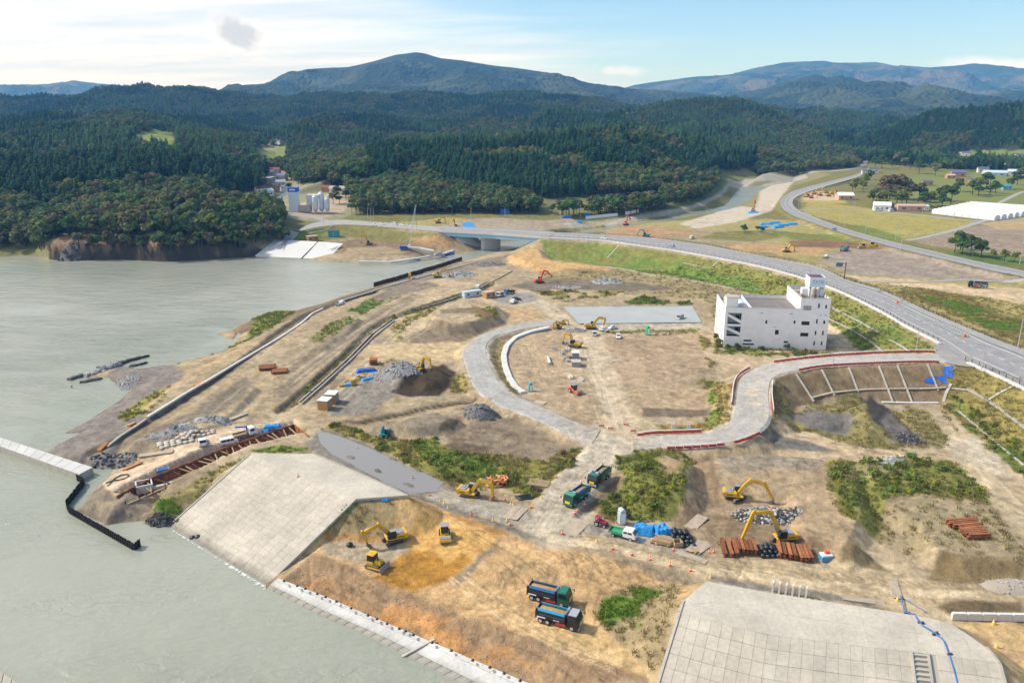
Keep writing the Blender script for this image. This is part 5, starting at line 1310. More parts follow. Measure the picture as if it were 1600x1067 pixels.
# shared materials
CONC = mat('concrete',(0.42,0.39,0.34),0.9,noise=0.2,nscale=0.8,rnd_obj=0.08)
CONCN = mat('new_concrete',(0.60,0.59,0.56),0.85,noise=0.12,nscale=0.7,rnd_obj=0.06)
CONCG = mat('grey_concrete',(0.33,0.32,0.30),0.9,noise=0.25,nscale=0.6,rnd_obj=0.08)
WETC = mat('wet_concrete',(0.30,0.285,0.24),0.7,noise=0.3,nscale=0.9,rnd_obj=0.08)
ASPH = mat('asphalt',(0.295,0.285,0.28),0.9,noise=0.22,nscale=0.25)
PAVE = mat('pavement',(0.34,0.325,0.305),0.9,noise=0.18,nscale=0.3)
WHITE = mat('white_paint',(0.78,0.78,0.76),0.55)
LINEW = mat('road_paint',(0.62,0.62,0.60),0.7,noise=0.2,nscale=1)
RUST = mat('rusty_steel',(0.33,0.125,0.048),0.85,noise=0.5,nscale=1.5,rnd_obj=0.42)
DRUST = mat('dark_rusty_steel',(0.105,0.055,0.035),0.85,noise=0.5,nscale=1.0,rnd_obj=0.25)
BLACKST = mat('black_steel',(0.028,0.024,0.022),0.75,noise=0.4,nscale=1.0,rnd_obj=0.3)
STEELG = mat('galvanised_steel',(0.36,0.37,0.38),0.5,0.6)
DSTEEL = mat('dark_steel',(0.06,0.06,0.065),0.6,0.3)
BLACK = mat('black',(0.02,0.02,0.022),0.6)
BAG = mat('black_bag',(0.028,0.030,0.036),0.42,spec=0.5,rnd_obj=0.4)
TARP = mat('blue_tarp',(0.03,0.29,0.66),0.5,noise=0.2,nscale=2,rnd_obj=0.15,bump=0.15,bscale=2)
TARPD = mat('deep_blue_tarp',(0.02,0.12,0.52),0.5,noise=0.3,nscale=2,bump=0.15,bscale=2)
TIMBER = mat('timber',(0.40,0.29,0.17),0.85,noise=0.3,nscale=3,rnd_obj=0.15)
PLATE = mat('road_plate',(0.43,0.35,0.26),0.85,noise=0.25,nscale=0.7,rnd_obj=0.08)
RED = mat('red_paint',(0.50,0.035,0.03),0.5,rnd_obj=0.1)
CONE = mat('cone_orange',(0.80,0.13,0.03),0.55,rnd_obj=0.1)
YCONE = mat('cone_yellow',(0.85,0.55,0.05),0.55)
STONE = mat('stone',(0.27,0.262,0.255),0.9,noise=0.4,nscale=0.8,rnd_obj=0.35)
DSTONE = mat('dark_stone',(0.085,0.08,0.075),0.85,noise=0.4,nscale=0.8,rnd_obj=0.35)
GLASS = mat('dark_glass',(0.02,0.025,0.03),0.12,spec=0.6)
def dens(L,step):
 """resample a world polyline at about equal steps, ends kept"""
 P = [Vector(p) for p in L]
 seg = [(P[i + 1] - P[i]).length for i in range(len(P) - 1)]
 tot = sum(seg);n = max(1,int(round(tot / step)))
 out = []
 for k in range(n + 1):
  s = tot * k / n;i = 0
  while i < len(seg) - 1 and s > seg[i]: s -= seg[i];i += 1
  out.append(P[i].lerp(P[i + 1],min(1,s / max(seg[i],1e-9))))
 return out
def resample(L,n):
 P = [Vector(p) for p in L];seg = [(P[i + 1] - P[i]).length for i in range(len(P) - 1)];tot = sum(seg)
 out = []
 for k in range(n + 1):
  s = tot * k / n;i = 0
  while i < len(seg) - 1 and s > seg[i]: s -= seg[i];i += 1
  out.append(P[i].lerp(P[i + 1],min(1,s / max(seg[i],1e-9))))
 return out
def smooth_line(L,n):
 """Catmull-Rom through the surveyed points"""
 P = [Vector(p) for p in L];out = []
 for i in range(len(P) - 1):
  a = P[max(i - 1,0)];b = P[i];c = P[i + 1];d = P[min(i + 2,len(P) - 1)]
  for k in range(n):
   t = k / n
   out.append(0.5 * ((2 * b) + (c - a) * t + (2 * a - 5 * b + 4 * c - d) * t * t + (3 * b - a - 3 * c + d) * t ** 3))
 out.append(P[-1]);return out
def px_of(p):
 return 800 + F * p[0] / (p[1] * CP - (p[2] - CAM_H) * SP)
def ribbon(name,A,B,f0,f1,lift,m,n=60,parent=None,sub=1,gap=None):
 """a paved band between fractions f0..f1 of the way from edge A to edge B"""
 a = resample(A,n);b = resample(B,n);v = [];f = []
 for i in range(n + 1):
  for k in range(sub + 1):
   t = f0 + (f1 - f0) * k / sub
   p = a[i].lerp(b[i],t);v.append((p.x,p.y,p.z + lift))
 w = sub + 1
 for i in range(n):
  if gap and gap[0] < px_of(v[i * w]) < gap[1]: continue
  for k in range(sub): f.append((i * w + k,i * w + k + 1,(i + 1) * w + k + 1,(i + 1) * w + k))
 return new_obj(name,v,f,m,parent)
def wedge_mesh(name,m,inset=0.04):
 """a unit slab with bevelled upper edges"""
 a = 0.5;b = 0.5 - inset
 v = [(-a,-a,-.5),(a,-a,-.5),(a,a,-.5),(-a,a,-.5),(-a,-a,.3),(a,-a,.3),(a,a,.3),(-a,a,.3),(-b,-b,.5),(b,-b,.5),(b,b,.5),(-b,b,.5)]
 f = [(0,1,5,4),(1,2,6,5),(2,3,7,6),(3,0,4,7),(4,5,9,8),(5,6,10,9),(6,7,11,10),(7,4,8,11),(8,9,10,11)]
 me = bpy.data.meshes.new(name);me.from_pydata(v,[],f);me.materials.append(m);me.update();return me
def link(name,me,parent=None,M=None):
 o = bpy.data.objects.new(name,me);COL.objects.link(o)
 if parent: o.parent = parent
 if M is not None: o.matrix_local = M
 return o
def frame(c,ex,ey,sx,sy,sz):
 ex = ex.normalized();n = ex.cross(ey).normalized();ey = n.cross(ex).normalized()
 M = Matrix(((ex.x * sx,ey.x * sy,n.x * sz,c.x),(ex.y * sx,ey.y * sy,n.y * sz,c.y),(ex.z * sx,ey.z * sy,n.z * sz,c.z),(0,0,0,1)))
 return M
def pave(parent,A,B,nu,nv,m,gap=0.06,th=0.3,lift=0.0,name='concrete_slab',skip=None,jit=0.012,bev=0.05):
 """slabs one by one, each fitted to its place between lines A and B"""
 q = random.Random(nu * 7 + nv)
 a = resample(A,nu);b = resample(B,nu)
 for i in range(nu):
  for j in range(nv):
   if skip and skip(i / nu,j / nv): continue
   t0,t1 = j / nv,(j + 1) / nv
   C = [a[i].lerp(b[i],t0),a[i + 1].lerp(b[i + 1],t0),a[i + 1].lerp(b[i + 1],t1),a[i].lerp(b[i],t1)]
   c = sum(C,Vector()) / 4;n = (C[2] - C[0]).cross(C[3] - C[1]).normalized()
   if n.z < 0: n = -n;C = C[::-1]
   l = lift + q.uniform(-jit,jit);d = (C[2] - C[0]).length;k = gap * .7 / d * 2;k2 = k + bev * 1.4 / d * 2
   v = [p.lerp(c,k) + n * (l - th) for p in C] + [p.lerp(c,k) + n * (l - bev) for p in C] + [p.lerp(c,k2) + n * l for p in C]
   f = [(x,(x + 1) % 4,(x + 1) % 4 + 4,x + 4) for x in range(4)] + [(x + 4,(x + 1) % 4 + 4,(x + 1) % 4 + 8,x + 8) for x in range(4)] + [(8,9,10,11)]
   new_obj(name,[p - c for p in v],f,m,parent).location = c
# sea wall
def slab_mat(name,col,rv):
 """cast concrete: tone from block to block, rain streaks and a dark wet band at the tide line"""
 m = mat(name,col,0.9);N = m.node_tree.nodes;L = m.node_tree.links.new;g = N.new('ShaderNodeNewGeometry')
 def ns(sc,det,loc=(1,1,1)):
  mp = N.new('ShaderNodeMapping');mp.inputs['Scale'].default_value = loc;L(g.outputs['Position'],mp.inputs[0]);n = N.new('ShaderNodeTexNoise');n.inputs['Scale'].default_value = sc;n.inputs['Detail'].default_value = det;n.inputs['Roughness'].default_value = .65;L(mp.outputs[0],n.inputs['Vector']);return n.outputs['Fac']
 def mth(op,a,b):
  x = N.new('ShaderNodeMath');x.operation = op
  for i,v in enumerate((a,b)):
   if isinstance(v,(int,float)): x.inputs[i].default_value = v
   else: L(v,x.inputs[i])
  return x.outputs[0]
 def mpr(v,a,b,c,d):
  x = N.new('ShaderNodeMapRange');x.inputs[1].default_value = a;x.inputs[2].default_value = b;x.inputs[3].default_value = c;x.inputs[4].default_value = d;L(v,x.inputs[0]);return x.outputs[0]
 oi = N.new('ShaderNodeObjectInfo')
 f = mth('MULTIPLY',mpr(oi.outputs['Random'],0,1,1 - rv,1 + rv),mth('MULTIPLY',mpr(ns(.12,5),.35,.65,.86,1.1),mpr(ns(1.6,6),.3,.7,.86,1.12)))
 sp = N.new('ShaderNodeSeparateXYZ');L(g.outputs['Position'],sp.inputs[0])
 f = mth('MULTIPLY',f,mpr(mth('ADD',sp.outputs['Z'],mth('MULTIPLY',ns(.5,4),1.2)),.8,1.6,.55,1))
 s = N.new('ShaderNodeVectorMath');s.operation = 'SCALE';s.inputs[0].default_value = col;L(f,s.inputs['Scale']);L(s.outputs[0],N['Principled BSDF'].inputs['Base Color'])
 return m
SLAB = slab_mat('slab_concrete',(0.46,0.415,0.34),.06);SLABN = slab_mat('new_slab',(0.54,0.53,0.50),.06);SLABW = WETC
BIGSLAB = slab_mat('deck_concrete',(0.485,0.44,0.36),.03)
CONCG = mat('slab_joint',(0.39,0.355,0.295),.95)
def Us(L): return [Vector(U(*p)) for p in L]
wl = empty('sea_wall',(0,0,0),0,'pale concrete sea wall of block slabs running down into the bay','sea wall')
crestL = Us(DECK_L[:4]);toeL = Us(SLOPE_L[:3]);backL = Us([DECK_L[7],DECK_L[6],DECK_L[5],DECK_L[4]])
pave(wl,crestL,toeL,16,18,SLAB,0.016,0.3,0.0,bev=.018)
pave(wl,backL,crestL,8,2,BIGSLAB,0.02,0.3,0.0,jit=.004,bev=.02)
ribbon('slab_bed',toeL,crestL,0,1,-0.10,CONCG,30,wl)
ribbon('deck_bed',crestL,backL,0,1,-0.10,CONCG,30,wl)
def wall_band(name,L,depth,out,m,parent,th=0.4):
 """an upright face along a line"""
 mb = MB()
 for i in range(len(L) - 1):
  a,b = L[i],L[i + 1]
  mb.bar((a.x,a.y,a.z - depth / 2 + out),(b.x,b.y,b.z - depth / 2 + out),th,depth)
 return mb.build(name,m,parent)
wall_band('end_wall',[toeL[-1],crestL[-1],backL[-1]],0.55,0.16,CONC,wl,0.35)
wall_band('end_wall',[toeL[0],crestL[0]],0.55,0.16,CONC,wl,0.35)
wall_band('back_kerb',backL,0.7,0.15,CONC,wl,0.35)
wr = empty('sea_wall',(0,0,0),0,'curved concrete sea wall of block slabs with stair and blue hose','sea wall')
crestR = Us(CREST_R);toeR = [Vector(p) for p in TOE_R];backR = Us(DECK_R[7:])[::-1]
stair_u = (0.735,0.80)
pave(wr,crestR,toeR,27,11,SLAB,0.03,0.3,0.0,skip=lambda u,v: stair_u[0] - 0.01 < u + 0.018 < stair_u[1],bev=.03)
pave(wr,backR,crestR,13,2,BIGSLAB,0.02,0.3,0.0,jit=.004,bev=.02)
ribbon('slab_bed',toeR,crestR,0,1,-0.10,CONCG,60,wr)
ribbon('deck_bed',crestR,backR,0,1,-0.10,CONCG,60,wr)
wall_band('end_wall',[toeR[0],crestR[0],backR[0]],0.6,0.17,CONC,wr,0.4)
wall_band('end_wall',[toeR[-1],crestR[-1],backR[-1]],0.6,0.17,CONC,wr,0.4)
_cr = resample(crestR,100);_to = resample(toeR,100)
s0,s1 = _cr[74],_cr[79];t0_,t1_ = _to[74],_to[79]
ex = (s1 - s0)
for i in range(34):
 k = (i + 0.5) / 34
 c = s0.lerp(t0_,k).lerp(s1.lerp(t1_,k),0.5)
 mb = MB();mb.box((0,0,0),(ex.length * 0.9,0.42,0.30))
 mb.build('step',CONC,wr,loc=(c.x,c.y,c.z + 0.0),rz=math.atan2(ex.y,ex.x))
for k in (0,1):
 a = (s0 if k == 0 else s1);b = (t0_ if k == 0 else t1_)
 m_ = MB();m_.bar((a.x,a.y,a.z + .12),(b.x,b.y,b.z + .12),0.35,0.4);m_.build('stair_kerb',CONC,wr)
# strip at the foot of the fill
ws = empty('revetment',(0,0,0),0,'white concrete slope strip along the foot of the orange fill','revetment')
sTop = Us(STRIP_TOP);sToe = Us(STRIP_TOE)
mid = [a.lerp(b,0.60) for a,b in zip(resample(sTop,12),resample(sToe,12))]
up = [a.lerp(b,0.16) for a,b in zip(resample(sTop,12),resample(sToe,12))]
pave(ws,sTop,up,30,1,SLABN,0.03,0.45,0.06,jit=0.01,bev=.03)
pave(ws,up,mid,30,1,SLABN,0.016,0.3,0.0,jit=.003,bev=.012)
pave(ws,mid,sToe,30,1,SLABW,0.05,0.34,0.02)
ribbon('slab_bed',sToe,sTop,0,1,-0.08,CONCG,40,ws)
_k = resample(sTop,100)[57];_k2 = resample(sToe,100)[57]
m_ = MB();m_.bar(_k + Vector((0.3,0.4,0.3)),_k2 + Vector((0,0,.25)),0.45,0.25);m_.build('rib',CONC,ws)
# foam line along the left wall
_fm = mat('foam',(0.60,0.61,0.58),0.6)
q = random.Random(4);v = [];f = []
tl = resample([Vector(U(x,y,0)) for x,y in ((258,829),(334,876),(410,922))],160)
for i in range(160):
 a,b = tl[i],tl[i + 1];nrm = Vector((-(b - a).y,(b - a).x,0)).normalized()
 if nrm.y > 0: nrm = -nrm
 if q.random() < .5: continue
 w = -.95 + 0.8 * (0.3 + 0.7 * abs(math.sin(i * 0.31))) * (i / 160) * q.uniform(.3,1.2)
 n0 = len(v);v += [tuple(a - nrm * 1.2 + Vector((0,0,.06))),tuple(b - nrm * 1.2 + Vector((0,0,.06))),tuple(b + nrm * w + Vector((0,0,.05))),tuple(a + nrm * w + Vector((0,0,.05)))]
 f.append((n0,n0 + 1,n0 + 2,n0 + 3))
fo = new_obj('surf',v,f,_fm);tag(fo,'white line of surf breaking along the sea wall foot',None,None,'stuff')
# corner of the next sea wall at the very bottom left
wc = empty('sea_wall',(0,0,0),0,'corner of another pale concrete slope at the edge of the bay','sea wall')
pave(wc,Us([(-60,1010,1.2),(0,1046,1.2),(60,1088,1.2)]),Us([(-60,1060,2.6),(0,1100,2.6),(40,1130,2.6)]),9,3,SLAB,0.07,0.5)
ribbon('slab_bed',Us([(-60,1010,1.0),(0,1046,1.0),(60,1088,1.0)]),Us([(-60,1060,2.4),(0,1100,2.4),(40,1130,2.4)]),0,1,-0.3,CONCG,6,wc)
# concrete slope on the far bank
wb = empty('sea_wall',(0,0,0),0,'smooth white concrete slope on the far bank of the bay','sea wall')
def panel(parent,px,m,th=0.5,name='concrete_panel'):
 P = [Vector(U(*p)) for p in px];n = len(P)
 v = [tuple(p) for p in P] + [(p.x,p.y,p.z - th) for p in P]
 f = [tuple(range(n)),tuple(range(2 * n - 1,n - 1,-1))] + [(i,i + n,(i + 1) % n + n,(i + 1) % n) for i in range(n)]
 mb = MB();mb.add(v,f);return mb.build(name,m,parent)
panel(wb,[(398,400,.4),(470,403.5,.4),(496,377.5,6.4),(417,373.5,6.4)],CONCN)
panel(wb,[(473,403.7,.45),(534,405,.45),(544,393.5,3.0),(525,391,3.0),(536,380.5,6.2),(498,377.5,6.4)],CONCN)
panel(wb,[(440,404,.1),(545,407.5,.1),(640,409.5,.1),(640,412,-.4),(545,410,-.4),(400,403,-.4)],CONCG)
# stone-pitched levee of the river is paved ground; kerbs of the channel
def kerb_line(name,label,cat,px,z,w,h,m,step,piece='concrete_block',lift=0.0,group=None):
 e = empty(name,(0,0,0),0,label,cat,group)
 P = dens([Vector(U(p[0],p[1],p[2] if len(p) > 2 else z)) if z is not None else at(p[0],p[1]) for p in px],step)
 me = wedge_mesh(piece,m,0.05)
 for i in range(len(P) - 1):
  a,b = P[i],P[i + 1];c = (a + b) / 2;d = b - a
  ey = Vector((-d.y,d.x,0))
  link(piece,me,e,frame(Vector((c.x,c.y,c.z + h / 2 + lift)),d,ey,d.length - 0.05,w,h))
 return e
kerb_line('quay_edge','pale concrete quay edge along the far side of the channel','quay',[(560,410),(612,411),(640,407),(690,398.5),(712,392)],1.0,1.6,0.9,CONCN,6)
panel(wb,[(610,411,.2),(640,408,.2),(640,404,1.2),(606,405,1.2)],CONCG)
# roads
def Us3(L): return [Vector(U(*p)) for p in L]
mn = smooth_line(Us3(MAIN_N),8);mf = smooth_line(Us3(MAIN_F),8)
rd = ribbon('road',mn,mf,0.04,0.80,0.03,ASPH,150);tag(rd,'grey asphalt main road curving over the embankment',kind='structure')
OPEN = (1466,1508)
sw1 = ribbon('pavement',mn,mf,0.035,0.14,0.16,PAVE,300,gap=OPEN);tag(sw1,'pale pavement on the near side of the main road',kind='structure')
sw2 = ribbon('pavement',mn,mf,0.80,0.985,0.16,PAVE,150);tag(sw2,'wide pale pavement on the far side of the main road',kind='structure')
for t0,t1 in ((0.20,0.215),(0.74,0.755)):
 tag(ribbon('road_marking',mn,mf,t0,t1,0.036,LINEW,150),kind='structure')
# dashed centre line
a = resample(mn,300);b = resample(mf,300);v = [];f = []
for i in range(0,300,4):
 for k in (i,i + 2):
  for t in (0.468,0.482):
   p = a[min(k,300)].lerp(b[min(k,300)],t);v.append((p.x,p.y,p.z + 0.036))
 n0 = len(v) - 4;f.append((n0,n0 + 1,n0 + 3,n0 + 2))
tag(new_obj('road_marking',v,f,LINEW),kind='structure')
# near coping: white precast stones
e = empty('kerb',(0,0,0),0,'white coping stones along the near edge of the main road','kerb')
me = wedge_mesh('kerb_stone',CONCN,0.04);P = dens(mn,4.0)
for i in range(len(P) - 1):
 d = P[i + 1] - P[i];c = (P[i] + P[i + 1]) / 2
 if OPEN[0] < px_of(c) < OPEN[1]: continue
 link('kerb_stone',me,e,frame(Vector((c.x,c.y,c.z + 0.1)),d,Vector((-d.y,d.x,0)),d.length - .04,1.1,0.7))
# guard fences: posts and rails
def fence(label,line,step,h,rails,m,cat='guard fence',name='guard_fence',postw=0.16,railw=0.1,group=None,off=0.0):
 e = empty(name,(0,0,0),0,label,cat,group)
 P = dens(line,step)
 pm = MB();pm.box((0,0,h / 2),(postw,postw,h));po = None
 for p in P:
  if po is None: po = pm.build('post',m,e);c = po
  else: c = po.copy();COL.objects.link(c);c.parent = e
  c.location = (p.x,p.y,p.z + off)
 for z in rails:
  rb = MB();Q = dens(line,max(step,4))
  rb.tube([(p.x,p.y,p.z + z + off) for p in Q],railw / 2,4,cap=False)
  rb.build('rail',m,e)
 return e
inn = [x.lerp(y,0.05) for x,y in zip(resample(mn,120),resample(mf,120))]
fence('dark post and rail fence along the near pavement of the main road',[p for p in inn if px_of(p) < OPEN[0]],3.0,1.1,(0.6,1.05),mat('fence_brown',(0.10,0.085,0.075),0.7),off=0.16)
fence('dark post and rail fence right of the junction opening',[p for p in inn if px_of(p) > OPEN[1]],3.0,1.1,(0.6,1.05),mat('fence_brown',(0.1,.08,.07)),off=0.16)
outt = [x.lerp(y,0.97) for x,y in zip(resample(mn,120),resample(mf,120))]
fence('dark post and rail fence along the far pavement of the main road',outt,3.2,1.0,(0.55,0.95),mat('fence_brown',(0.10,0.085,0.075),0.7),off=0.16)
# junction and haul road
hi = smooth_line(Us3(HAUL_IN),6);ho = smooth_line(Us3(HAUL_OUT),6)
def worn_ribbon(name,A,B,f0,f1,lift,col,n,fade=34):
 """a driven road: wheel lanes, dust and patches along its length"""
 sub = 14;a = resample(A,n);b = resample(B,n);v = [];c = []
 for i in range(n + 1):
  for k in range(sub + 1):
   p = a[i].lerp(b[i],f0 + (f1 - f0) * k / sub);v.append((p.x,p.y,p.z + lift - (.5 if i == n or k in (0,sub) else 0)))
 V = np.array(v);k = np.tile(np.arange(sub + 1) / sub,n + 1);i = np.repeat(np.arange(n + 1),sub + 1)
 along = fbm(i * 0.35,k * 26,3.0,4,301);dust = fbm(V[:,0],V[:,1],5,4,302)
 lane = np.exp(-((k - .27) / .07) ** 2) + np.exp(-((k - .45) / .07) ** 2) * .6 + np.exp(-((k - .62) / .07) ** 2) * .6 + np.exp(-((k - .8) / .07) ** 2)
 g = 1 + along * .09 + dust * .12 - lane * .07
 C = np.array(col)[None] * g[:,None]
 edge = np.clip(np.minimum(k,1 - k) * 7 + dust * .5,0,1)[:,None];C = C * (.45 + .55 * edge) + np.array((.42,.36,.27)) * (.55 * (1 - edge))
 th = np.arctan2(V[:,0],V[:,1]);ii = np.clip(np.searchsorted(RR,np.hypot(V[:,0],V[:,1])),0,NR - 1);jj = np.clip(((th - TH[0]) / (TH[1] - TH[0])).astype(int),0,NT - 1)
 e = np.clip((n - i) / fade + dust * .5,0,1)[:,None];C = C * e + CLR[ii,jj] * (1 - e)
 w = sub + 1;f = [(x * w + y,x * w + y + 1,(x + 1) * w + y + 1,(x + 1) * w + y) for x in range(n) for y in range(sub)]
 o = new_obj(name,v,f,GROUND_MAT);me = o.data;at_ = me.attributes.new('col','FLOAT_COLOR','POINT');c4 = np.ones((len(V),4),np.float32);c4[:,:3] = np.clip(C,.02,.8);at_.data.foreach_set('color',c4.ravel())
 at_ = me.attributes.new('veg','FLOAT','POINT');at_.data.foreach_set('value',np.full(len(V),.7,np.float32))
 return o
tag(worn_ribbon('haul_road',hi,ho,0.04,0.96,0.05,(0.425,0.40,0.36),260),'dusty grey haul road sweeping round to the junction',kind='structure')
ri = smooth_line(Us3(RING_OUT),6);ro = smooth_line(Us3(RING_IN),6)
tag(worn_ribbon('ring_road',ri,ro,0.04,0.96,0.05,(0.405,0.392,0.365),240),'pale gravel haul road bending round the works',kind='structure')
def flat(name,px,m,lift,label=None,kind='structure'):
 P = [Vector(U(*p)) for p in px]
 f = [tuple(t) for t in tessellate_polygon([[Vector((p.x,p.y,0)) for p in P]])]
 mb = MB();mb.add([(p.x,p.y,p.z + lift) for p in P],f);o = mb.build(name,m)
 for p in o.data.polygons:
  pass
 return tag(o,label,kind=kind)
flat('junction',APRON,mat('worn_asphalt',(0.30,0.285,0.27),0.92,noise=0.25,nscale=0.12),0.04,'worn asphalt junction apron beside the main road')
wn = smooth_line(Us3(WEST_N),8);wf = smooth_line(Us3(WEST_F),8)
tag(ribbon('road',wn,wf,0.0,1.0,0.05,PAVE,60),'pale road leading to the far end of the bridge',kind='structure')
bn = smooth_line(Us3(BYP_N),6);bf = smooth_line(Us3(BYP_F),6)
tag(ribbon('road',bn,bf,0.1,0.72,0.06,mat('bypass_asphalt',(0.27,0.262,0.26),.9,noise=.15,nscale=.2),140),'grey bypass road curving up the valley',kind='structure')
tag(ribbon('pavement',bn,bf,0.72,1.0,0.2,PAVE,140),'pale pavement on the far side of the bypass',kind='structure')
tag(ribbon('pavement',bn,bf,0.0,0.1,0.2,PAVE,140),'pale strip on the near side of the bypass',kind='structure')
for t0,t1 in ((0.40,0.42),(0.13,0.145),(0.69,0.705)):
 tag(ribbon('road_marking',bn,bf,t0,t1,0.066,LINEW,140),kind='structure')
fence('low guard rail along the near side of the bypass',bn,6,0.9,(0.8,),STEELG,off=0.2)
# farm lanes
def lane(px,w,label,m=PAVE,lift=0.12):
 P = smooth_line([at(x,y) for x,y in px],6);v = [];f = []
 for i,p in enumerate(P):
  d = (P[min(i + 1,len(P) - 1)] - P[max(i - 1,0)]);n = Vector((-d.y,d.x,0)).normalized() * w / 2
  for s in (1,-1):
   q_ = p + n * s;v.append((q_.x,q_.y,float(hgt(np.array([q_.x]),np.array([q_.y]))[0]) + lift))
 for i in range(len(P) - 1): f.append((2 * i,2 * i + 1,2 * i + 3,2 * i + 2))
 return tag(new_obj('lane',v,f,m),label,kind='structure')
lane([(1246,328),(1300,327),(1400,333),(1480,342),(1535,346)],5,'farm lane along the upper edge of the paddies')
lane([(1600,333),(1560,341),(1535,346),(1490,360),(1440,372),(1415,376)],5,'farm lane between paddies and bare fields')
lane([(1700,320),(1640,325),(1600,333)],5,'farm lane leading to the greenhouses')
lane([(430,385),(450,374),(480,362),(505,356),(520,350)],6,'pale access lane to the far bank')
lane([(450,336),(480,338),(505,344),(520,349)],7,'pale lane from the concrete plant to the main road')
lane([(1560,318),(1580,308),(1600,300),(1640,296)],4,'narrow lane among the farm fields')
lane([(1262,271),(1300,268),(1340,262),(1352,252),(1358,244)],8,'valley road disappearing towards the hills')
lane([(1340,440),(1420,441),(1520,438),(1600,437)],3,'narrow concrete strip beside the bare field')
# bridge
br = empty('road_bridge',(0,0,0),0,'road bridge with pale blue girder over the river mouth','bridge')
A = [Vector(U(684,362.3,10.9)),Vector(U(770,366.5,11.2)),Vector(U(858,372.8,11.6))]
B = [Vector(U(690,354.8,10.9)),Vector(U(775,358.5,11.2)),Vector(U(866,363.3,11.6))]
n = 24;a = resample(A,n);b = resample(B,n)
mb = MB();v = [];f = []
for i in range(n + 1):
 for p,dz in ((a[i],0.12),(b[i],0.12),(b[i],-0.5),(a[i],-0.5)): v.append((p.x,p.y,p.z + dz))
for i in range(n):
 for k in range(4): f.append((i * 4 + k,i * 4 + (k + 1) % 4,i * 4 + 4 + (k + 1) % 4,i * 4 + 4 + k))
mb.add(v,f);mb.build('deck',PAVE,br)
tag(ribbon('carriageway',A,B,0.2,0.8,0.135,ASPH,n,br))
GIRD = mat('girder_blue',(0.30,0.52,0.68),0.5,noise=0.1,nscale=0.3)
for t in (0.03,0.35,0.65,0.97):
 g = MB()
 for i in range(n):
  p,q_ = a[i].lerp(b[i],t),a[i + 1].lerp(b[i + 1],t)
  g.bar((p.x,p.y,p.z - 1.6),(q_.x,q_.y,q_.z - 1.6),0.5,2.2)
 g.build('girder',GIRD,br)
for t in (0.0,1.0):
 g = MB();R_ = [a[i].lerp(b[i],t) for i in range(n + 1)]
 for z in (0.55,1.1): g.tube([(p.x,p.y,p.z + z) for p in R_],0.06,4,cap=False)
 for p in dens(R_,2.5): g.box((p.x,p.y,p.z + .6),(0.12,0.12,1.1))
 g.build('railing',STEELG,br)
 g = MB()
 for i in range(n): g.bar((R_[i].x,R_[i].y,R_[i].z),(R_[i + 1].x,R_[i + 1].y,R_[i + 1].z),0.35,0.7)
 g.build('fascia',CONCN,br)
pc = a[11].lerp(b[11],0.5);dr = (b[11] - a[11]).normalized()
pr = MB();prof = []
for k in range(20):
 t = 2 * math.pi * k / 20;cx = 5.2 * (1 if math.cos(t) > 0 else -1)
 prof.append((cx + 1.7 * math.cos(t),1.7 * math.sin(t)))
pr.prism(prof,-3,pc.z - 3.0,'z');po = pr.build('pier',CONCN,br,loc=(pc.x,pc.y,0),rz=R(28))
cap = MB();cap.box((0,0,0),(14.2,3.7,.9));cap.build('pier_cap',CONC,br,loc=(pc.x,pc.y,pc.z - 3.1),rz=R(28))
for i,k in ((0,0),(n,n)):
 p = a[k].lerp(b[k],.5);d_ = MB();d_.box((0,0,0),((b[k] - a[k]).length + 1,2.0,8.0));d_.build('abutment',CONC,br,loc=(p.x,p.y,p.z - 4.9),rz=math.atan2(dr.y,dr.x))
ab = empty('abutment_slope',(0,0,0),0,'smooth concrete slope under the far end of the bridge','concrete slope')
panel(ab,[(686,363.5,9.2),(716,391,.5),(752,384.5,.5),(733,369,7.8),(716,366.5,9.2)],CONCN)
panel(ab,[(752,384.5,.5),(760,383,.5),(742,369,7.0),(733,369,7.8)],CONC)
kerb_line('slope_kerb','concrete kerb down the end of the embankment beside the bridge','kerb',[(846,381,8),(843,386,6),(847,394,4.4),(855,400,3.6)],0,1.4,0.7,CONC,3)
# retaining wall and steps of the north works
rw = empty('retaining_wall',(0,0,0),0,'pale concrete retaining wall at the far bank works','retaining wall')
panel(rw,[(632,383.5,6.5),(656,386,6.5),(678,390,6.5),(678,396,3.2),(656,393,3.2),(633,390,3.2)],CONCN,1.0)
panel(rw,[(688,391,5.0),(694,399,1.0),(680,396.5,2.6)],CONCN,0.8)
# drains down the main embankment and concrete edge lines
def gutter(px,w,label,m=CONC,step=5,lift=0.02):
 return kerb_line('slope_gutter',label,'gutter',px,None,w,0.35,m,step,'gutter_stone',lift - 0.12)
gutter([(1294,478),(1320,491),(1350,507),(1373,520)],0.9,'pale gutter across the embankment behind the white building')
gutter([(1294,498),(1330,515),(1360,534),(1381,551)],0.9,'lower gutter across the embankment behind the white building')
gutter([(1390,531),(1410,542),(1424,552)],0.9,'short gutter on the embankment near the junction')
gutter([(949,403),(958,394),(967,384)],0.8,'gutter running down the embankment beside the grey works',step=4)
gutter([(1067,411),(1090,416),(1106,419)],0.8,'gutter along the middle of the green embankment',step=4)
gutter([(1113,417),(1123,408)],0.8,'short gutter up the embankment left of the white building',step=4)
gutter([(949,417),(980,422),(1015,429),(1060,436),(1104,443),(1160,453)],0.8,'gutter along the foot of the main embankment')
for i,(x0,y0,x1,y1) in enumerate(((1244,585,1272,628),(1284,578,1304,619),(1326,574,1341,613),(1373,572,1396,631),(1402,571,1425,629),(1449,569,1466,611))):
 gutter([(x0,y0),((x0 + x1) / 2,(y0 + y1) / 2),(x1,y1)],0.5,('first','second','third','fourth','fifth','sixth')[i] + ' pale drain down the brown slope, counted from the road bend',CONC,3,lift=0.1)
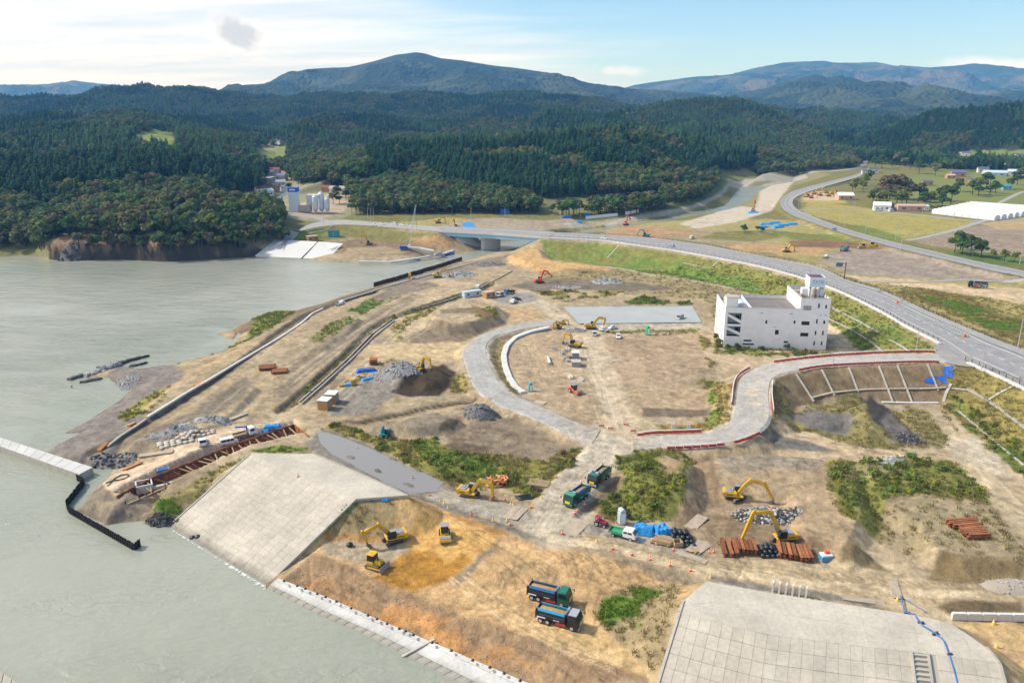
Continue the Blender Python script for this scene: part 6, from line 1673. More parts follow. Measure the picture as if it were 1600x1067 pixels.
gutter([(1268,622),(1300,614),(1350,609),(1400,608),(1450,608),(1478,606)],0.9,'pale berm line along the middle of the brown slope',PLATE,4,lift=0.08)
gutter([(1378,629),(1425,630),(1467,630)],0.9,'white kerb along the foot of the brown slope',CONCN,4,lift=.1)
gutter([(1474,629),(1479,612),(1486,600)],0.8,'pale gutter at the end of the brown slope',step=4,lift=.1)
gutter([(1487,607),(1514,610),(1540,624),(1570,645),(1600,668),(1660,712)],1.1,'pale berm gutter on the grassy slope below the junction',CONC,5,lift=.1)
gutter([(1545,625),(1563,614),(1583,604)],0.8,'short gutter up the grassy slope below the junction',step=4,lift=.1)
gutter([(1495,641),(1530,670),(1565,700),(1600,728)],0.6,'thin gutter along the foot of the grassy slope',step=5,lift=.1)
# jetty and sheet piles
jt = empty('jetty',(0,0,0),0,'long pale concrete jetty reaching into the bay','jetty')
J = [(-160,648,1.9),(-160,664,1.9),(0,697,1.9),(124,741,1.9),(145,730,1.9),(0,683,1.9)]
P = [Vector(U(*p)) for p in J];nn = len(P)
mb = MB();mb.add([tuple(p) for p in P] + [(p.x,p.y,-2) for p in P],[tuple(range(nn))] + [(i,i + nn,(i + 1) % nn + nn,(i + 1) % nn) for i in range(nn)])
mb.build('jetty_body',CONC,jt)
pave(jt,[P[1] + Vector((0,0,.02)),P[2],P[3]],[P[0],P[5],P[4]],22,1,SLABN,0.05,0.3,0.05,'deck_slab')
def sheet_wall(label,px,z,h,m,pitch=0.75,name='sheet_pile_wall',ground=False):
 e = empty(name,(0,0,0),0,label,'sheet piles')
 P = dens([at(x,y) if ground else Vector(U(x,y,z)) for x,y in px],pitch)
 mb = MB();w = pitch
 mb.add([(-w / 2,0,-1.5),(-w * .3,0.0,-1.5),(-w * .18,-.3,-1.5),(w * .18,-.3,-1.5),(w * .3,0,-1.5),(w / 2,0,-1.5)] + [(-w / 2,0,1),(-w * .3,0.0,1),(-w * .18,-.3,1),(w * .18,-.3,1),(w * .3,0,1),(w / 2,0,1)],[(i,i + 1,i + 7,i + 6) for i in range(5)])
 me = None;q = random.Random(len(P))
 for i in range(len(P) - 1):
  d = P[i + 1] - P[i];c = (P[i] + P[i + 1]) / 2
  if me is None: o = mb.build('sheet_pile',m,e);me = o.data
  else: o = link('sheet_pile',me,e)
  o.location = (c.x,c.y,c.z + h - 1 + q.uniform(-.12,.12));o.rotation_euler = (0,0,math.atan2(d.y,d.x));o.scale = (1,1,1)
 return e
def sheet_wall_h(label,px,z,h,m,pitch=0.75,ground=False):
 return sheet_wall(label,px,z,h,m,pitch,ground=ground)
sheet_wall('black zigzag sheet pile wall standing in the water by the jetty',[(121,749),(133,757),(105,791),(110,801),(211,859),(219,851)],0.1,1.6,BLACKST,0.85)
sheet_wall('rusty brown sheet pile wall along the channel edge',[(584,450),(620,440),(655,429.5),(690,419),(722,408.5)],0.2,2.9,DRUST,1.3)
# cofferdam beside the work platform
cf = empty('cofferdam',(0,0,0),0,'rusty cofferdam with timber struts beside the sandy work platform','cofferdam')
cofA = dens([Vector(U(x,y,3.1)) for x,y in ((182,776),(248,742),(300,722),(352,700),(392,686),(425,674),(460,664))],1.1)
cofB = dens([Vector(U(x,y,2.7)) for x,y in ((196,786),(262,757),(310,738),(366,711),(408,694),(440,690),(482,684))],1.1)
cofE = dens([Vector(U(x,y,3.2)) for x,y in ((460,664),(472,674),(482,682))],1.0)
mb = MB();mb.box((0,0,-1.0),(1.08,0.16,2.6));me = None
for L_ in (cofA,cofE):
 for i in range(len(L_) - 1):
  d = L_[i + 1] - L_[i];c = (L_[i] + L_[i + 1]) / 2
  if me is None: o = mb.build('sheet_pile',RUST,cf);me = o.data
  else: o = link('sheet_pile',me,cf)
  o.location = c;o.rotation_euler = (0,0,math.atan2(d.y,d.x))
na = resample(cofA,30);nb = resample(cofB,30);q = random.Random(8)
for i in range(31):
 if 6 < i < 9: continue
 a_ = na[i] + Vector((0,0,-0.2));b_ = nb[min(30,max(0,i + q.choice((-1,0,0,1))))] + Vector((0,0,q.uniform(-.5,.1)))
 s = MB();s.bar(a_,b_,0.24,0.24);s.build('strut',TIMBER if i % 3 else DRUST,cf)
for L_,m__ in ((na,DRUST),(nb,TIMBER)):
 s = MB()
 for i in range(30): s.bar(L_[i] + Vector((0,0,-.45)),L_[i + 1] + Vector((0,0,-.45)),0.3,0.3)
 s.build('waling',m__,cf)
for i in range(0,31,2):
 p = nb[i];s = MB();s.bar((p.x,p.y,p.z - 2.2),(p.x,p.y,p.z + 0.5),0.2);s.build('post',DRUST,cf)
kerb_line('footing','pale concrete footing along the cofferdam','footing',[(236,766),(262,760),(300,746),(330,730),(352,716)],1.6,1.2,0.8,CONC,3)
pit = empty('concrete_chamber',U(226,765,1.4),0,'open white concrete chamber at the end of the cofferdam','chamber')
s = MB()
for c,d in (((0,-1.6,.9),(3.6,.3,1.9)),((0,1.6,.9),(3.6,.3,1.9)),((-1.65,0,.9),(.3,2.9,1.9)),((1.65,0,.9),(.3,2.9,1.9)),((0,0,0),(3.3,2.9,.2))): s.box(c,d)
s.build('chamber_wall',CONCN,pit);pit.rotation_euler = (0,0,0.5)
# kerbs and channels of the works
kerb_line('precast_kerb','white precast kerb along the ditch by the bay shore','kerb',[(231,653),(262,634),(292,615),(330,593),(366,571),(403,549),(440,527),(470,507),(488,491),(505,483)],None,.8,0.6,CONCN,3)
kerb_line('precast_kerb','low pale kerb at the far end of the shore ditch','kerb',[(530,472),(560,463),(600,450),(650,436),(700,422),(745,410)],None,0.8,0.5,CONC,4)
kerb_line('precast_kerb','pale twin kerb at the near end of the shore ditch','kerb',[(168,699),(188,683),(210,669),(229,656)],None,0.7,0.5,CONC,3)
for off,lab in ((0,'inner'),(4,'outer')):
 kerb_line('channel_wall',lab + ' pale wall of the open drain across the works','drain wall',[(468 + off,629 + off * .7),(500 + off,601 + off * .7),(545 + off,560 + off * .7),(580 + off,524 + off * .7),(612 + off,500 + off * .5)],None,0.4,0.6,CONC,3)
kerb_line('channel_wall','pale kerb along the drain beside the site huts','drain wall',[(660,482),(700,470),(735,458),(770,440),(800,424)],None,0.5,0.5,CONC,4)
kerb_line('ring_channel','curved white drain channel inside the bend of the haul road','drain channel',[(858,513),(830,519),(806,528),(792,541),(787,556),(789,573),(796,592),(806,607),(818,615)],None,2.0,0.7,CONCN,2.4)
for k,(px,lab) in enumerate((([(1486,967,4.1),(1540,968,4.1),(1600,969,4.1),(1700,972,4.1)],'white concrete retaining wall at the end of the sea wall deck'),)):
 kerb_line('retaining_wall',lab,'retaining wall',px,0,0.6,1.3,CONCN,2.6,'wall_panel')
gv = flat('parking_lot',[(880,480,3.35),(1082,479,3.35),(1096,504,3.35),(905,506,3.35),(890,490,3.35)],mat('lot_grey',(0.37,0.39,0.38),0.95,noise=0.12,nscale=0.1),0.12,'flat grey parking area before the white building')
# puddle
PW = bpy.data.materials.new('puddle_water');PW.use_nodes = True
_b = PW.node_tree.nodes['Principled BSDF'];_b.inputs['Base Color'].default_value = (0.24,0.232,0.22,1);_b.inputs['Roughness'].default_value = 0.04;_b.inputs['IOR'].default_value = 1.33
P = [Vector(U(x,y,3.12)) for x,y in PUDDLE]
_c = sum(P,Vector()) / len(P)
P = [p + (p - _c).normalized() * 1.0 for p in P]
pd = new_obj('puddle',[tuple(p) for p in P],[tuple(range(len(P)))],PW);tag(pd,'long grey puddle behind the sea wall',kind='structure')
# the white building
def building():
 z0 = 3.0
 A = Vector(U(1129.5,543,z0));B = Vector(U(1289.7,547.5,z0))
 ex = (B - A);W = ex.length;ex.normalize();yaw = math.atan2(ex.y,ex.x)
 k = W / 37.0
 e = empty('abandoned_building',A,yaw,'white four storey concrete building with stair openings and rooftop sign tower','building')
 WALL = mat('white_wall',(0.80,0.785,0.80),0.9,noise=0.12,nscale=0.35)
 ROOF = mat('roof_grey',(0.20,0.175,0.165),0.95,noise=0.25,nscale=0.4)
 TANK = mat('tank_beige',(0.52,0.47,0.38),0.7,noise=0.15,nscale=1)
 D = 22.0;H = 15.2;HT = 19.2;XT = 26.6 * k
 H1 = 14.6
 def B_(name,x0,x1,y0,y1,a,b,m,bev=0):
  q = MB();q.box(((x0 + x1) / 2,(y0 + y1) / 2,(a + b) / 2),(x1 - x0,y1 - y0,b - a));return q.build(name,m,e,bevel=bev)
 def zx(u,zy):
  L = 240 - (zy - 495) * 15 / 435;R2 = 1490 - (zy - 380) * 45 / 585
  return (u - L) / (R2 - L) * W
 def zh(u,zy): return max(0.0,((930 + 35 * (u - 240) / 1240) - zy) / 30.2)
 wins = [(722,620,746,660),(842,728,888,782),(950,855,1002,878),(470,838,566,860),(460,880,598,900),(1058,624,1082,660),
   (1168,458,1264,508),(1152,632,1248,676),(1142,762,1240,804),(1340,436,1362,486),(1424,452,1446,492),(1324,610,1344,660),(1408,626,1432,664),
   (1314,740,1334,790),(1400,740,1420,792),(1302,860,1322,910),(1390,862,1408,908)]
 rects = []
 for (a,b,c,d) in wins:
  x0,x1 = zx(a,b),zx(c,b);h1,h0 = zh(a,b),zh(a,d);rects.append((x0,x1,max(.2,h0),h1))
 stair = [(0.9,5.8,9.0,13.2),(0.9,5.8,4.4,8.2)]
 rects += stair
 q = MB()
 xs = sorted({0.0,W,XT} | {v for r in rects for v in r[:2]});zs = sorted({-1.0,H,HT} | {v for r in rects for v in r[2:]})
 for i in range(len(xs) - 1):
  for j in range(len(zs) - 1):
   cx,cz = (xs[i] + xs[i + 1]) / 2,(zs[j] + zs[j + 1]) / 2
   if cz > (HT if cx > XT else H): continue
   if any(r[0] < cx < r[1] and r[2] < cz < r[3] for r in rects): continue
   q.add([(xs[i],0,zs[j]),(xs[i + 1],0,zs[j]),(xs[i + 1],0,zs[j + 1]),(xs[i],0,zs[j + 1])],[(0,1,2,3)])
 for r in rects:      # reveals
  x0,x1,a,b = r;dp = 0.45
  q.add([(x0,0,a),(x1,0,a),(x1,0,b),(x0,0,b),(x0,dp,a),(x1,dp,a),(x1,dp,b),(x0,dp,b)],[(0,1,5,4),(1,2,6,5),(2,3,7,6),(3,0,4,7)])
 q.build('front_wall',WALL,e)
 for i,r in enumerate(rects[:len(wins)]):
  w = MB();w.box(((r[0] + r[1]) / 2,0.42,(r[2] + r[3]) / 2),(r[1] - r[0],0.04,r[3] - r[2]))
  p = w.build('window',BLACK if i != 6 else mat('boarded',(0.36,0.38,0.34),0.7),e)
  f = MB();x0,x1,a,b = r
  for c,d in ((((x0 + x1) / 2,.36,a + .04),(x1 - x0,.08,.08)),(((x0 + x1) / 2,.36,b - .04),(x1 - x0,.08,.08)),(((x0 + x1) / 2,.36,(a + b) / 2),(.07,.06,b - a))): f.box(c,d)
  f.build('window_frame',DSTEEL,p)
 B_('left_wall',0,0.3,0.3,D,-1,H,WALL);B_('right_wall',W - .3,W,0.3,D,-1,HT,WALL);B_('back_wall',.3,W - .3,D - .3,D,-1,H,WALL)
 B_('tower_wall',XT,XT + .35,.3,D,H - 1.4,HT,WALL);B_('tower_wall',XT + .35,W - .3,D - .35,D - .002,H - 1.4,HT,WALL)
 B_('roof',.3,XT,.3,D - .3,H - 1.5,H - 1.15,ROOF);B_('roof',XT + .35,W - .3,.3,D - .35,HT - 1.5,HT - 1.15,ROOF)
 B_('parapet',9.2 * k,9.5 * k,.3,D - .6,H - 1.15,H - .02,WALL)
 for x0,x1,y0,y1 in ((0.02,XT,0.01,.36),(.02,.34,.36,D - .1),(.34,XT,D - .34,D - .02)): B_('coping',x0,x1,y0 - .04,y1,H,H + .12,CONC)
 for x0,x1,y0,y1 in ((XT - .05,W + .05,-.05,.36),(XT - .05,XT + .4,.36,D),(W - .35,W + .05,.36,D),(XT + .4,W - .35,D - .4,D + .03)): B_('coping',x0,x1,y0,y1,HT,HT + .14,CONC)
 for (x0,x1,a,b) in stair:
  B_('stairwell',x0,x1,2.4,2.6,a,b,mat('stair_shade',(0.36,0.38,0.42),.9))
  for s,t in (((x0,a + 2.3),(x1,a + .1)),):
   f = MB();m_ = (b - a) / 2
   f.add([(x0,.1,b - .3),(x0,.1,b - 1.3),(x1,.1,a + .2),(x1,.1,a + 1.4)],[(0,1,2,3)])
   f.add([(x0,.4,b - .3),(x0,.4,b - 1.3),(x1,.4,a + .2),(x1,.4,a + 1.4)],[(0,1,2,3)])
   f.add([(x0,.1,b - .3),(x1,.1,a + 1.4),(x1,.4,a + 1.4),(x0,.4,b - .3)],[(0,1,2,3)])
   f.build('stair_flight',WALL,e)
  B_('door_opening',x1 - 1.7,x1 - .3,2.3,2.38,a + .9,a + 2.9,BLACK)
 B_('stair_head',.2,4.4 * k,.6,4.6,H - .9,H + 3.6,WALL);B_('stair_head_roof',.05,4.55 * k,.45,4.75,H + 3.6,H + 3.75,CONC)
 q = MB();q.tube([(2.2,9.5,H - 1),(2.2,9.5,H + 1.6)],1.7,14);q.tube([(2.2,9.5,H + 1.6),(2.2,9.5,H + 2.1),(2.2,9.5,H + 2.9)],[1.7,1.1,.45],14);q.build('water_tank',TANK,e,smooth=False)
 q = MB();pr = [(math.cos(math.pi * i / 10) * 2.0,math.sin(math.pi * i / 10) * 1.7) for i in range(11)]
 q.prism([(u + 6.6,v + H - 1.1) for u,v in pr],5.5,12,'y');q.build('vault',mat('vault_white',(.66,.7,.74),.6),e,smooth=False)
 for i in range(3):
  B_('duct',7.4 * k + i * .9,7.9 * k + i * .9,1.2,5.5,H - 1.1,H - .6,CONC)
 B_('air_unit',29.0 * k,31.6 * k,9.5,12,HT - 1.1,HT + 1.6,WHITE,.1)
 B_('air_unit',27.8 * k,28.8 * k,6,8,HT - 1.1,HT + .3,CONC,.06)
 B_('beam',27.6 * k,31 * k,15,15.5,HT - .6,HT - .1,WALL)
 for x in (32.0,33.6):
  q = MB();q.tube([(x * k,5.5,HT - 1.1),(x * k,5.5,HT + 2.6)],.8,14);q.tube([(x * k,5.5,HT + 2.6),(x * k,5.5,HT + 3.0)],[.8,.3],14);q.build('water_tank',TANK,e)
  q = MB()
  for a in range(4): q.bar((x * k + .7 * math.cos(a * 1.57 + .8),5.5 + .7 * math.sin(a * 1.57 + .8),HT - 1.2),(x * k + .85 * math.cos(a * 1.57 + .8),5.5 + .85 * math.sin(a * 1.57 + .8),HT + .3),.14)
  q.build('tank_legs',DSTEEL,e)
 B_('tower_base',31.2 * k,W - .5,8,14,HT - 1.1,HT + 1.9,mat('tower_white',(.70,.73,.80),.8,noise=.1,nscale=.4))
 B_('tower_band',31.4 * k,W - .7,8.2,13.8,HT + 1.9,HT + 2.3,DSTEEL)
 q = MB()
 x0,x1,y0,y1,a,b = 31.0 * k,W - .4,7.8,14.2,HT + 2.3,HT + 6.2
 q.add([(x0,y0,a),(x1,y0,a),(x1,y1,a),(x0,y1,a),(x0,y0,b),(x1,y0,b),(x1,y1,b),(x0,y1,b)],[(0,1,5,4),(1,2,6,5),(2,3,7,6),(3,0,4,7),(3,2,1,0)])
 x0 += .2;x1 -= .2;y0 += .2;y1 -= .2
 sg = q.build('sign_tower',mat('sign_white',(.66,.76,.86),.6),e)
 B_('tower_top',x0 - .18,x1 + .18,y0 - .18,y1 + .18,b - .5,b - .4,mat('tower_rust',(.12,.05,.05),.9))
 glyphs = [[(0,1,1,1),(1,1,.2,.5),(.2,.5,.9,.45),(0,0,1,0)],[(0,.9,1,.9),(.5,1,.5,0),(.1,.55,.9,.55),(.5,.4,.95,0)],[(0,1,1,1),(.5,1,.5,0),(.25,0,.75,0)],[(0,.2,0,.8),(0,.8,.5,1),(.5,1,1,.8),(1,.8,1,.2),(1,.2,.5,0),(.5,0,0,.2),(.2,.5,.8,.5),(.5,.2,.5,.8)]]
 gm = mat('faded_letter',(.40,.43,.5),.8)
 for gi,g in enumerate(glyphs):
  gx = x0 + .7 + gi * (x1 - x0 - .9) / 4;q = MB();s = .95
  for (u0,v0,u1,v1) in g: q.bar((gx + u0 * s,y0 - .24,a + 1.5 + v0 * 1.2),(gx + u1 * s,y0 - .24,a + 1.5 + v1 * 1.2),.06,.2)
  q.build('sign_letter',gm,sg)
 for y,zc in ((18.5,12.2),(14,10.6),(4,8.4),(19,7.2),(15,5.6),(4.5,3.2),(17.5,2.4)):
  w = MB();w.box((-.02,y,zc),(.06,1.3,1.5));w.build('window',mat('side_window',(.30,.27,.25),.8),e)
 for x,zc,w_,h_ in ((13,13.4,1,.3),(23.5,13.4,1.1,.3),(18,8.3,1,.2),(35.6,13.1,.9,.2),(33.6,13.1,.9,.2)):
  q = MB();q.box((x * k,-.05,zc),(w_,.1,h_));q.build('vent',CONC,e)
building()
# machines
YEL = mat('machine_yellow',(0.66,0.385,0.014),0.5,spec=.4,noise=.28,nscale=1.6);ORG = mat('machine_orange',(0.72,0.10,0.02),0.45,spec=.4);TEAL = mat('machine_teal',(0.02,0.32,0.36),0.45)
RUBBER = mat('rubber',(0.03,0.029,0.028),0.85);TRACKM = mat('track_steel',(0.16,0.135,0.11),0.8,noise=.4,nscale=3);GREYM = mat('machine_grey',(0.28,0.29,0.31),0.5);HUB = mat('wheel_rim',(0.5,0.5,0.5),.45,.3)
MUD = mat('soil_load',(0.46,0.27,0.09),0.95,noise=.3,nscale=2,bump=.1,bscale=2);MUDG = mat('brown_load',(0.30,0.235,0.16),0.95,noise=.3,nscale=2,bump=.1,bscale=2)
def chain(pts,hs):
 """outline of a plate arm along pts with depth hs"""
 P = [Vector((p[0],p[1])) for p in pts];up = [];dn = []
 for i,p in enumerate(P):
  d = (P[min(i + 1,len(P) - 1)] - P[max(i - 1,0)]).normalized();n = Vector((-d.y,d.x))
  up.append(tuple(p + n * hs[i] / 2));dn.append(tuple(p - n * hs[i] / 2))
 return up + dn[::-1]
def track_loop(m,L,h,w,y):
 r = h / 2;pr = []
 for i in range(9): a = -math.pi / 2 + math.pi * i / 8;pr.append((L / 2 - r + r * math.cos(a),r + r * math.sin(a)))
 for i in range(9): a = math.pi / 2 + math.pi * i / 8;pr.append((-L / 2 + r + r * math.cos(a),r + r * math.sin(a)))
 m.prism(pr,y - w / 2,y + w / 2,'y')
def wheel(parent,x,y,r,w,name='wheel',rim=HUB):
 s = 1 if y > 0 else -1
 t = MB();t.tube([(0,-w / 2,0),(0,-w * .32,0),(0,w * .32,0),(0,w / 2,0)],[r * .88,r,r,r * .88],16)
 o = t.build(name,RUBBER,parent,loc=(x,y,r),smooth=False)
 h = MB();h.tube([(0,s * w * .42,0),(0,s * (w * .5 + .015),0)],r * .58,12);h.build('rim',rim,o)
 return o
EXC = 'excavators working across the site'
def excavator(px,py,tx,ty,tip,buck,label,body=YEL,s=1.0,swing=0.0,apex=None,bucket_m=None,lift=0.0,group=EXC,teeth=True):
 p = at(px,py);yaw = heading((px,py),(tx,ty))
 e = empty('excavator',(p.x,p.y,p.z + lift),yaw,label,'excavator',group);e.scale = (s,s,s)
 c,sn = math.cos(swing),math.sin(swing)
 Mz = Matrix.Rotation(swing,4,'Z')
 for y in (-1.12,1.12):
  m = MB();track_loop(m,4.2,0.9,0.6,y);m.v = [tuple(Mz @ Vector(v)) for v in m.v];t = m.build('track',TRACKM,e)
  m = MB();m.box((0,y + (.02 if y > 0 else -.02),.45),(2.9,.62,.42));m.v = [tuple(Mz @ Vector(v)) for v in m.v];m.build('track_frame',RUBBER,t)
  m = MB()
  for i in range(17):
   x = -1.75 + i * .22
   m.box((x,y,.9),(.07,.62,.06));m.box((x,y,0.0),(.07,.62,.05))
  m.v = [tuple(Mz @ Vector(v)) for v in m.v];m.build('track_shoes',TRACKM,t)
 m = MB();m.box((0,0,.75),(2.0,1.7,.45));m.tube([(0,0,.9),(0,0,1.1)],.75,14);m.build('undercarriage',DSTEEL,e)
 m = MB();m.box((-.55,0,1.22),(4.3,2.6,.26));m.prism([(-2.2,1.35),(-2.2,2.05),(.2,2.05),(.35,1.35)],-1.35,-.35,'y');m.prism([(-2.1,1.35),(-2.1,2.05),(.0,2.05),(.0,1.35)],-.35,.3,'y');m.prism([(-2.1,1.35),(-2.1,2.05),(-.45,2.05),(-.35,1.35)],.3,1.35,'y');m.build('body',body,e,bevel=.04)
 m = MB();m.prism([(-2.2,1.2),(-2.75,1.35),(-2.85,1.95),(-2.65,2.18),(-2.1,2.18),(-2.1,1.2)],-1.36,1.36,'y');m.build('counterweight',body,e,bevel=.06)
 m = MB();m.box((-1.35,.0,2.12),(1.5,2.2,.16));m.box((-1.5,.4,2.24),(.8,.9,.14));m.tube([(-1.0,-.8,2.1),(-1.0,-.8,2.6)],.07,6);m.build('engine_cover',GREYM,e,bevel=.03)
 for yy in (-1.362,1.362):
  m = MB();m.box((-1.3,yy,1.62),(1.3,.02,.16));m.build('side_stripe',BLACK,e)
 cab = MB();cab.prism([(-.35,1.35),(-.35,2.95),(.9,2.95),(1.3,2.3),(1.35,1.35)],.4,1.33,'y');cab = cab.build('cab',BLACK,e,bevel=.05)
 m = MB();m.box((.25,.87,2.99),(1.2,.9,.08));m.build('cab_roof',GREYM,cab)
 for (x0,z0,x1,z1) in ((-.25,1.95,.35,2.8),(.45,1.95,1.0,2.75)):
  for yy in (.385,1.345):
   g = MB();g.box(((x0 + x1) / 2,yy,(z0 + z1) / 2),(x1 - x0,.03,z1 - z0));g.build('window',GLASS,cab)
 g = MB();g.add([(1.335,.5,1.7),(1.335,1.23,1.7),(1.31,1.23,2.28),(1.31,.5,2.28)],[(0,1,2,3)]);g.add([(1.30,.5,2.32),(1.30,1.23,2.32),(.93,1.23,2.92),(.93,.5,2.92)],[(0,1,2,3)]);g.build('windscreen',GLASS,cab)
 F0 = (.55,1.75);T = tip;A = apex or (F0[0] + (T[0] - F0[0]) * .45,max(F0[1],T[1]) + .75 - .1 * abs(T[1] - F0[1]))
 mid1 = ((F0[0] + A[0]) / 2 - .05,(F0[1] + A[1]) / 2 + .12);mid2 = ((A[0] + T[0]) / 2,(A[1] + T[1]) / 2 + .06)
 m = MB();m.prism(chain([F0,mid1,A,mid2,T],[.55,.78,.98,.74,.46]),-.33,.33,'y');m.build('boom',body,e,bevel=.03)
 for y in (-.42,.42):
  m = MB();m.tube([(.95,y,1.45),((.95 + A[0]) / 2,y,(1.45 + A[1]) / 2)],.10,6);m.tube([((.95 + A[0]) / 2,y,(1.45 + A[1]) / 2),(A[0],y,A[1])],.06,6);m.build('boom_cylinder',GREYM,e)
 d = Vector((buck[0] - T[0],buck[1] - T[1])).normalized();back = (T[0] - d.x * .7,T[1] - d.y * .7)
 m = MB();m.prism(chain([back,T,((T[0] * .5 + buck[0] * .5),(T[1] * .5 + buck[1] * .5)),buck],[.45,.76,.58,.38]),-.25,.25,'y');m.build('arm',body,e,bevel=.03)
 m = MB();m.tube([(A[0] + .2,0,A[1] + .45),(back[0],0,back[1])],.09,6);m.build('arm_cylinder',GREYM,e)
 bx,bz = buck;q = -1 if d.x < .3 else -1
 m = MB();pr = [(bx + .2,bz + .15),(bx + .25,bz - .35),(bx + .05,bz - .75),(bx - .35,bz - .95),(bx - .8,bz - .85),(bx - .75,bz - .7),(bx - .3,bz - .55),(bx - .15,bz)]
 m.prism(pr,-.5,.5,'y')
 m.build('bucket',bucket_m or TRACKM,e,bevel=.02)
 return e
E_ = excavator
E_(1222,846,1140,850,(6.6,6.7),(8.6,.95),'long armed yellow excavator reaching over the stacked rusty steel',swing=.5)
E_(1149,780,1207,787,(5.9,4.5),(8.0,1.0),'yellow excavator beside the broken concrete heap, arm stretched right',swing=.9)
E_(734,776,775,783,(5.2,4.0),(5.6,.95),'yellow excavator with rusty bucket on the road beside the orange hoses',bucket_m=RUST,swing=.1)
E_(615,846,577,855,(6.0,3.2),(5.3,1.0),'yellow excavator with red roof vents working on the orange fill',swing=.15,apex=(3.0,4.4))
E_(655,580,680,580,(5.0,4.9),(5.4,2.0),'yellow excavator on top of the dark soil heap')
E_(924,514,950,514,(5.4,4.2),(4.8,1.0),'yellow excavator at the corner of the grey parking area')
E_(898,542,872,538,(4.4,4.1),(5.0,1.2),'yellow excavator beside grey pipes in the bend of the haul road')
E_(872,513,862,514,(3.6,3.4),(3.6,1.0),'small yellow excavator at the end of the curved white drain',s=.62)
E_(879,507,888,508,(3.8,2.6),(4.4,1.0),'small dark yellow excavator behind another at the road corner',s=.6)
E_(684,434,706,433,(5.0,4.0),(6.2,1.6),'yellow excavator digging at the grey heap by the channel')
E_(643,437,632,437,(3.6,4.2),(3.8,1.0),'small yellow excavator beside the rusty sheet piles',s=.7)
E_(1229,394,1244,393,(5.0,3.6),(5.6,1.0),'yellow excavator on the sandy ground above the white building')
E_(843,442,855,441,(4.0,5.6),(6.6,3.4),'orange excavator on the grey works beyond the haul road',body=ORG)
E_(978,352,990,350,(2.8,6.6),(5.4,4.6),'orange excavator on the river levee beyond the main road',body=ORG)
E_(1009,370,995,369,(4.6,4.2),(6.2,1.2),'teal excavator beside the main road embankment',body=TEAL)
E_(601,682,592,694,(2.8,3.6),(3.6,1.0),'small teal excavator at the weedy edge of the puddle',body=TEAL,s=.8)
E_(1177,331,1186,328,(3.0,9.5),(4.6,7.6),'red excavator with raised boom on the pale river levee',body=ORG)
E_(685,349,694,349,(4.6,4.0),(5.6,1.2),'yellow excavator on the brown bank under the dark trees')
E_(577,383,566,383,(4.6,6.2),(5.2,2.0),'yellow excavator with folded arm at the far bank works')
E_(712,357,706,358,(2.6,6.4),(5.4,2.2),'yellow excavator in front of the blue sheeted bank')
for i,(x,y,tx,col) in enumerate(((1262,308,-9,YEL),(1272,304,9,YEL),(1282,306,9,YEL),(1291,302,-9,YEL),(1300,304,9,YEL),(1308,303,-9,YEL),(1295,307,9,YEL),(1268,310,9,ORG))):
 E_(x,y,x + tx,y,(4.4 + i % 3 * .5,4.0 + i % 2),(4.8,1.0),'yellow excavator parked in the far machine yard' if col is YEL else 'orange excavator parked in the far machine yard',body=col,group='machines parked in the far yard')
# bulldozers
def dozer(px,py,tx,ty,label,s=1.0,cabm=YEL):
 p = at(px,py);e = empty('bulldozer',p,heading((px,py),(tx,ty)),label,'bulldozer','bulldozers');e.scale = (s,s,s)
 for y in (-.95,.95):
  m = MB();track_loop(m,3.1,.95,.5,y);t = m.build('track',TRACKM,e);m = MB();m.box((0,y * 1.01,.47),(2.0,.5,.4));m.build('track_frame',YEL,t)
 m = MB();m.box((.75,0,1.35),(1.7,1.2,.9));m.build('engine_hood',YEL,e,bevel=.08)
 m = MB();m.box((-.6,0,1.1),(1.6,1.7,.7));m.build('body',YEL,e,bevel=.05)
 m = MB();m.prism([(-1.25,1.4),(-1.15,2.8),(.1,2.8),(.25,1.4)],-.75,.75,'y');c = m.build('cab',GLASS,e)
 m = MB();m.box((-.55,0,2.88),(1.75,1.8,.14));m.build('cab_roof',cabm,c,bevel=.05)
 m = MB()
 for x,y in ((-1.2,-.75),(-1.2,.75),(.17,-.75),(.17,.75)): m.bar((x,y,1.4),(x * .9,y,2.85),.1)
 m.build('cab_frame',BLACK,c)
 m = MB();m.tube([(1.0,-.35,1.8),(1.0,-.35,2.7)],.08,6);m.build('exhaust',BLACK,e)
 m = MB();m.prism([(2.2,.05),(2.05,.5),(2.1,1.1),(2.25,1.2),(2.18,.6),(2.35,.08)],-1.65,1.65,'y');m.build('blade',GREYM,e)
 for y in (-1.3,1.3):
  m = MB();m.bar((0,y,.55),(2.1,y,.5),.16);m.build('push_arm',YEL,e)
dozer(586,886,604,891,'yellow bulldozer pushing ochre soil on the fill')
dozer(1347,388,1340,388,'yellow bulldozer on the brown spoil below the bypass',1.1)
dozer(1364,386,1372,384,'dark cabbed bulldozer on the brown spoil nearest the bypass',1.1,GREYM)
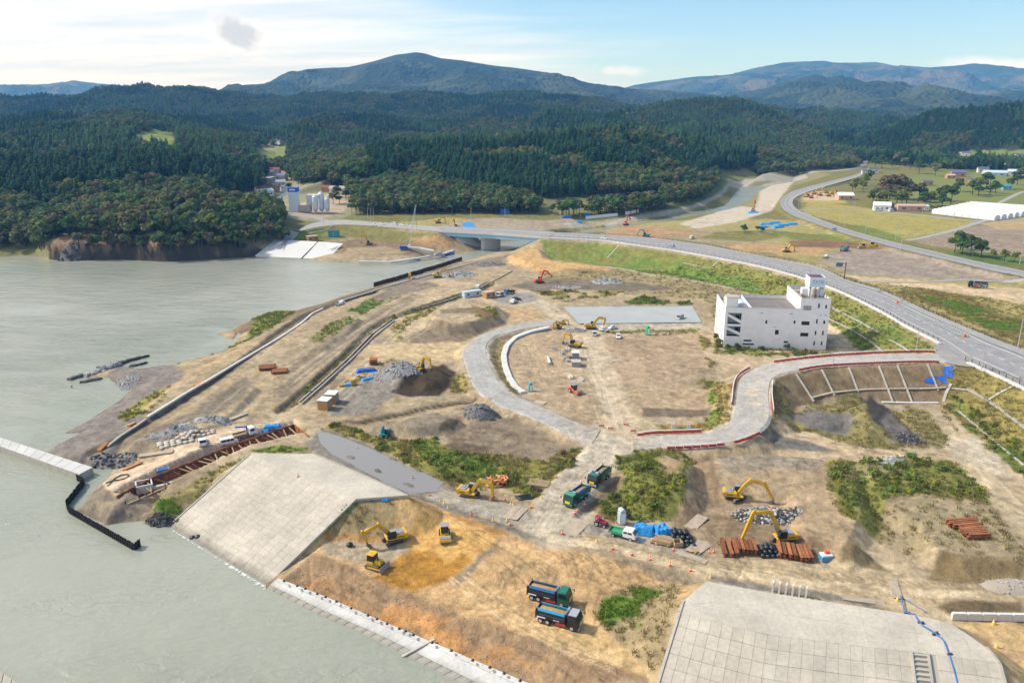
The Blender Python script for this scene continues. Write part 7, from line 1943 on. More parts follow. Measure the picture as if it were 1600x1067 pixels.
def roller(px,py,tx,ty,label,body,s=1.0):
 p = at(px,py);e = empty('road_roller',p,heading((px,py),(tx,ty)),label,'road roller','road rollers');e.scale = (s,s,s)
 m = MB();m.tube([(1.7,-1.05,.75),(1.7,1.05,.75)],.75,20);m.build('drum',mat('drum_steel',(.38,.33,.26),.6,.3),e)
 m = MB()
 for y in (-1.15,1.15): m.box((1.5,y,.8),(1.9,.14,.4))
 m.box((2.5,0,.8),(.18,2.4,.45));m.box((.6,0,.8),(.2,2.4,.5));m.build('drum_frame',body,e,bevel=.03)
 for y in (-.85,.85): wheel(e,-1.3,y,.72,.5)
 m = MB();m.prism([(-2.4,.7),(-2.5,1.5),(-1.2,1.75),(.4,1.3),(.4,.7)],-.85,.85,'y');m.build('body',body,e,bevel=.08)
 m = MB();m.prism([(-1.1,1.5),(-1.0,2.75),(.2,2.75),(.35,1.4)],-.7,.7,'y');c = m.build('cab',GLASS,e)
 m = MB();m.box((-.4,0,2.83),(1.6,1.7,.14));m.build('cab_roof',GREYM,c,bevel=.05)
 m = MB()
 for x,y in ((-1.05,-.7),(-1.05,.7),(.28,-.7),(.28,.7)): m.bar((x,y,1.45),(x * .95,y,2.8),.1)
 m.build('cab_frame',BLACK,c)
roller(695,841,696,850,'yellow road roller with grey drum on the orange fill',YEL)
roller(898,614,908,618,'orange road roller in the middle of the haul road bend',ORG,.95)
# lorries and cars
GRN = mat('truck_green',(0.012,0.11,0.06),.35,coat=.4);LGRN = mat('truck_light_green',(0.05,0.30,0.15),.4,coat=.3);BLU = mat('truck_blue',(0.02,0.16,0.42),.4,coat=.3);SKY = mat('panel_sky',(0.04,0.36,0.62),.4);NAVY = mat('truck_black',(0.012,0.014,0.024),.3,coat=.4);CARW = mat('car_white',(0.75,0.76,0.77),.3,coat=.4);SILV = mat('car_silver',(.45,.46,.47),.35,.3);PLATEY = mat('front_sign',(0.8,0.62,0.02),.5);CHROME = mat('chrome',(.6,.6,.62),.25,.9)
DT = 'loaded dump trucks'
def dump_truck(px,py,tx,ty,label,cabm,bedm,sidem,load,roofm=None,group=DT,red=True,s=1.0):
 p = at(px,py);e = empty('dump_truck',p,heading((px,py),(tx,ty)),label,'dump truck',group);e.scale = (s,) * 3
 m = MB();m.box((-.3,0,.85),(7.2,.9,.3));m.build('chassis',BLACK,e)
 for x in (-3.0,-1.75,2.55):
  for y in (-1.0,1.0): wheel(e,x,y,.52,.42)
 m = MB();m.prism([(1.75,.55),(1.75,2.75),(1.95,2.88),(3.35,2.88),(3.7,1.9),(3.78,1.7),(3.78,.5)],-1.22,1.22,'y');c = m.build('cab',cabm,e,bevel=.06)
 g = MB();g.add([(3.745,-1.05,1.85),(3.745,1.05,1.85),(3.40,1.02,2.8),(3.40,-1.02,2.8)],[(0,1,2,3)]);g.build('windscreen',GLASS,c)
 m = MB();m.box((2.6,0,2.92),(1.45,2.2,.08));m.build('cab_roof',roofm or cabm,c,bevel=.03)
 for y in (-1.235,1.235):
  g = MB();g.prism([(2.05,1.8),(2.05,2.6),(3.2,2.6),(3.5,1.8)],y - .01,y + .01,'y');g.build('side_window',GLASS,c)
  m = MB();m.bar((3.6,y * 1.02,2.4),(3.95,y * 1.22,2.4),.05);m.box((3.97,y * 1.25,2.2),(.1,.22,.5));m.build('mirror',BLACK,c)
  m = MB();m.box((3.8,y * .78,.8),(.06,.4,.25));m.build('headlight',CHROME,c)
 m = MB();m.box((3.8,0,.62),(.14,2.4,.36));m.build('bumper',CHROME if cabm is not GRN else cabm,c,bevel=.03)
 m = MB();m.box((3.8,0,1.25),(.05,1.2,.5));m.build('front_sign',PLATEY,c)
 L0,L1,z0,z1 = -3.85,1.35,1.15,2.35
 m = MB();m.box(((L0 + L1) / 2,0,z0),(L1 - L0,2.3,.14))
 m.box((L1,0,(z0 + z1) / 2 + .2),(.12,2.45,z1 - z0 + .55));m.box((L0,0,(z0 + z1) / 2),(.12,2.45,z1 - z0));m.build('bed',bedm,e)
 for y in (-1.18,1.18):
  m = MB();m.box(((L0 + L1) / 2,y,(z0 + z1) / 2),(L1 - L0,.1,z1 - z0));sd = m.build('side_board',bedm,e)
  m = MB();s_ = 1 if y > 0 else -1;c_ = [(L0 + .5,y * 1.05,z1 - .55),(L1 - .1,y * 1.05,z1 - .55),(L1 - .1,y - s_ * .32,z1 + .42),(L0 + .2,y - s_ * .32,z1 + .42)];m.add(c_ + [(a_,b_ - s_ * .06,d_ - .04) for a_,b_,d_ in c_],[(0,1,2,3),(7,6,5,4),(0,4,5,1),(1,5,6,2),(2,6,7,3),(3,7,4,0)]);m.build('side_panel',sidem,sd)
  m = MB();m.box((L0 + 1.0,y * 1.06,z0 + .14),(1.5,.03,.2));m.build('number_plate',WHITE,sd)
  m = MB()
  for i in range(5): m.box((.0 + i * .22 - .6,y * 1.055,z0 + .14),(.13,.03,.16))
  m.build('lettering',WHITE,sd)
  m = MB();m.box((.55,y * .86,.75),(1.7,.3,.5));m.build('side_guard',RED if red else DSTEEL,e)
  m = MB()
  for x in (L0 + .05,L1): m.bar((x,y,z1 - .1),(x,y,z1 + .55),.1)
  m.build('stake',bedm,e)
 m = MB();m.tube([(1.55,-.7,2.5),(1.55,.7,3.05)],.16,8);m.box((1.4,0,2.95),(.3,2.3,.16));m.build('sheet_roller',CHROME,e)
 m = MB();nx,ny = 9,5;q = random.Random(px)
 vs = [(L0 + .15 + (L1 - L0 - .35) * i / (nx - 1),-1.08 + 2.16 * j / (ny - 1),z1 - .25 + .34 * math.sin(math.pi * i / (nx - 1)) * math.sin(math.pi * j / (ny - 1)) + q.uniform(-.05,.07)) for i in range(nx) for j in range(ny)]
 m.add(vs,[(i * ny + j,(i + 1) * ny + j,(i + 1) * ny + j + 1,i * ny + j + 1) for i in range(nx - 1) for j in range(ny - 1)]);ld = m.build('load',load,e,recalc=False,smooth=True)
 m = MB();m.box((L0 - .1,0,.9),(.08,2.3,.3));m.build('tail_panel',RED if red else DSTEEL,e)
 return e
dump_truck(859,938,877,942,'dark green dump truck with blue side board, behind the black one on the orange fill',GRN,NAVY,BLU,MUD,mat('truck_green_roof',(0.02,.17,.11),.35,coat=.3))
dump_truck(874,974,893,979,'black dump truck with sky blue side board loaded with orange soil',NAVY,NAVY,SKY,MUD,SILV)
dump_truck(901,783,888,792,'green dump truck with blue side board leading down the haul road',GRN,GRN,BLU,MUDG,LGRN,red=False)
dump_truck(936,752,925,761,'green dump truck with chrome bumper following down the haul road',NAVY,GRN,GRN,MUDG,mat('truck_green_roof',(0.02,.17,.11),.35))
dump_truck(1319,392,1326,390,'pale teal dump truck on the ramp below the bypass',mat('truck_pale_teal',(.1,.27,.30),.4),mat('truck_pale_teal',(.1,.27,.30),.4),SILV,MUDG)
dump_truck(1527,450,1516,449,'empty black dump truck on the sandy road at the far right',NAVY,mat('bed_grey',(.12,.15,.16),.5),NAVY,mat('bed_grey',(.12,.15,.16),.5),s=1.1)
def van(px,py,tx,ty,label,body=CARW,kind='van',cat=None,group='parked vehicles',bedm=None,s=1.0,lift=0.0):
 p = at(px,py);e = empty({'van': 'van','car': 'car','truck': 'light_truck','kei': 'light_truck'}[kind],(p.x,p.y,p.z + lift),heading((px,py),(tx,ty)),label,cat or {'van': 'van','car': 'car','truck': 'truck','kei': 'truck'}[kind],group);e.scale = (s,) * 3
 if kind == 'van':
  pr = [(-2.35,.35),(-2.4,1.2),(-2.25,1.95),(1.2,1.98),(1.75,1.25),(2.3,1.0),(2.38,.35)];W_ = .85;wins = [(-2.0,-.9),(-.8,.2),(.3,1.15)];wz = (1.2,1.75);ws = ((1.79,1.27),(1.27,1.93));xs = (-1.5,1.55);r = .33
 elif kind == 'car':
  pr = [(-2.1,.3),(-2.15,.9),(-1.75,1.05),(-1.2,1.48),(.3,1.5),(.95,1.0),(1.95,.85),(2.1,.32)];W_ = .82;wins = [(-1.05,-.3),(-.2,.5)];wz = (1.03,1.36);ws = ((.98,1.03),(.38,1.46));xs = (-1.3,1.3);r = .31
 else:
  k = .9 if kind == 'kei' else 1.0
  pr = [(.55 if kind == 'truck' else .1,.5),(.55 if kind == 'truck' else .1,1.95 * k),(1.75,2.0 * k),(2.25,1.2),(2.35,.45)];W_ = .85;wins = [(.75,1.6)] if kind == 'truck' else [(.25,.85),(1.0,1.7)];wz = (1.25,1.75 * k);ws = ((2.26,1.22),(1.83,1.93 * k));xs = (-1.6,1.5);r = .36
 m = MB();m.prism(pr,-W_,W_,'y');b = m.build('body' if kind in ('van','car') else 'cab',body,e,bevel=.07)
 for y in (-W_ - .012,W_ + .012):
  for x0,x1 in wins:
   g = MB();g.box(((x0 + x1) / 2,y,(wz[0] + wz[1]) / 2),(x1 - x0,.02,wz[1] - wz[0]));g.build('window',GLASS,b)
 for dx in (.012,):
  g = MB();(x0,z0),(x1,z1) = ws;g.add([(x0 + dx,-W_ * .88,z0),(x0 + dx,W_ * .88,z0),(x1 + dx * 2,W_ * .84,z1),(x1 + dx * 2,-W_ * .84,z1)],[(0,1,2,3)]);g.build('windscreen',GLASS,b)
 if kind in ('van','car'):
  g = MB();x = -2.33 if kind == 'van' else -1.52;g.box((x,0,1.5 if kind == 'van' else 1.27),(.05,1.3,.45 if kind == 'van' else .3),ry=0 if kind == 'van' else -.75);g.build('rear_window',GLASS,b)
 for y in (-W_ * .72,W_ * .72):
  g = MB();g.box((pr[-1][0] - .05,y,.72),(.08,.3,.16));g.build('headlight',CHROME,b)
 for x in xs:
  for y in (-W_ + .08,W_ - .08): wheel(e,x,y,r,.2)
 if kind in ('truck','kei'):
  L1 = .4 if kind == 'truck' else -.05
  m = MB();m.box(((L1 - 2.4) / 2,0,.78),(L1 + 2.4,1.7,.12))
  for y in (-.85,.85): m.box(((L1 - 2.4) / 2,y,.98),(L1 + 2.4,.05,.36))
  m.box((-2.4,0,.98),(.05,1.7,.36));m.build('cargo_bed',bedm or SILV,e)
  m = MB();m.box((-.3,0,.58),(4.4,.6,.2));m.build('chassis',BLACK,e)
 return e
cr = van(384,683,400,686,'white crane truck with timber bed and blue crane on the sandy platform',CARW,'truck',s=1.35,bedm=TIMBER)
m = MB();m.tube([(.35,0,.8),(.35,0,2.2)],.16,8);m.bar((.45,0,2.2),(-1.9,.1,2.55),.2,.24);m.build('crane_arm',mat('crane_blue',(.02,.1,.5),.4),cr)
van(358,694,372,698,'white van parked on the sandy platform',CARW,'van')
van(316,694,319,704,'white truck with red lamp parked beside the pale sandbags',CARW,'kei',s=1.1)
van(974,839,990,843,'white double cab truck with green bed on the grey verge',CARW,'kei',s=1.2,bedm=LGRN)
van(1062,499,1054,503,'silver white van alone on the grey parking area',SILV,'van')
van(929,524,929,532,'white truck facing the camera below the yellow excavator',CARW,'truck')
van(944,518,938,516,'white pickup between truck and car by the dirt track',CARW,'kei')
van(957,514,965,512,'white car with open back by the parking area edge',CARW,'car')
van(966,528,967,536,'small white car on the brown plot',CARW,'car')
van(802,473,806,470,'white car at the grey yard by the site cabins',CARW,'car',s=1.15)
van(807,469,814,469,'black car parked at the grey yard',NAVY,'car')
van(745,453,752,450,'white truck with red lamp behind the site cabins',CARW,'truck',s=1.15)
van(781,463,776,466,'white truck with dark bed beside the wooden cabin',CARW,'truck',s=1.15,bedm=BLACK)
van(796,459,790,460,'dark blue truck behind the site cabins',BLU,'truck',s=1.2,bedm=BLACK)
van(532,477,541,474,'white pickup on the track by the bay shore',CARW,'kei',s=1.1)
def on_road(px,py): return (px,py)
van(944,373.5,955,374.5,'white car on the main road near the bridge',CARW,'car',group='cars on the main road')
van(1049,385.5,1038,383.5,'silver car on the main road above the green slope',SILV,'car',group='cars on the main road')
van(1081,373,1088,371,'white car on the flat ground beyond the main road',CARW,'van')
van(1304,360,1312,362.5,'dark blue car on the bypass',BLU,'car')
van(1290,403,1298,401,'pale pickup on the sandy ramp',CARW,'kei')
for x,y,l in ((585,353,'white car furthest left on the far approach road'),(597,351.5,'white car second from left on the far approach road'),(617,352,'white van third from left on the far approach road'),(629,353,'white car nearest the bridge on the far approach road')):
 van(x,y,x + 8,y + .6,l,CARW,'van' if 'van' in l else 'car',group='cars on the far approach road')
van(1593,336,1602,334,'white car beside the greenhouses',CARW,'car')
van(1372,330,1380,330,'white van left of the pink roofed shed',CARW,'van',s=1.2);van(1392,331,1400,330,'white van close to the pink roofed shed',CARW,'van',s=1.2);van(1442,330,1450,330,'white truck right of the pink roofed shed',CARW,'truck',s=1.2)
# tractor-like red machine
p = at(939,821);e = empty('tractor',p,heading((932,819),(948,823)),'small maroon tractor on the grey verge','tractor')
MAR = mat('maroon',(.30,.03,.06),.5)
m = MB();m.prism([(-1.0,.6),(-1.1,1.3),(0,1.35),(1.3,1.2),(1.5,.6)],-.45,.45,'y');m.build('body',MAR,e,bevel=.08)
m = MB();m.box((-.6,0,2.0),(1.2,1.2,.08));m.build('canopy',MAR,e)
m = MB()
for x in (-1.1,-.1):
 for y in (-.5,.5): m.bar((x,y,1.2),(x,y,2.0),.07)
m.build('canopy_frame',BLACK,e)
for x,y,r in ((-.7,-.75,.62),(-.7,.75,.62),(1.0,-.65,.42),(1.0,.65,.42)): wheel(e,x,y,r,.34)
# crawler crane by the river
p = at(634,391);e = empty('crawler_crane',p,heading((634,391),(650,391)),'blue crawler crane with tall white lattice boom by the channel','crane')
CBL = mat('crane_blue',(.02,.1,.5),.4)
for y in (-1.9,1.9):
 m = MB();track_loop(m,6.5,1.1,.8,y);m.build('track',TRACKM,e)
m = MB();m.box((-.8,0,2.0),(6,3.2,1.6));m.build('body',CBL,e,bevel=.1)
m = MB();m.box((2.4,1.0,2.3),(1.6,1.2,1.9));c = m.build('cab',WHITE,e,bevel=.08);m = MB();m.box((3.21,1.0,2.6),(.04,1.0,1.0));m.build('windscreen',GLASS,c)
bt = Vector((7.0,0,27.5));b0 = Vector((2.2,0,1.8));m = MB();dirv = (bt - b0).normalized();sd = Vector((0,.55,0));nv = dirv.cross(Vector((0,1,0))) * .55
for a_,b_ in ((1,1),(1,-1),(-1,1),(-1,-1)): m.bar(b0 + sd * a_ * .6 + nv * b_ * .6,bt + sd * a_ * .5 + nv * b_ * .5,.16)
for i in range(16):
 k0,k1 = i / 16,(i + 1) / 16;s_ = 1 if i % 2 else -1
 for b_ in (1,-1): m.bar(b0.lerp(bt,k0) + sd * s_ * .55 + nv * b_ * .55,b0.lerp(bt,k1) - sd * s_ * .55 + nv * b_ * .55,.09)
 for a_ in (1,-1): m.bar(b0.lerp(bt,k0) + sd * a_ * .55 + nv * s_ * .55,b0.lerp(bt,k1) + sd * a_ * .55 - nv * s_ * .55,.09)
m.build('boom',mat('crane_white',(.62,.68,.75),.5),e)
m = MB();m.tube([tuple(bt),(-3.0,0,3.2)],.05,4);m.tube([tuple(bt),(bt.x + .3,0,9)],.05,4);m.build('cable',BLACK,e)
m = MB();m.box((bt.x + .3,0,8.6),(.4,.4,.9));m.build('hook',YEL,e)
# site stores and small things
def rubble(px,py,rx,ry,h,n,m,label,s0=.25,s1=.7,name='rubble_heap',cat='rubble heap',m2=None,base=None):
 p = at(px,py);e = empty(name,p,0,label,cat);q = random.Random(px * 3 + py)
 for part,mm in enumerate([m,m2] if m2 else [m]):
  mb = MB()
  for i in range(n if not m2 else n // 2):
   a = q.uniform(0,6.283);d = math.sqrt(q.random());x,y = rx * d * math.cos(a),ry * d * math.sin(a)
   z = float(hgt(np.array([p.x + x]),np.array([p.y + y]))[0]) - p.z + h * max(0,1 - d) ** .8 * q.uniform(.7,1.05)
   s = q.uniform(s0,s1) * (1.2 - .5 * d);M = Matrix.Translation((x,y,z)) @ Matrix.Rotation(q.uniform(0,6),4,'Z') @ Matrix.Rotation(q.uniform(-.7,.7),4,'X')
   mb.box((0,0,0),(s * q.uniform(.7,1.5),s * q.uniform(.6,1.1),s * q.uniform(.35,.8)),M=M,taper=(q.uniform(.5,.9),q.uniform(.5,.9)))
  tag(mb.build('stones',mm,e),kind='stuff')
 mb = MB();K = 14;R_ = 5;vs = [(0,0,h * .85)]
 for r in range(1,R_ + 1):
  for k in range(K):
   a = 6.283 * k / K;d = r / R_ * 1.0;x,y = rx * d * math.cos(a),ry * d * math.sin(a)
   vs.append((x,y,(float(hgt(np.array([p.x + x]),np.array([p.y + y]))[0]) - p.z) + h * .85 * (1 - d) ** .8 - (.3 if r == R_ else 0) + q.uniform(-.08,.08)))
 fs = [(0,1 + k,1 + (k + 1) % K) for k in range(K)] + [(1 + (r - 1) * K + k,1 + r * K + k,1 + r * K + (k + 1) % K,1 + (r - 1) * K + (k + 1) % K) for r in range(1,R_) for k in range(K)]
 mb.add(vs,fs);mb.build('core',base or m,e,smooth=True)
 return e
LSTONE = mat('light_stone',(.42,.41,.40),.9,noise=.3,nscale=1);COALM = mat('coal_stone',(.06,.058,.06),.8,noise=.4,nscale=1)
rubble(620,577,9,8,2.6,420,STONE,'grey rubble heap left of the excavator on dark soil',m2=LSTONE,s0=.3,s1=.8)
rubble(1198,806,7.5,3.8,1.3,330,DSTONE,'dark heap of broken concrete between two yellow excavators',m2=LSTONE,s0=.3,s1=.9)
rubble(750,640,5.5,4.5,1.6,170,STONE,'small grey rubble heap beside the gravel haul road')
rubble(1424,690,5,2.5,1.0,90,DSTONE,'black stones at the foot of the coal dark heap',m2=STONE)
rubble(270,671,8,3.0,1.2,140,STONE,'grey rubble bank nearest the shore kerb',m2=LSTONE)
rubble(318,655,9,2.5,1.0,120,STONE,'long grey rubble bank on the plateau above the platform')
rubble(716,430,11,7,2.2,160,STONE,'wide grey heap beside the channel excavator',s0=.4,s1=1)
rubble(765,414,10,5,2.0,120,STONE,'grey heap near the end of the rusty sheet piles',s0=.4,s1=1)
rubble(948,441,9,6,2.0,140,STONE,'grey boulder heap on the works beyond the haul road',s0=.5,s1=1.2,m2=LSTONE)
rubble(885,449,10,4,.8,90,STONE,'low dark stones near the orange excavator',s0=.4,s1=1)
rubble(900,517,5,3,1.4,70,STONE,'scrap heap at the crossing of two dirt tracks',m2=LSTONE,s0=.3,s1=.8)
rubble(1040,522,5,1.5,.8,60,TIMBER,'heap of old timber on the brown plot',name='timber_heap',cat='timber heap',s0=.3,s1=1.2)
rubble(893,563,3.2,3.0,1.4,80,STONE,'grey scrap pile in the bend of the haul road',m2=DSTONE)
rubble(1393,720,4,1.5,.7,50,LSTONE,'white stones on top of the weedy mound')
rubble(178,722,6,4,1.0,130,STONE,'dark boulders at the end of the shore ditch',m2=DSTONE,s0=.4,s1=1)
rubble(250,812,4.5,1.8,1.2,60,DSTONE,'black tidal boulders beside the sea wall edge',s0=.5,s1=1)
rubble(195,600,5,9,.5,120,STONE,'grey cobbles along the little cove',s0=.4,s1=.9);rubble(1580,917,6,3,1.2,120,LSTONE,'pale gravel heap at the right edge by the track',s0=.15,s1=.4,base=mat('gravel_heap',(.36,.31,.24),.95))
rubble(440,467,2.5,1.4,.9,10,DSTONE,'dark rock standing in the bay water',s0=.8,s1=1.6,name='sea_rock',cat='rock',base=DSTONE)
rubble(112,605,5.5,1.6,.8,40,DSTONE,'black rocks off the old jetty',s0=.5,s1=1.2,name='sea_rock',cat='rock',base=DSTONE)
rubble(100,606,2.0,.8,.4,8,DSTONE,'small black rock left of the old jetty',name='sea_rock',cat='rock',base=DSTONE);rubble(110,403,7,4,4,40,DSTONE,'dark rock at the tip of the headland',s0=1,s1=3,name='sea_rock',cat='rock',base=DSTONE)
# old jetty
e = empty('old_jetty',(0,0,0),0,'broken dark old stone jetty at the shore','jetty');q = random.Random(3)
for (x0,y0,x1,y1,w,h) in ((110,592,135,585,1.6,.7),(135,587,160,578,3.0,1.0),(158,579,186,570,3.2,1.4),(186,568,208,562,1.6,.8),(208,562,231,556,1.0,.6),(205,572,228,567,.8,.5),(128,597,155,592,1.5,.5)):
 a_,b_ = Vector(U(x0,y0,.2)),Vector(U(x1,y1,.2));mb = MB();[mb.box(a_.lerp(b_,(k + .5) / 14) + Vector((q.uniform(-.4,.4) * w,q.uniform(-.5,.5) * w,q.uniform(-.1,h * .5))),(q.uniform(1.2,2.8),q.uniform(.5,1) * w,h),rz=heading((x0,y0),(x1,y1)) + q.uniform(-.4,.4),taper=(.8,.7),ry=q.uniform(-.15,.15)) for k in range(14)];mb.bar(a_,b_,w * .8,h);tag(mb.build('jetty_stones',DSTONE if w < 2 else STONE,e),kind='stuff')
def sack(r,h,seed):
 q = random.Random(seed);mb = MB();K = 8;vs = [];
 for (rr_,z) in ((.5,0),(.95,.15),(1.0,.5),(.8,.85),(.35,.98)): vs += [(r * rr_ * q.uniform(.9,1.1) * math.cos(6.283 * k / K),r * rr_ * q.uniform(.9,1.1) * math.sin(6.283 * k / K),h * z) for k in range(K)]
 vs.append((0,0,h * 1.08));fs = [(r_ * K + k,r_ * K + (k + 1) % K,(r_ + 1) * K + (k + 1) % K,(r_ + 1) * K + k) for r_ in range(4) for k in range(K)] + [(4 * K + k,4 * K + (k + 1) % K,5 * K) for k in range(K)]
 mb.add(vs,fs);return mb
def bags(px,py,nx,ny,layers,label,m=BAG,r=.55,h=.8,rz=0,group=None,flatk=1.0):
 q = random.Random(px + py);p = at(px,py);me = None;grp = group or label
 for l in range(layers):
  for i in range(nx - l):
   for j in range(ny - l):
    x = (i - (nx - l - 1) / 2) * r * 1.85 + q.uniform(-.15,.15);y = (j - (ny - l - 1) / 2) * r * 1.85 + q.uniform(-.15,.15)
    X = p.x + x * math.cos(rz) - y * math.sin(rz);Y = p.y + x * math.sin(rz) + y * math.cos(rz)
    if me is None: o = sack(r,h,px).build('flexible_bag',m,smooth=True);me = o.data
    else: o = link('flexible_bag',me)
    o.location = (X,Y,float(hgt(np.array([X]),np.array([Y]))[0]) + l * h * .85 - .03);o.rotation_euler = (q.uniform(-.12,.12),q.uniform(-.12,.12),q.uniform(0,6));o.scale = (q.uniform(.9,1.1),q.uniform(.9,1.1),q.uniform(.85,1.1))
    tag(o,label,'bag',grp)
bags(1062,842,5,4,3,'black bulk bag in the heap beside the blue tarpaulin stacks');bags(1200,864,4,4,3,'black bulk bag in the heap between the rusty steel stacks')
bags(305,841,2,1,1,'black bag lying on the sea wall slope',r=.7);bags(1076,853,3,1,1,'black bag beside the open timber box',r=.5,h=.5)
bags(275,692,6,3,1,'pale sandbag in the flat row beside the sandy platform',mat('pale_bag',(.5,.46,.38),.9),.8,.6,.5);bags(309,678,7,2,1,'pinkish sandbag in the second row beside the sandy platform',mat('pink_bag',(.56,.43,.35),.9),.7,.6,.6)
bags(547,853,1,1,1,'black bag with red tag beside the orange fill excavator',r=.65)
me = None
for i,k in enumerate((4,9,12,17,20,24,30,36,39,43,47,49,52,58,64,71,76,80,85)):
 c = resample(sTop,100)[k]
 if me is None: o = sack(.28,.35,5).build('sandbag',BAG,smooth=True);me = o.data
 else: o = link('sandbag',me)
 o.location = c + Vector((.1 * (i % 3) - .6,-.5,.42));tag(o,'small black sandbag on the top edge of the white slope strip','sandbag','sandbags along the white slope strip')
def beams(px,py,rz,n,L,w,label,m=RUST,layers=1,z=0.0,piece='beam',h=None,cat='steel stack',pitch=1.35):
 p = at(px,py);e = empty('steel_stack' if m is RUST else 'timber_stack',p,rz,label,cat);q = random.Random(px)
 hh = h or w;me = None
 for l in range(layers):
  for i in range(n):
   x = (i - (n - 1) / 2) * w * pitch;
   if me is None:
    mb = MB();
    if m is RUST: mb.box((0,0,hh * .08),(L,w,hh * .16));mb.box((0,0,hh * .5),(L,w * .25,hh * .7));mb.box((0,0,hh * .92),(L,w,hh * .16))
    else: mb.box((0,0,hh / 2),(L,w,hh))
    o = mb.build(piece,m,e);me = o.data
   else: o = link(piece,me,e)
   o.location = (q.uniform(-.3,.3),x,.25 + z + l * hh * 1.02);o.rotation_euler = (0,0,q.uniform(-.03,.03))
 for s in (-.3,.3):
  mb = MB();mb.box((L * s,0,.12),(.25,n * w * pitch + .3,.25));mb.build('bearer',TIMBER,e)
 return e
beams(1139,858,1.45,3,6.0,.75,'three rusty steel piles at the left of the steel store',pitch=1.5);beams(1165,859,1.45,5,4.2,.62,'rusty steel pile stack beside the three long piles',layers=2,pitch=1.25)
beams(1228,866,1.4,4,4.6,.66,'rusty steel stack right of the black bag heap',layers=2);beams(1253,869,1.45,5,5.0,.55,'rusty steel stack nearest the blue box',layers=2,pitch=1.2)
beams(1504,822,.15,4,6.5,.5,'dark rusty steel beams at the back of the weedy ground stack',layers=2);beams(1516,830,.15,4,5,.5,'rusty steel beams in the middle of the weedy ground stack',layers=2);beams(1524,838,.1,4,4.5,.5,'rusty steel beams at the front of the weedy ground stack',layers=2)
beams(418,576,.3,5,5.2,.7,'left rusty beam stack on the plateau by the bay',layers=1);beams(437,582,.3,4,5.0,.7,'right rusty beam stack on the plateau by the bay')
beams(583,568,.2,3,2.6,.8,'small rusty steel stack beside the grey rubble heap',layers=2);beams(1037,848,-.4,5,3.6,.4,'pale timber stack in front of the blue tarpaulin',TIMBER,2,piece='timber');beams(841,760,-.3,6,5,.4,'pale timber stack among the weeds beside the haul road',TIMBER,2,piece='timber');beams(540,602,.7,4,4,.3,'timber stack beside the blue tarpaulins',TIMBER,piece='timber');beams(1085,862,2.0,2,2,.3,'short timbers by the road plates',TIMBER,piece='timber')
def plate(px,py,tx,ty,L,w,label,m=PLATE,n=1,cat='road plate',name='road_plate',th=.06):
 p = at(px,py);o = MB().box((0,0,th / 2 + .08),(L,w,th)).build(name,m,bevel=.01);o.location = p;o.rotation_euler = (0,0,heading((px,py),(tx,ty)))
 x = hgt(np.array([p.x + 1,p.x - 1,p.x,p.x]),np.array([p.y,p.y,p.y + 1,p.y - 1]));n_ = Vector((-(x[0] - x[1]) / 2,-(x[2] - x[3]) / 2,1)).normalized()
 o.rotation_euler = (Vector((0,0,1)).rotation_difference(n_).to_matrix() @ Matrix.Rotation(heading((px,py),(tx,ty)),3,'Z')).to_euler()
 return tag(o,label,cat,'steel road plates' if cat == 'road plate' else None)
for a in ((1088,816,1100,806,6.2,2.6,'tan road plate lying on the bare slope above the bags'),(1086,853,1097,844,6,1.6,'left tan road plate beside the open timber box'),(1098,856,1109,847,6,1.6,'right tan road plate beside the open timber box'),(1080,870,1095,876,6.5,1.5,'tan road plate across the track below the timber box'),(799,801,808,792,6,1.7,'left tan plate across the road by the rusty bucket'),(811,803,820,794,6,1.7,'right tan plate across the road by the rusty bucket'),(899,824,912,815,6.5,3.6,'pale plate beside the dirt road junction'),(1550,713,1556,722,6,1.6,'sandy plate at the foot of the grassy slope'),(1399,921,1402,932,6,1.6,'plate bridging the track above the blue hose'),(1349,938,1375,941,7,1.4,'long plate along the sea wall deck edge'),(963,563,975,562,4.5,3,'yellowish board on the brown plot'),(844,629,856,632,3.6,2.4,'grey plate beside the gravel haul road'),(1049,661,1056,661,2.4,2,'small tan plate by the weedy bank')): plate(*a)
for x,y,tx,ty,L,w,l in ((312,600,322,594,5.5,1.4,'orange plank stack in the shore ditch'),(160,699,166,692,3.6,1.0,'orange planks at the near end of the shore ditch'),(206,664,214,660,2.4,1.0,'rusty crate in the shore ditch'),(208,730,222,723,7,1.0,'orange board at the edge of the sandy platform'),(245,710,268,706,9,1.2,'pale board row above the sandy platform'),(372,652,386,647,6,1.3,'pale strip of boards on the plateau')):
 plate(x,y,tx,ty,L,w,l,mat('orange_board',(.55,.22,.06),.8) if 'pale' not in l else PLATE,cat='boards',name='boards',th=.4)
# cones
def cone(px,py,m,label,s=1.0):
 global CONE_ME
 key = m.name
 if key not in CONE_ME:
  mb = MB();mb.box((0,0,.04),(.55,.55,.08),0);mb.tube([(0,0,.08),(0,0,.4)],[.24,.16],10,0,False);mb.tube([(0,0,.4),(0,0,.6)],[.165,.115],10,1,False);mb.tube([(0,0,.6),(0,0,.95)],[.115,.05],10,0)
  o = mb.build('traffic_cone',[m,WHITE]);CONE_ME[key] = o.data
 else: o = link('traffic_cone',CONE_ME[key])
 p = at(px,py);o.location = p;o.scale = (s,s,s);tag(o,label,'traffic cone',label)
CONE_ME = {}
for x,y in ((957,858),(987,867),(1016,875),(1047,884),(1079,892)): cone(x,y,CONE,'orange traffic cone along the lower edge of the dirt track',1.0)
for x,y in ((932,847),(1110,903)): cone(x,y,YCONE,'white and yellow cone at the dirt track edge',.95)
for x,y in ((1025,851),(1052,860),(1115,863),(1108,864)): cone(x,y,CONE,'orange cone beside the steel and timber store',.95)
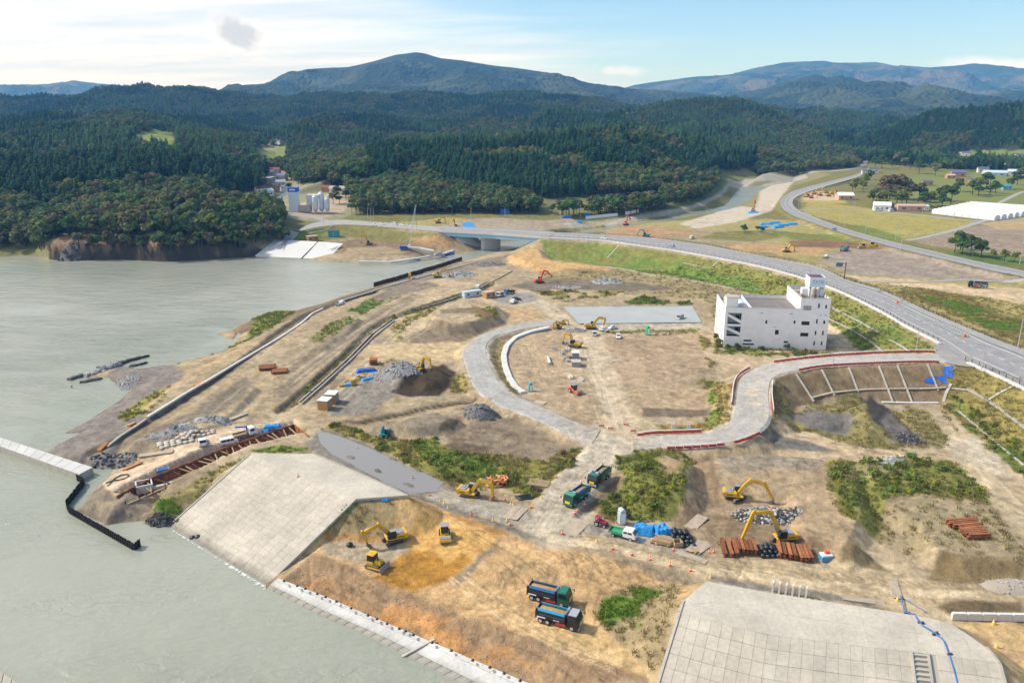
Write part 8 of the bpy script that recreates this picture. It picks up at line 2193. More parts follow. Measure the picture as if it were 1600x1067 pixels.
for x,y in ((798,788),(802,789),(829,793),(832,793),(789,781),(846,778),(797,820),(792,814),(770,814),(743,807),(735,805),(700,794),(671,774),(688,783),(694,787)): cone(x,y,CONE if x % 2 else YCONE,'cone along the road behind the orange fill',.9)
for x,y in ((913,790),(902,799),(898,803),(878,834)): cone(x,y,CONE,'cone beside the haul road below the green dump trucks',.95)
for x,y in ((1552,975),(1557,1011),(1402,938)): cone(x,y,YCONE,'yellow cone on the sandy corner by the sea wall',1.1)
cone(466,746,RED,'red cone alone on the sea wall slope');cone(645,748,RED,'red cone standing in the puddle')
# red and white barrier rows on the haul road
def barrier_row(L,f0,f1,side,label):
 e = empty('barrier_row',(0,0,0),0,label,'barrier');N = 400;Q = resample(L,N)[int(f0 * N):int(f1 * N) + 1];P = dens(Q,2.0);me = None
 for i in range(len(P) - 1):
  d = P[i + 1] - P[i];c = (P[i] + P[i + 1]) / 2
  if me is None:
   mb = MB();mb.box((0,0,.3),(1.9,.36,.5),0,taper=(1,.5));mb.box((0,0,.06),(1.9,.45,.1),0);me = mb.build('barrier',RED,e).data;o = e.children[0]
  else: o = link('barrier',me,e)
  o.location = c + Vector((0,0,.1));o.rotation_euler = (0,0,math.atan2(d.y,d.x))
 mb = MB();mb.tube([p + Vector((0,0,.98)) for p in P],.12,5,cap=False);mb.build('hand_rail',WHITE,e)
 mb = MB();[mb.box((p.x,p.y,p.z + .6),(.08,.08,1.0)) for p in P];mb.build('rail_post',WHITE,e)
barrier_row(hi,0.0,.40,1,'red barrier row along the upper edge of the haul road');barrier_row(ho,0.02,.36,1,'red barrier row above the brown slope');barrier_row(hi,.47,.70,1,'red and white barrier row down the bend of the haul road');barrier_row(hi,.86,.985,1,'red barrier row by the white sign boards');barrier_row(ho,.73,.80,1,'short red barrier row above the bare ground');barrier_row(ho,.82,.93,1,'red barrier row above the weedy hillock');barrier_row(ho,.47,.62,1,'white and red barrier row on the outer bend of the haul road')
for x,y in ((954,672),(940,668),(978,666),(989,676),(870,489)):
 p = at(x,y);mb = MB();mb.box((0,0,.75),(1.4,.08,.18));mb.box((0,0,.45),(1.4,.08,.18));mb.bar((-.6,-.3,0),(-.6,.05,.95),.07);mb.bar((.6,-.3,0),(.6,.05,.95),.07);tag(mb.build('site_barricade',RED,loc=p),'red barricade at the crossing below the dirt way','barricade','red barricades at the crossing')
# lane dividers of the junction
pa,pb = at(1402,475),at(1507,527);me = None
dv = (pb - pa);nrm = Vector((-dv.y,dv.x,0)).normalized()
DGR = mat('delineator_green',(.03,.30,.16),.5)
for s in (-1,1):
 for i in range(26):
  p = pa.lerp(pb,(i + .5) / 26) + nrm * s * (1.0 + .9 * i / 26)
  if me is None:
   mb = MB();mb.tube([(0,0,0),(0,0,.06)],.2,8);mb.tube([(0,0,.06),(0,0,.6)],.07,6);mb.tube([(0,0,.6),(0,0,.95)],.085,6,1);me = mb.build('delineator_post',[DGR,WHITE]).data;o = bpy.data.objects[me.name]
  else: o = link('delineator_post',me)
  o.location = (p.x,p.y,p.z + .12);tag(o,'green and white delineator post dividing the main road lanes','delineator','delineator posts on the main road')
for p,l in ((pa,'orange crash barrel at the far end of the lane divider'),(pb,'orange crash barrel at the junction end of the lane divider')):
 mb = MB();mb.tube([(0,0,0),(0,0,.35),(0,0,.36),(0,0,.7),(0,0,.71),(0,0,1.05)],[.5,.5,.47,.47,.5,.48],12);tag(mb.build('crash_barrel',CONE,loc=p + Vector((0,0,.12))),l,'crash barrel')
# tarpaulins
def tarp(px,py,L,w,h,rz,label,m=TARP,base=None,seed=1):
 p = at(px,py);q = random.Random(seed + px);nx,ny = 9,7;vs = []
 for i in range(nx):
  for j in range(ny):
   u,v = i / (nx - 1) * 2 - 1,j / (ny - 1) * 2 - 1;k = (1 - u ** 6) * (1 - v ** 6)
   vs.append((u * L / 2 * q.uniform(.95,1.05),v * w / 2 * q.uniform(.95,1.05),h * min(1,k * 1.6) * q.uniform(.8,1.08) + .03))
 mb = MB();mb.add(vs,[(i * ny + j,(i + 1) * ny + j,(i + 1) * ny + j + 1,i * ny + j + 1) for i in range(nx - 1) for j in range(ny - 1)])
 o = mb.build('tarpaulin',m,recalc=False,loc=p,rz=rz);tag(o,label,'tarpaulin','blue tarpaulins');return o
e = tarp(1006,832,4.6,3.0,1.7,-.25,'sky blue tarpaulin over a stack beside the white double cab truck');tarp(1034,836,3.6,3.6,2.0,.2,'crumpled blue tarpaulin beside the black bulk bags');tarp(1030,846,1.6,1.2,.5,0,'small blue bundle in front of the crumpled tarpaulin')
tarp(572,580,7,3,.9,.4,'deep blue tarpaulin beside the grey rubble heap',TARPD);tarp(577,592,6,2,.5,.7,'bright blue tarpaulin below the deep blue one');tarp(544,602,3,2,.6,.4,'small blue tarpaulin by the yellow board');tarp(425,668,5,2.4,.8,.3,'cyan tarpaulin on the far end of the sandy platform');tarp(437,674,5,2.2,.7,.4,'blue tarpaulin on the cofferdam side of the platform');tarp(415,674,2,2,.6,0,'small cyan tarpaulin behind the crane truck');tarp(602,781,1.6,1.0,.4,0,'small blue tarpaulin at the sea wall corner')
tarp(886,341,8,4,2,0,'deep blue tarpaulin under the dark forest edge',TARPD);tarp(917,339,6,5,3,0,'blue tarpaulin near the white fence by the forest',TARPD);tarp(1177,333,9,6,1.2,0,'blue tarpaulin under the red excavator');tarp(789,334,8,5,4,0,'blue tarpaulin in the green bank above the bridge',TARPD);tarp(698,397,9,5,1.2,.3,'blue tarpaulin at the foot of the bridge slope',TARPD);tarp(646,405,8,4,.5,.3,'blue sheets at the quay below the crane');tarp(905,348,5,3,1.5,0,'cyan tarpaulin by the river levee')
for i,(x,y) in enumerate(((1197,351),(1210,349),(1222,353),(1236,351),(1215,356),(1190,356))): tarp(x,y,10,5,1.2,.1 * i,('first','second','third','fourth','fifth','sixth')[i] + ' blue sheet among the far works stores')
def sheet(px,label,m=TARP,lift=.18):
 C = [at(x,y,lift) for x,y in px];n = 8;q = random.Random(px[0][0]);vs = []
 for i in range(n + 1):
  for j in range(n + 1):
   p = C[0].lerp(C[1],i / n).lerp(C[3].lerp(C[2],i / n),j / n);z = float(hgt(np.array([p.x]),np.array([p.y]))[0]) + lift + q.uniform(-.05,.12);vs.append((p.x,p.y,z))
 mb = MB();mb.add(vs,[(i * (n + 1) + j,(i + 1) * (n + 1) + j,(i + 1) * (n + 1) + j + 1,i * (n + 1) + j + 1) for i in range(n) for j in range(n)]);tag(mb.build('tarpaulin',m,recalc=False),label,'tarpaulin','blue tarpaulins')
sheet([(1475,573),(1489,572),(1488,591),(1474,590)],'blue tarpaulin at the top of the brown slope',TARPD);sheet([(1458,588),(1475,589),(1480,601),(1466,594)],'twisted blue tarpaulin on the brown slope',TARPD);sheet([(1443,596),(1457,588),(1461,600),(1446,599)],'blue tarpaulin lowest on the brown slope',TARPD);sheet([(721,349),(737,347),(744,358),(727,358)],'bright blue sheet on the bank beyond the bridge')
# boxes, huts, cabins
def hut(px,py,tx,ty,L,w,h,label,wall,roof,cat='site hut',name='site_hut',door=True,pitch=0.0,group=None,win=True):
 p = at(px,py);e = empty(name,p,heading((px,py),(tx,ty)),label,cat,group)
 MB().box((0,0,h / 2),(L,w,h)).build('wall',wall,e)
 if pitch: mb = MB();mb.prism([(-w / 2 - .4,h),(0,h + pitch),(w / 2 + .4,h),(w / 2 + .4,h + .25),(0,h + pitch + .28),(-w / 2 - .4,h + .25)],-L / 2 - .4,L / 2 + .4,'x');mb.build('roof',roof,e);MB().prism([(-w / 2,h - .02),(0,h + pitch),(w / 2,h - .02)],-L / 2 + .01,L / 2 - .01,'x').build('gable',wall,e)
 else: MB().box((0,0,h + .07),(L + .3,w + .3,.14)).build('roof',roof,e)
 for s in (-1,1):
  if win:
   for x in ((-.28,.28) if L > 4 else (.22,)):
    o = MB().box((x * L,s * (w / 2 + .012),h * .55),(max(.7,L * .14),.03,h * .28)).build('window',GLASS,e)
  if door and s < 0: MB().box((0,s * (w / 2 + .012),h * .36),(.9,.03,h * .7)).build('door',GREYM,e)
 return e
WOODW = mat('hut_wood',(.46,.27,.11),.8,noise=.2,nscale=2);PWHITE = mat('plaster',(.62,.6,.57),.9);SLATE = mat('slate_roof',(.11,.12,.14),.8,noise=.2,nscale=.5);REDR = mat('red_roof',(.26,.06,.05),.8);BLUER = mat('blue_roof',(.12,.13,.24),.7);PALEB = mat('pale_blue_roof',(.50,.58,.66),.6);PINKR = mat('pink_roof',(.58,.36,.30),.7)
hut(508,638,519,628,3.4,3.0,2.9,'front wooden hut with white roof beside the drain',WOODW,WHITE,win=False);hut(519,628,529,618,3.6,3.0,2.9,'back wooden hut with white roof beside the drain',WOODW,WHITE,win=False)
hut(764,465,774,463,5.2,3,2.8,'wooden site cabin in the grey yard',WOODW,PINKR);hut(737,463,750,461,9,2.6,2.6,'pale blue site cabin at the end of the drain kerb',PALEB,PALEB,door=False);hut(488,377,495,376,7,4,3.5,'small brown hut above the far white slope',WOODW,PINKR);hut(522,370,530,370,7,4,4,'teal machine hut at the far bank works',TEAL,DSTEEL,win=False)
hut(899,560,900,566,3,2.4,2.4,'white roofed generator box beside the grey scrap',GREYM,WHITE,win=False);hut(900,571,901,577,3.4,3,1.6,'grey box below the white roofed generator',GREYM,CONC,win=False,door=False)
def toilet(px,py,label,m,s=1.0):
 e = empty('portable_toilet',at(px,py),.3,label,'portable toilet');e.scale = (s,) * 3;MB().box((0,0,.95),(1.1,1.2,2.3)).build('cabin',m,e,bevel=.06);mb = MB();mb.tube([(0,-.6,2.35),(0,.6,2.35)],.5,10);mb.build('roof',m,e);MB().box((.0,-.62,1.15),(.75,.04,1.9)).build('door',WHITE if m is not GREYM else CONC,e);MB().box((0,0,.05),(1.3,1.4,.1)).build('base',DSTEEL,e)
toilet(1012,523,'green portable toilet on the edge of the brown plot',mat('toilet_green',(.02,.40,.15),.5),1.25);toilet(829,611,'teal portable toilet at the end of the white drain channel',TEAL);toilet(971,818,'pale grey portable toilet behind the white double cab truck',mat('toilet_grey',(.42,.46,.50),.6),1.25)
e = empty('timber_box',at(1058,852),.2,'open wooden box with rusty inside beside the black bags','box')
mb = MB();[mb.box(c,d) for c,d in (((0,.8,.6),(1.8,.1,.95)),((0,-.8,.6),(1.8,.1,.95)),((.85,0,.6),(.1,1.5,.95)),((-.85,0,.6),(.1,1.5,.95)))];mb.build('side_boards',TIMBER,e);MB().box((0,0,.15),(1.6,1.5,.3)).build('contents',RUST,e)
e = empty('store_box',at(1290,874),.1,'blue and white box with orange lid beside the rusty steel','box')
MB().box((0,0,.5),(2.2,1.6,1.0)).build('lower_box',mat('box_blue',(.08,.28,.52),.5),e);MB().box((0,0,1.15),(2.1,1.5,.3)).build('upper_box',WHITE,e);MB().box((.2,.2,1.55),(.9,.7,.5)).build('lid',CONE,e)
e = empty('store_box',at(255,738),.5,'bright blue box with white bands on the sandy platform','box');MB().box((0,0,.5),(2.6,1.2,1.0)).build('lower_box',TARP,e);MB().box((0,0,.95),(2.4,1.1,.3)).build('upper_box',TARPD,e);MB().box((0,0,1.02),(2.62,1.22,.06)).build('band',WHITE,e)
e = empty('generator',at(1021,847),0,'small yellow generator in front of the blue bundle','generator');MB().box((0,0,.5),(1.1,.8,.8)).build('casing',YEL,e,bevel=.1);MB().box((0,0,.05),(1.2,.9,.1)).build('base',BLACK,e)
e = empty('board',at(553,602),.9,'yellow board leaning by the blue tarpaulins','board');MB().box((0,0,.9),(2.2,.1,1.8)).build('panel',YEL,e);MB().box((0,.3,.5),(.1,.6,1)).build('prop',TIMBER,e)
# white concrete frames in a row
fm = None;p0,p1 = at(1207,926),at(1259,935)
for i in range(6):
 p = p0.lerp(p1,i / 5)
 if fm is None:
  mb = MB();mb.bar((-.62,0,0),(-.36,0,2.3),.34,.26);mb.bar((.62,0,0),(.36,0,2.3),.34,.26);mb.box((0,0,1.15),(.9,.34,.28));mb.box((0,0,2.2),(.8,.34,.3));o = mb.build('concrete_trestle',CONCN);fm = o.data
 else: o = link('concrete_trestle',fm)
 o.location = p + Vector((0,0,-.02));o.rotation_euler = (0,0,1.1);tag(o,'white A shaped concrete trestle in the row by the sea wall','concrete trestle','white concrete frames in a row')
# hoses, pipes, sign boards
HB = mat('hose_blue',(.04,.16,.5),.5)
def hose(px,r,m,label,lift=.08,cat='hose',name='hose',n=6):
 P = smooth_line([at(x,y) for x,y in px],n);P = [Vector((p.x,p.y,float(hgt(np.array([p.x]),np.array([p.y]))[0]) + r + lift)) for p in P]
 mb = MB();mb.tube(P,r,7);return tag(mb.build(name,m,smooth=True),label,cat)
hose([(1407,934),(1411,952),(1432,970),(1460,993),(1472,1003),(1482,1026),(1488,1045),(1496,1075)],.11,HB,'blue hose running down the curved sea wall',.42);hose([(1409,934),(1440,952),(1447,957)],.07,HB,'thin blue cable from the plate to the kerb')
for x,y in ((1417,960),(1438,976),(1460,993),(1484,1026)): bags(x,y,2,1,1,'black sandbag holding the blue hose on the sea wall',r=.28,h=.75)
hose([(165,755),(175,752),(196,748),(200,742),(180,748),(168,760)],.12,BLACK,'black hose loop on the sandy platform')
q = random.Random(6);p = at(776,756);mb = MB();OH = mat('hose_orange',(.72,.30,.12),.6,noise=.2,nscale=2)
e = empty('hose_heap',p,0,'tangled heap of orange hoses behind the yellow excavator','hose heap')
for i in range(16):
 a0 = q.uniform(0,6.28);r0 = q.uniform(.8,2.0);cx,cy,cz = q.uniform(-1.4,1.4),q.uniform(-.8,.8),q.uniform(.3,1.9)
 MB().tube([(cx + r0 * math.cos(a0 + t * .5) * q.uniform(.8,.95),cy + r0 * .8 * math.sin(a0 + t * .5),max(.15,cz + q.uniform(-.3,.3))) for t in range(9)],.17,6).build('hose',OH,e,smooth=True)
e = empty('pipe_bundle',at(834,776),.45,'bundle of curved black pipes at the road edge','pipes')
for i in range(7): MB().tube([(-4 + t,-1.0 + i * .32 + .12 * (t - 4) ** 2 * .4,.25 + .12 * (i % 3)) for t in range(9)],.15,7).build('pipe',BAG,e,smooth=True)
e = empty('pipe',at(858,565),heading((856,556),(861,570)),'white concrete pipe with open ends in the haul road bend','pipe');mb = MB();mb.tube([(-4,0,.5),(4,0,.5)],.5,12);mb.build('barrel',CONCN,e);[MB().tube([(x,0,.5),(x + .3,0,.5)],.62,12).build('collar',CONC,e) for x in (-4.1,3.8)]
for i,(x,y) in enumerate(((866,546),(883,550),(880,554),(884,537),(889,547),(893,590),(909,594),(896,600))):
 mb = MB();mb.box((0,0,.5),(1.8,.2,1.0));mb.box((0,.9,.5),(1.8,.2,1.0));mb.box((0,.45,.1),(1.8,.7,.2));tag(mb.build('gutter_block',CONCN,loc=at(x,y),rz=.4 * i),'grey precast gutter block lying in the haul road bend','concrete block','gutter blocks in the haul road bend')
for x,y,m,l in ((1052,672,WHITE,'left white sign board by the haul road'),(1076,672,WHITE,'right white sign board by the haul road'),(1092,671,YEL,'orange sign board by the haul road')):
 e = empty('sign_board',at(x,y),.2,l,'sign board');MB().box((0,0,.95),(1.1,.08,1.7)).build('panel',m,e);[MB().box((s * .4,.12,.5),(.07,.07,1.0)).build('leg',DSTEEL,e) for s in (-1,1)]
# poles
def pole(px,yb,yt,label,lamp=0,m=STEELG,r=.17,name='utility_pole',arms=1):
 p = at(px,yb);v = ray(px,yt);h = max(3,CAM_H + v[2] * p.y / v[1] - p.z);e = empty(name,p,0,label,'lamp post' if lamp else 'utility pole',None if lamp else label)
 mb = MB();mb.tube([(0,0,-.5),(0,0,h)],[r,r * .6],8);mb.build('pole',m,e)
 if lamp: mb = MB();mb.tube([(0,0,h - .1),(lamp * 1.0,0,h + .15),(lamp * 1.8,0,h + .15)],.06,5);mb.build('arm',m,e);MB().box((lamp * 2.0,0,h + .12),(.9,.3,.14)).build('lamp_head',GREYM,e)
 else:
  for k in range(arms): MB().box((0,0,h - .7 - k * .9),(1.8,.12,.12)).build('crossarm',DSTEEL,e)
  mb = MB();[mb.tube([(x,0,h - .65),(x,0,h - .4)],.06,5) for x in (-.8,0,.8)];mb.build('insulators',WHITE,e)
CPOLE = mat('concrete_pole',(.46,.45,.43),.85)
for i,(x,b,t) in enumerate(((1247,327,311),(1253,330,312),(1267,338,318),(1281,344,321),(1319,354,331),(1352,366,338),(1399,376,349),(1407,391,365),(1427,377,358),(1456,386,358),(1490,340,319),(1520,399,374),(1532,384,366),(1593,414,383),(1599,381,365),(1586,333,318),(1441,335,316),(1387,329,312),(1392,329,313),(1335,327,312),(875,346,325),(907,340,320),(978,334,314),(997,333,324),(444,362,343),(575,347,325),(580,347,326),(584,347,325),(736,342,325),(789,338,325),(506,350,330),(540,340,320),(650,343,334))):
 pole(x,b,t,'slender grey utility pole ' + ('along the bypass' if 1240 < x < 1430 and b > 325 and b != 329 else 'beside the farm fields' if x > 1300 else 'below the forest edge' if x > 850 else 'by the road to the bridge') ,m=CPOLE)
for x,b,t,s,l in ((1431,551,507,1,'tall lamp post in front of the embankment near the junction'),(1590,545,499,1,'lamp post on the far pavement at the right edge'),(1533,580,540,-1,'lamp post at the junction kerb'),(1301,572,560,1,'short post on the lower barrier of the haul road')): pole(x,b,t,l,s,CPOLE)
e = empty('sign_gantry',at(1319,437),0,'dark sign gantry with blue grey panel beside the main road','road sign');MB().tube([(0,0,0),(0,0,8.2)],.22,8).build('post',DSTEEL,e);MB().box((-1.8,0,7.4),(3.6,.15,.15)).build('arm',DSTEEL,e);MB().box((-3.0,-.1,7.0),(3.0,.1,1.9)).build('sign_panel',mat('sign_back',(.14,.17,.22),.5),e)
# houses, plant, greenhouses
H_ = lambda x,y,L,w,h,l,wall=PWHITE,roof=SLATE,p=2.0,cat='house',dx=9,dy=0: hut(x,y,x + dx,y + dy,L,w,h,l,wall,roof,cat,cat.replace(' ','_'),True,p)
H_(1496,277,15,10,5.5,'farmhouse with dark violet blue roof among trees',WOODW,BLUER,3);H_(1484,279,9,7,3.5,'low brown annexe left of the violet roofed farmhouse',WOODW,PINKR,1.5);H_(1497,243,28,9,4,'long white farm building highest on the right slope',PWHITE,CONC,1.5,'farm building');H_(1509,244,12,8,5,'grey roofed farm building beside the long white one',PWHITE,SLATE,2,'farm building');H_(1575,264,40,12,4.5,'long white shed behind the pale blue roof',PWHITE,CONC,2,'shed');H_(1553,275,24,12,4,'shed with pale blue roof at the right',PALEB,PALEB,2.5,'shed');H_(1590,275,22,12,5,'white house with grey blue roof at the right edge',PWHITE,PALEB,2.5);H_(1572,297,8,6,4,'small blue shed among the bushes',mat('wall_blue',(.2,.4,.55),.7),TEAL,1,'shed');H_(1519,288,7,6,4,'small house with violet roof among the bushes',WOODW,BLUER,2)
H_(1535,270,12,9,5,'white house with slate roof among the farm trees',PWHITE,SLATE,2);H_(1560,254,14,9,5,'white house above the long white shed',PWHITE,BLUER,2);H_(1592,248,12,9,5,'grey house highest at the right edge',PWHITE,SLATE,2);H_(1448,290,10,8,4,'brown farm shed behind the farm grove',WOODW,SLATE,1.5,'shed');H_(1421,329,22,8,4,'long shed with pink tin roof left of the greenhouses',PINKR,PINKR,1.2,'shed');H_(1377,329,13,9,4.5,'white house with pale gable left of the farm grove',WHITE,WHITE,2.5);H_(1402,327,12,6,3,'blue grey shed between white house and pink shed',GREYM,BLUER,1.2,'shed');H_(1443,329,6,5,3.5,'small white kiosk right of the pink shed',WHITE,PALEB,1,'shed');H_(1319,312,14,10,4,'white roofed shed at the end of the machine yard',PINKR,WHITE,2.5,'shed');H_(1364,270,12,8,5,'white house at the valley road',PWHITE,SLATE,2);H_(1352,272,9,7,4,'small blue roofed house at the valley road',PWHITE,BLUER,2)
for i,(x,y,L,w,h,wl_,rf,l) in enumerate(((417,290,20,12,8,GREYM,CONC,'grey blue flat block at the mouth of the village'),(410,280,12,9,5,PWHITE,REDR,'red roofed house behind the grey block'),(422,276,12,9,5,PWHITE,SLATE,'white house with slate roof in the village'),(430,272,11,9,5,PWHITE,REDR,'second red roofed house in the village'),(433,263,14,9,6,PWHITE,SLATE,'white village house beside the dark cedars'),(424,266,10,8,5,WOODW,SLATE,'brown village house with slate roof'),(437,226,16,10,6,PWHITE,SLATE,'white farmhouse above the village fields'),(463,261,12,8,5,PWHITE,PALEB,'pale house at the edge of the mixed wood'),(531,303,18,10,5,PWHITE,CONC,'pale shed beyond the plant yard'),(512,300,10,7,4,WOODW,REDR,'brown shed in the plant yard'),(231,316,12,8,5,PWHITE,SLATE,'white house hidden in the headland trees'),(408,303,10,7,5,PWHITE,REDR,'red roofed house lowest on the left of the village'),(417,307,11,8,5,PWHITE,PALEB,'pale roofed house below the grey flat block'),(428,298,10,8,5,WOODW,SLATE,'brown house right of the grey flat block'),(437,292,12,8,5,PWHITE,CONC,'white house with grey roof behind the plant tower'),(441,282,10,8,5,PWHITE,BLUER,'blue roofed house at the right side of the village'),(424,283,10,8,5,PWHITE,SLATE,'white house in the middle of the village'),(446,301,11,8,5,PWHITE,SLATE,'dark roofed house just behind the plant'),(414,268,10,8,5,PWHITE,PINKR,'pink roofed house at the upper left of the village'))): H_(x,y,L,w,h,l,wl_,rf,0.2 if i == 0 else 2.2)
e = empty('concrete_plant',at(461,331),0,'concrete plant with white tower, blue top and conveyor below the village','concrete plant')
PT = mat('plant_white',(.60,.66,.72),.6)
MB().box((0,0,9.5),(7,7,19)).build('tower',PT,e);MB().box((0,0,17.6),(7.3,7.3,3.4)).build('blue_top',TARPD,e);MB().box((0,-3.72,17.6),(4.6,.1,1.0)).build('lettering_band',WHITE,e)
mb = MB();mb.bar((-19,2,7),(-3.5,0,16),2.0,1.8);mb.build('conveyor',PT,e);[MB().box((x,1,z / 2),(.5,.5,z)).build('trestle',DSTEEL,e) for x,z in ((-17,8),(-10,11))]
for x,y,h,r in ((17,-2,12,2.2),(21,2,14,2.4),(26,0,10,2)): mb = MB();mb.tube([(x,y,0),(x,y,2.5),(x,y,h),(x,y,h + 1.5)],[r * .4,r,r,r * .4],12);mb.build('silo',PT,e)
mb = MB();mb.bar((8,-1,4),(20,0,13),1.4,.95);mb.build('conveyor',PT,e);MB().box((14,6,9),(10,6,8)).build('annexe',PWHITE,e);MB().box((8,0,2.5),(10,6,5)).build('annexe',CONC,e)
GH = mat('greenhouse_film',(.72,.75,.77),.45);a0,a1,b0,b1 = at(1456,334),at(1553,345),at(1518,321),at(1650,330)
for i in range(10):
 s,t = a0.lerp(b0,(i + .5) / 10),a1.lerp(b1,(i + .5) / 10);d = t - s;w = (b0 - a0).length / 10 * .96;L = d.length
 e = empty('greenhouse',s,math.atan2(d.y,d.x),'long white film greenhouse tunnel beside the farm lane','greenhouse','white greenhouse tunnels')
 pr = [(math.cos(math.pi * k / 8) * w / 2,2.0 + math.sin(math.pi * k / 8) * 1.8) for k in range(9)];pr = [(w / 2,-.5)] + pr + [(-w / 2,-.5)]
 MB().prism(pr,0,L,'x').build('cover',GH,e)
 mb = MB();[mb.tube([(x,u * 1.01,v + .04) for u,v in pr],.08,4) for x in np.linspace(0.2,L - .2,9)];mb.build('hoops',STEELG,e);MB().box((-.05,0,.95),(.06,1.6,2.2)).build('door',GREYM,e)
# white hoardings by the river
for pts,l in (([(915,343),(965,338)],'long white hoarding by the river below the forest'),([(977,336),(998,332)],'short white hoarding by the river below the forest')):
 P = dens([at(*pts[0]),at(*pts[1])],3);e = empty('hoarding',(0,0,0),0,l,'hoarding')
 for i in range(len(P) - 1): d = P[i + 1] - P[i];c = (P[i] + P[i + 1]) / 2;MB().box((0,0,1.3),(d.length - .06,.1,2.6)).build('hoarding_panel',WHITE,e,loc=c,rz=math.atan2(d.y,d.x))
# weeds and shrubs
def tuft(n,h,w,seed,spread):
 q = random.Random(seed);v = [];f = []
 for i in range(n):
  a = q.uniform(0,6.28);r = spread * math.sqrt(q.random());x,y = r * math.cos(a),r * math.sin(a);t = q.uniform(0,6.28);hh = h * q.uniform(.5,1.1);lx,ly = q.uniform(-.5,.5) * hh,q.uniform(-.5,.5) * hh;b = len(v)
  v += [(x - w * math.cos(t),y - w * math.sin(t),-.03),(x + w * math.cos(t),y + w * math.sin(t),-.03),(x + lx + w * .5 * math.cos(t),y + ly + w * .5 * math.sin(t),hh),(x + lx * .7 - w * .5 * math.cos(t),y + ly * .7 - w * .5 * math.sin(t),hh * .9)];f.append((b,b + 1,b + 2,b + 3))
 return v,f
GL = {'g': leaf_mat('grass_green',(0.165,0.25,0.04),.25),'d': leaf_mat('grass_dry',(0.27,0.225,0.09),.25),'o': leaf_mat('grass_olive',(0.205,0.215,0.055),.25),'y': leaf_mat('goldenrod',(0.33,0.32,0.04),.2),'b': leaf_mat('weed_brown',(.16,.11,.06),.25),'k': leaf_mat('shrub_green',(0.165,0.22,0.042),.35)}
def gp(name,vf,m): return bpy.data.objects.new(name,proto_mesh(name,*vf,m))
WP = [gp('grass_tuft',tuft(16,.45,.07,1,.55),GL['g']),gp('grass_tuft',tuft(16,.55,.07,2,.6),GL['d']),gp('grass_tuft',tuft(16,.5,.07,3,.6),GL['o']),gp('shrub',leafy_crown(301,1.1,1.15,80,.24,6,.2),GL['k']),gp('shrub',leafy_crown(302,1.0,1.1,80,.22,6,.2),GL['o']),gp('goldenrod',leafy_crown(303,1.3,.9,50,.16,5,.4),GL['y']),gp('shrub',leafy_crown(304,1.2,1.1,70,.2,6,.2),GL['b'])]
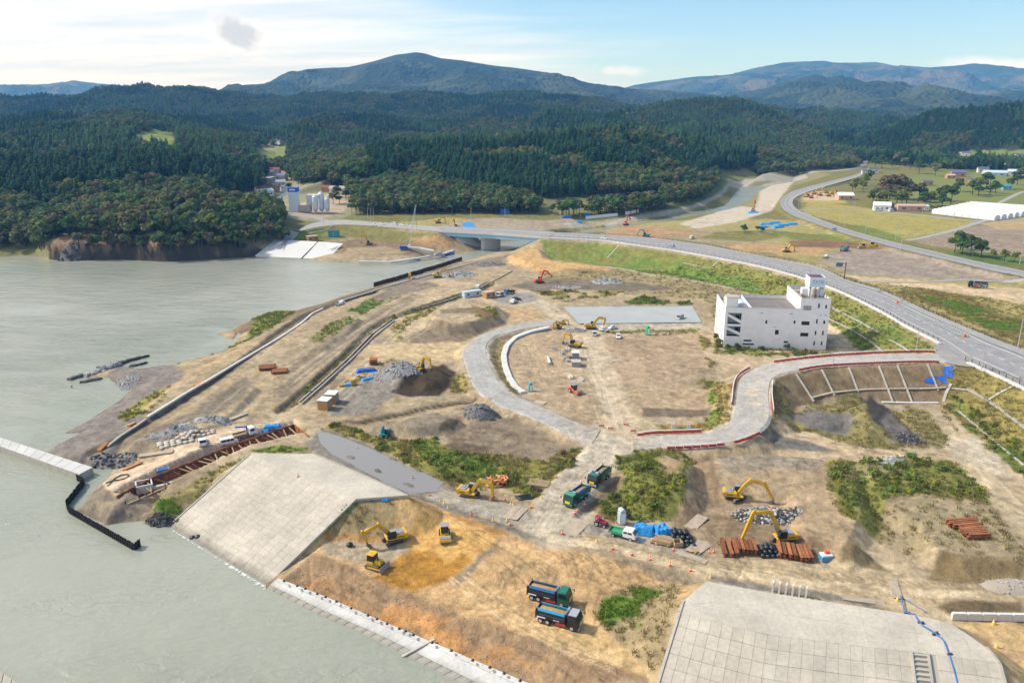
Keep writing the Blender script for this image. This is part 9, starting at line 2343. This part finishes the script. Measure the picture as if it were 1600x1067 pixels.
def weeds():
 g = np.random.default_rng(5);n = 260000;r = np.sqrt(g.uniform(104 ** 2,430 ** 2,n));th = g.uniform(R(-36),R(36),n);x,y = r * np.sin(th),r * np.cos(th)
 i = np.clip(np.searchsorted(RR,r),0,NR - 1);j = np.clip(((th - TH[0]) / (TH[1] - TH[0])).astype(int),0,NT - 1);vg = VEG[i,j];c = CLR[i,j];z = hgt(x,y)
 k = (g.random(n) < vg * (.9 - .0012 * r) * np.clip(.75 + fbm(x,y,5,3,201),0,1)) & (z > .3) & (HILL[i,j] < .15);x,y,z,vg,c,r = x[k],y[k],z[k],vg[k],c[k],r[k];n = len(x)
 green = c[:,1] / c[:,0];u = g.random(n);pick = np.where(green > 1.12,0,np.where(green > .92,2,1));tall = np.zeros(n,bool)
 for zn in ('hillock','verge_weeds','weed_field','trench_weeds','weeds','building_weeds','east_slope_green'):
  for P in ZONES.get(zn,[]): tall |= in_poly(x,y,P)
 t2 = tall & (u < .12 + .3 * fbm(x,y,9,3,202));v = g.random(n);pick = np.where(t2,np.where(v < .4,3,np.where(v < .76,4,np.where(v < .9,5,6))),pick)
 s = g.uniform(.6,1.35,n) * np.where(t2,.9,1);scatter_obj('grass',np.stack((x,y,z),1),pick,np.stack((s,s,s * g.uniform(.8,1.2,n)),1),g.uniform(0,6.28,n),WP,'grass, weeds and low shrubs on the banks and verges')
weeds()
for i,(x,y,s,l) in enumerate(((1122,541,.34,'yellow green bush at the left corner of the white building'),(1117,530,.26,'olive bush beside the left face of the white building'),(1137,548,.24,'small green bush at the white building front'),(1152,547,.34,'dense green bush below the stair openings'),(1190,548,.18,'low bush at the middle of the white building'),(1230,547,.22,'green bush below the low window of the white building'))):
 p = at(x,y);t = one_tree('yellow' if i == 0 else 'olive' if i == 1 else 'green',i,p,(s * 1.1,s * 1.1,s),i,None,'');t['label'] = l;t['category'] = 'bush';t['group'] = 'bushes round the white building';t.name = 'bush';t.location.z -= 2.2 * s
def stones():
 g = np.random.default_rng(9);P = []
 for zn,d in (('bank',.9),('bank_orange',.5),('beach',.12),('fill_grey',.4),('spoil_bank',.2),('dig_grey',.4),('weed_bare',.25),('shore_edge',.9),('pit_grey',.6),('gravel_edge',.5),('coal_grey',.5),('rubble_ground',.4),('cut_face',.3)):
  for W in ZONES.get(zn,[]):
   xs = [p[0] for p in W];ys = [p[1] for p in W];n = int((max(xs) - min(xs)) * (max(ys) - min(ys)) * d);x = g.uniform(min(xs),max(xs),n);y = g.uniform(min(ys),max(ys),n);k = in_poly(x,y,W);P.append(np.stack((x[k],y[k]),1))
 P = np.concatenate(P);z = hgt(P[:,0],P[:,1]);k = (z > -.2) & (np.hypot(P[:,0],P[:,1]) < 420);P,z = P[k],z[k];n = len(z);pr = []
 for s,m in ((1,STONE),(2,LSTONE),(3,DSTONE)):
  q = random.Random(s);mb = MB();mb.box((0,0,.2),(1,.8,.6),taper=(q.uniform(.5,.8),.6),rz=.3);pr.append(bpy.data.objects.new('loose_stone',proto_mesh('loose_stone',mb.v,mb.f,m)))
 s = g.uniform(.07,.24,n);scatter_obj('gravel',np.stack((P[:,0],P[:,1],z),1),g.choice(3,n,p=(.66,.24,.10)),np.stack((s,s,s),1),g.uniform(0,6.28,n),pr,'loose stones and gravel scattered over the banks and shore')
stones()
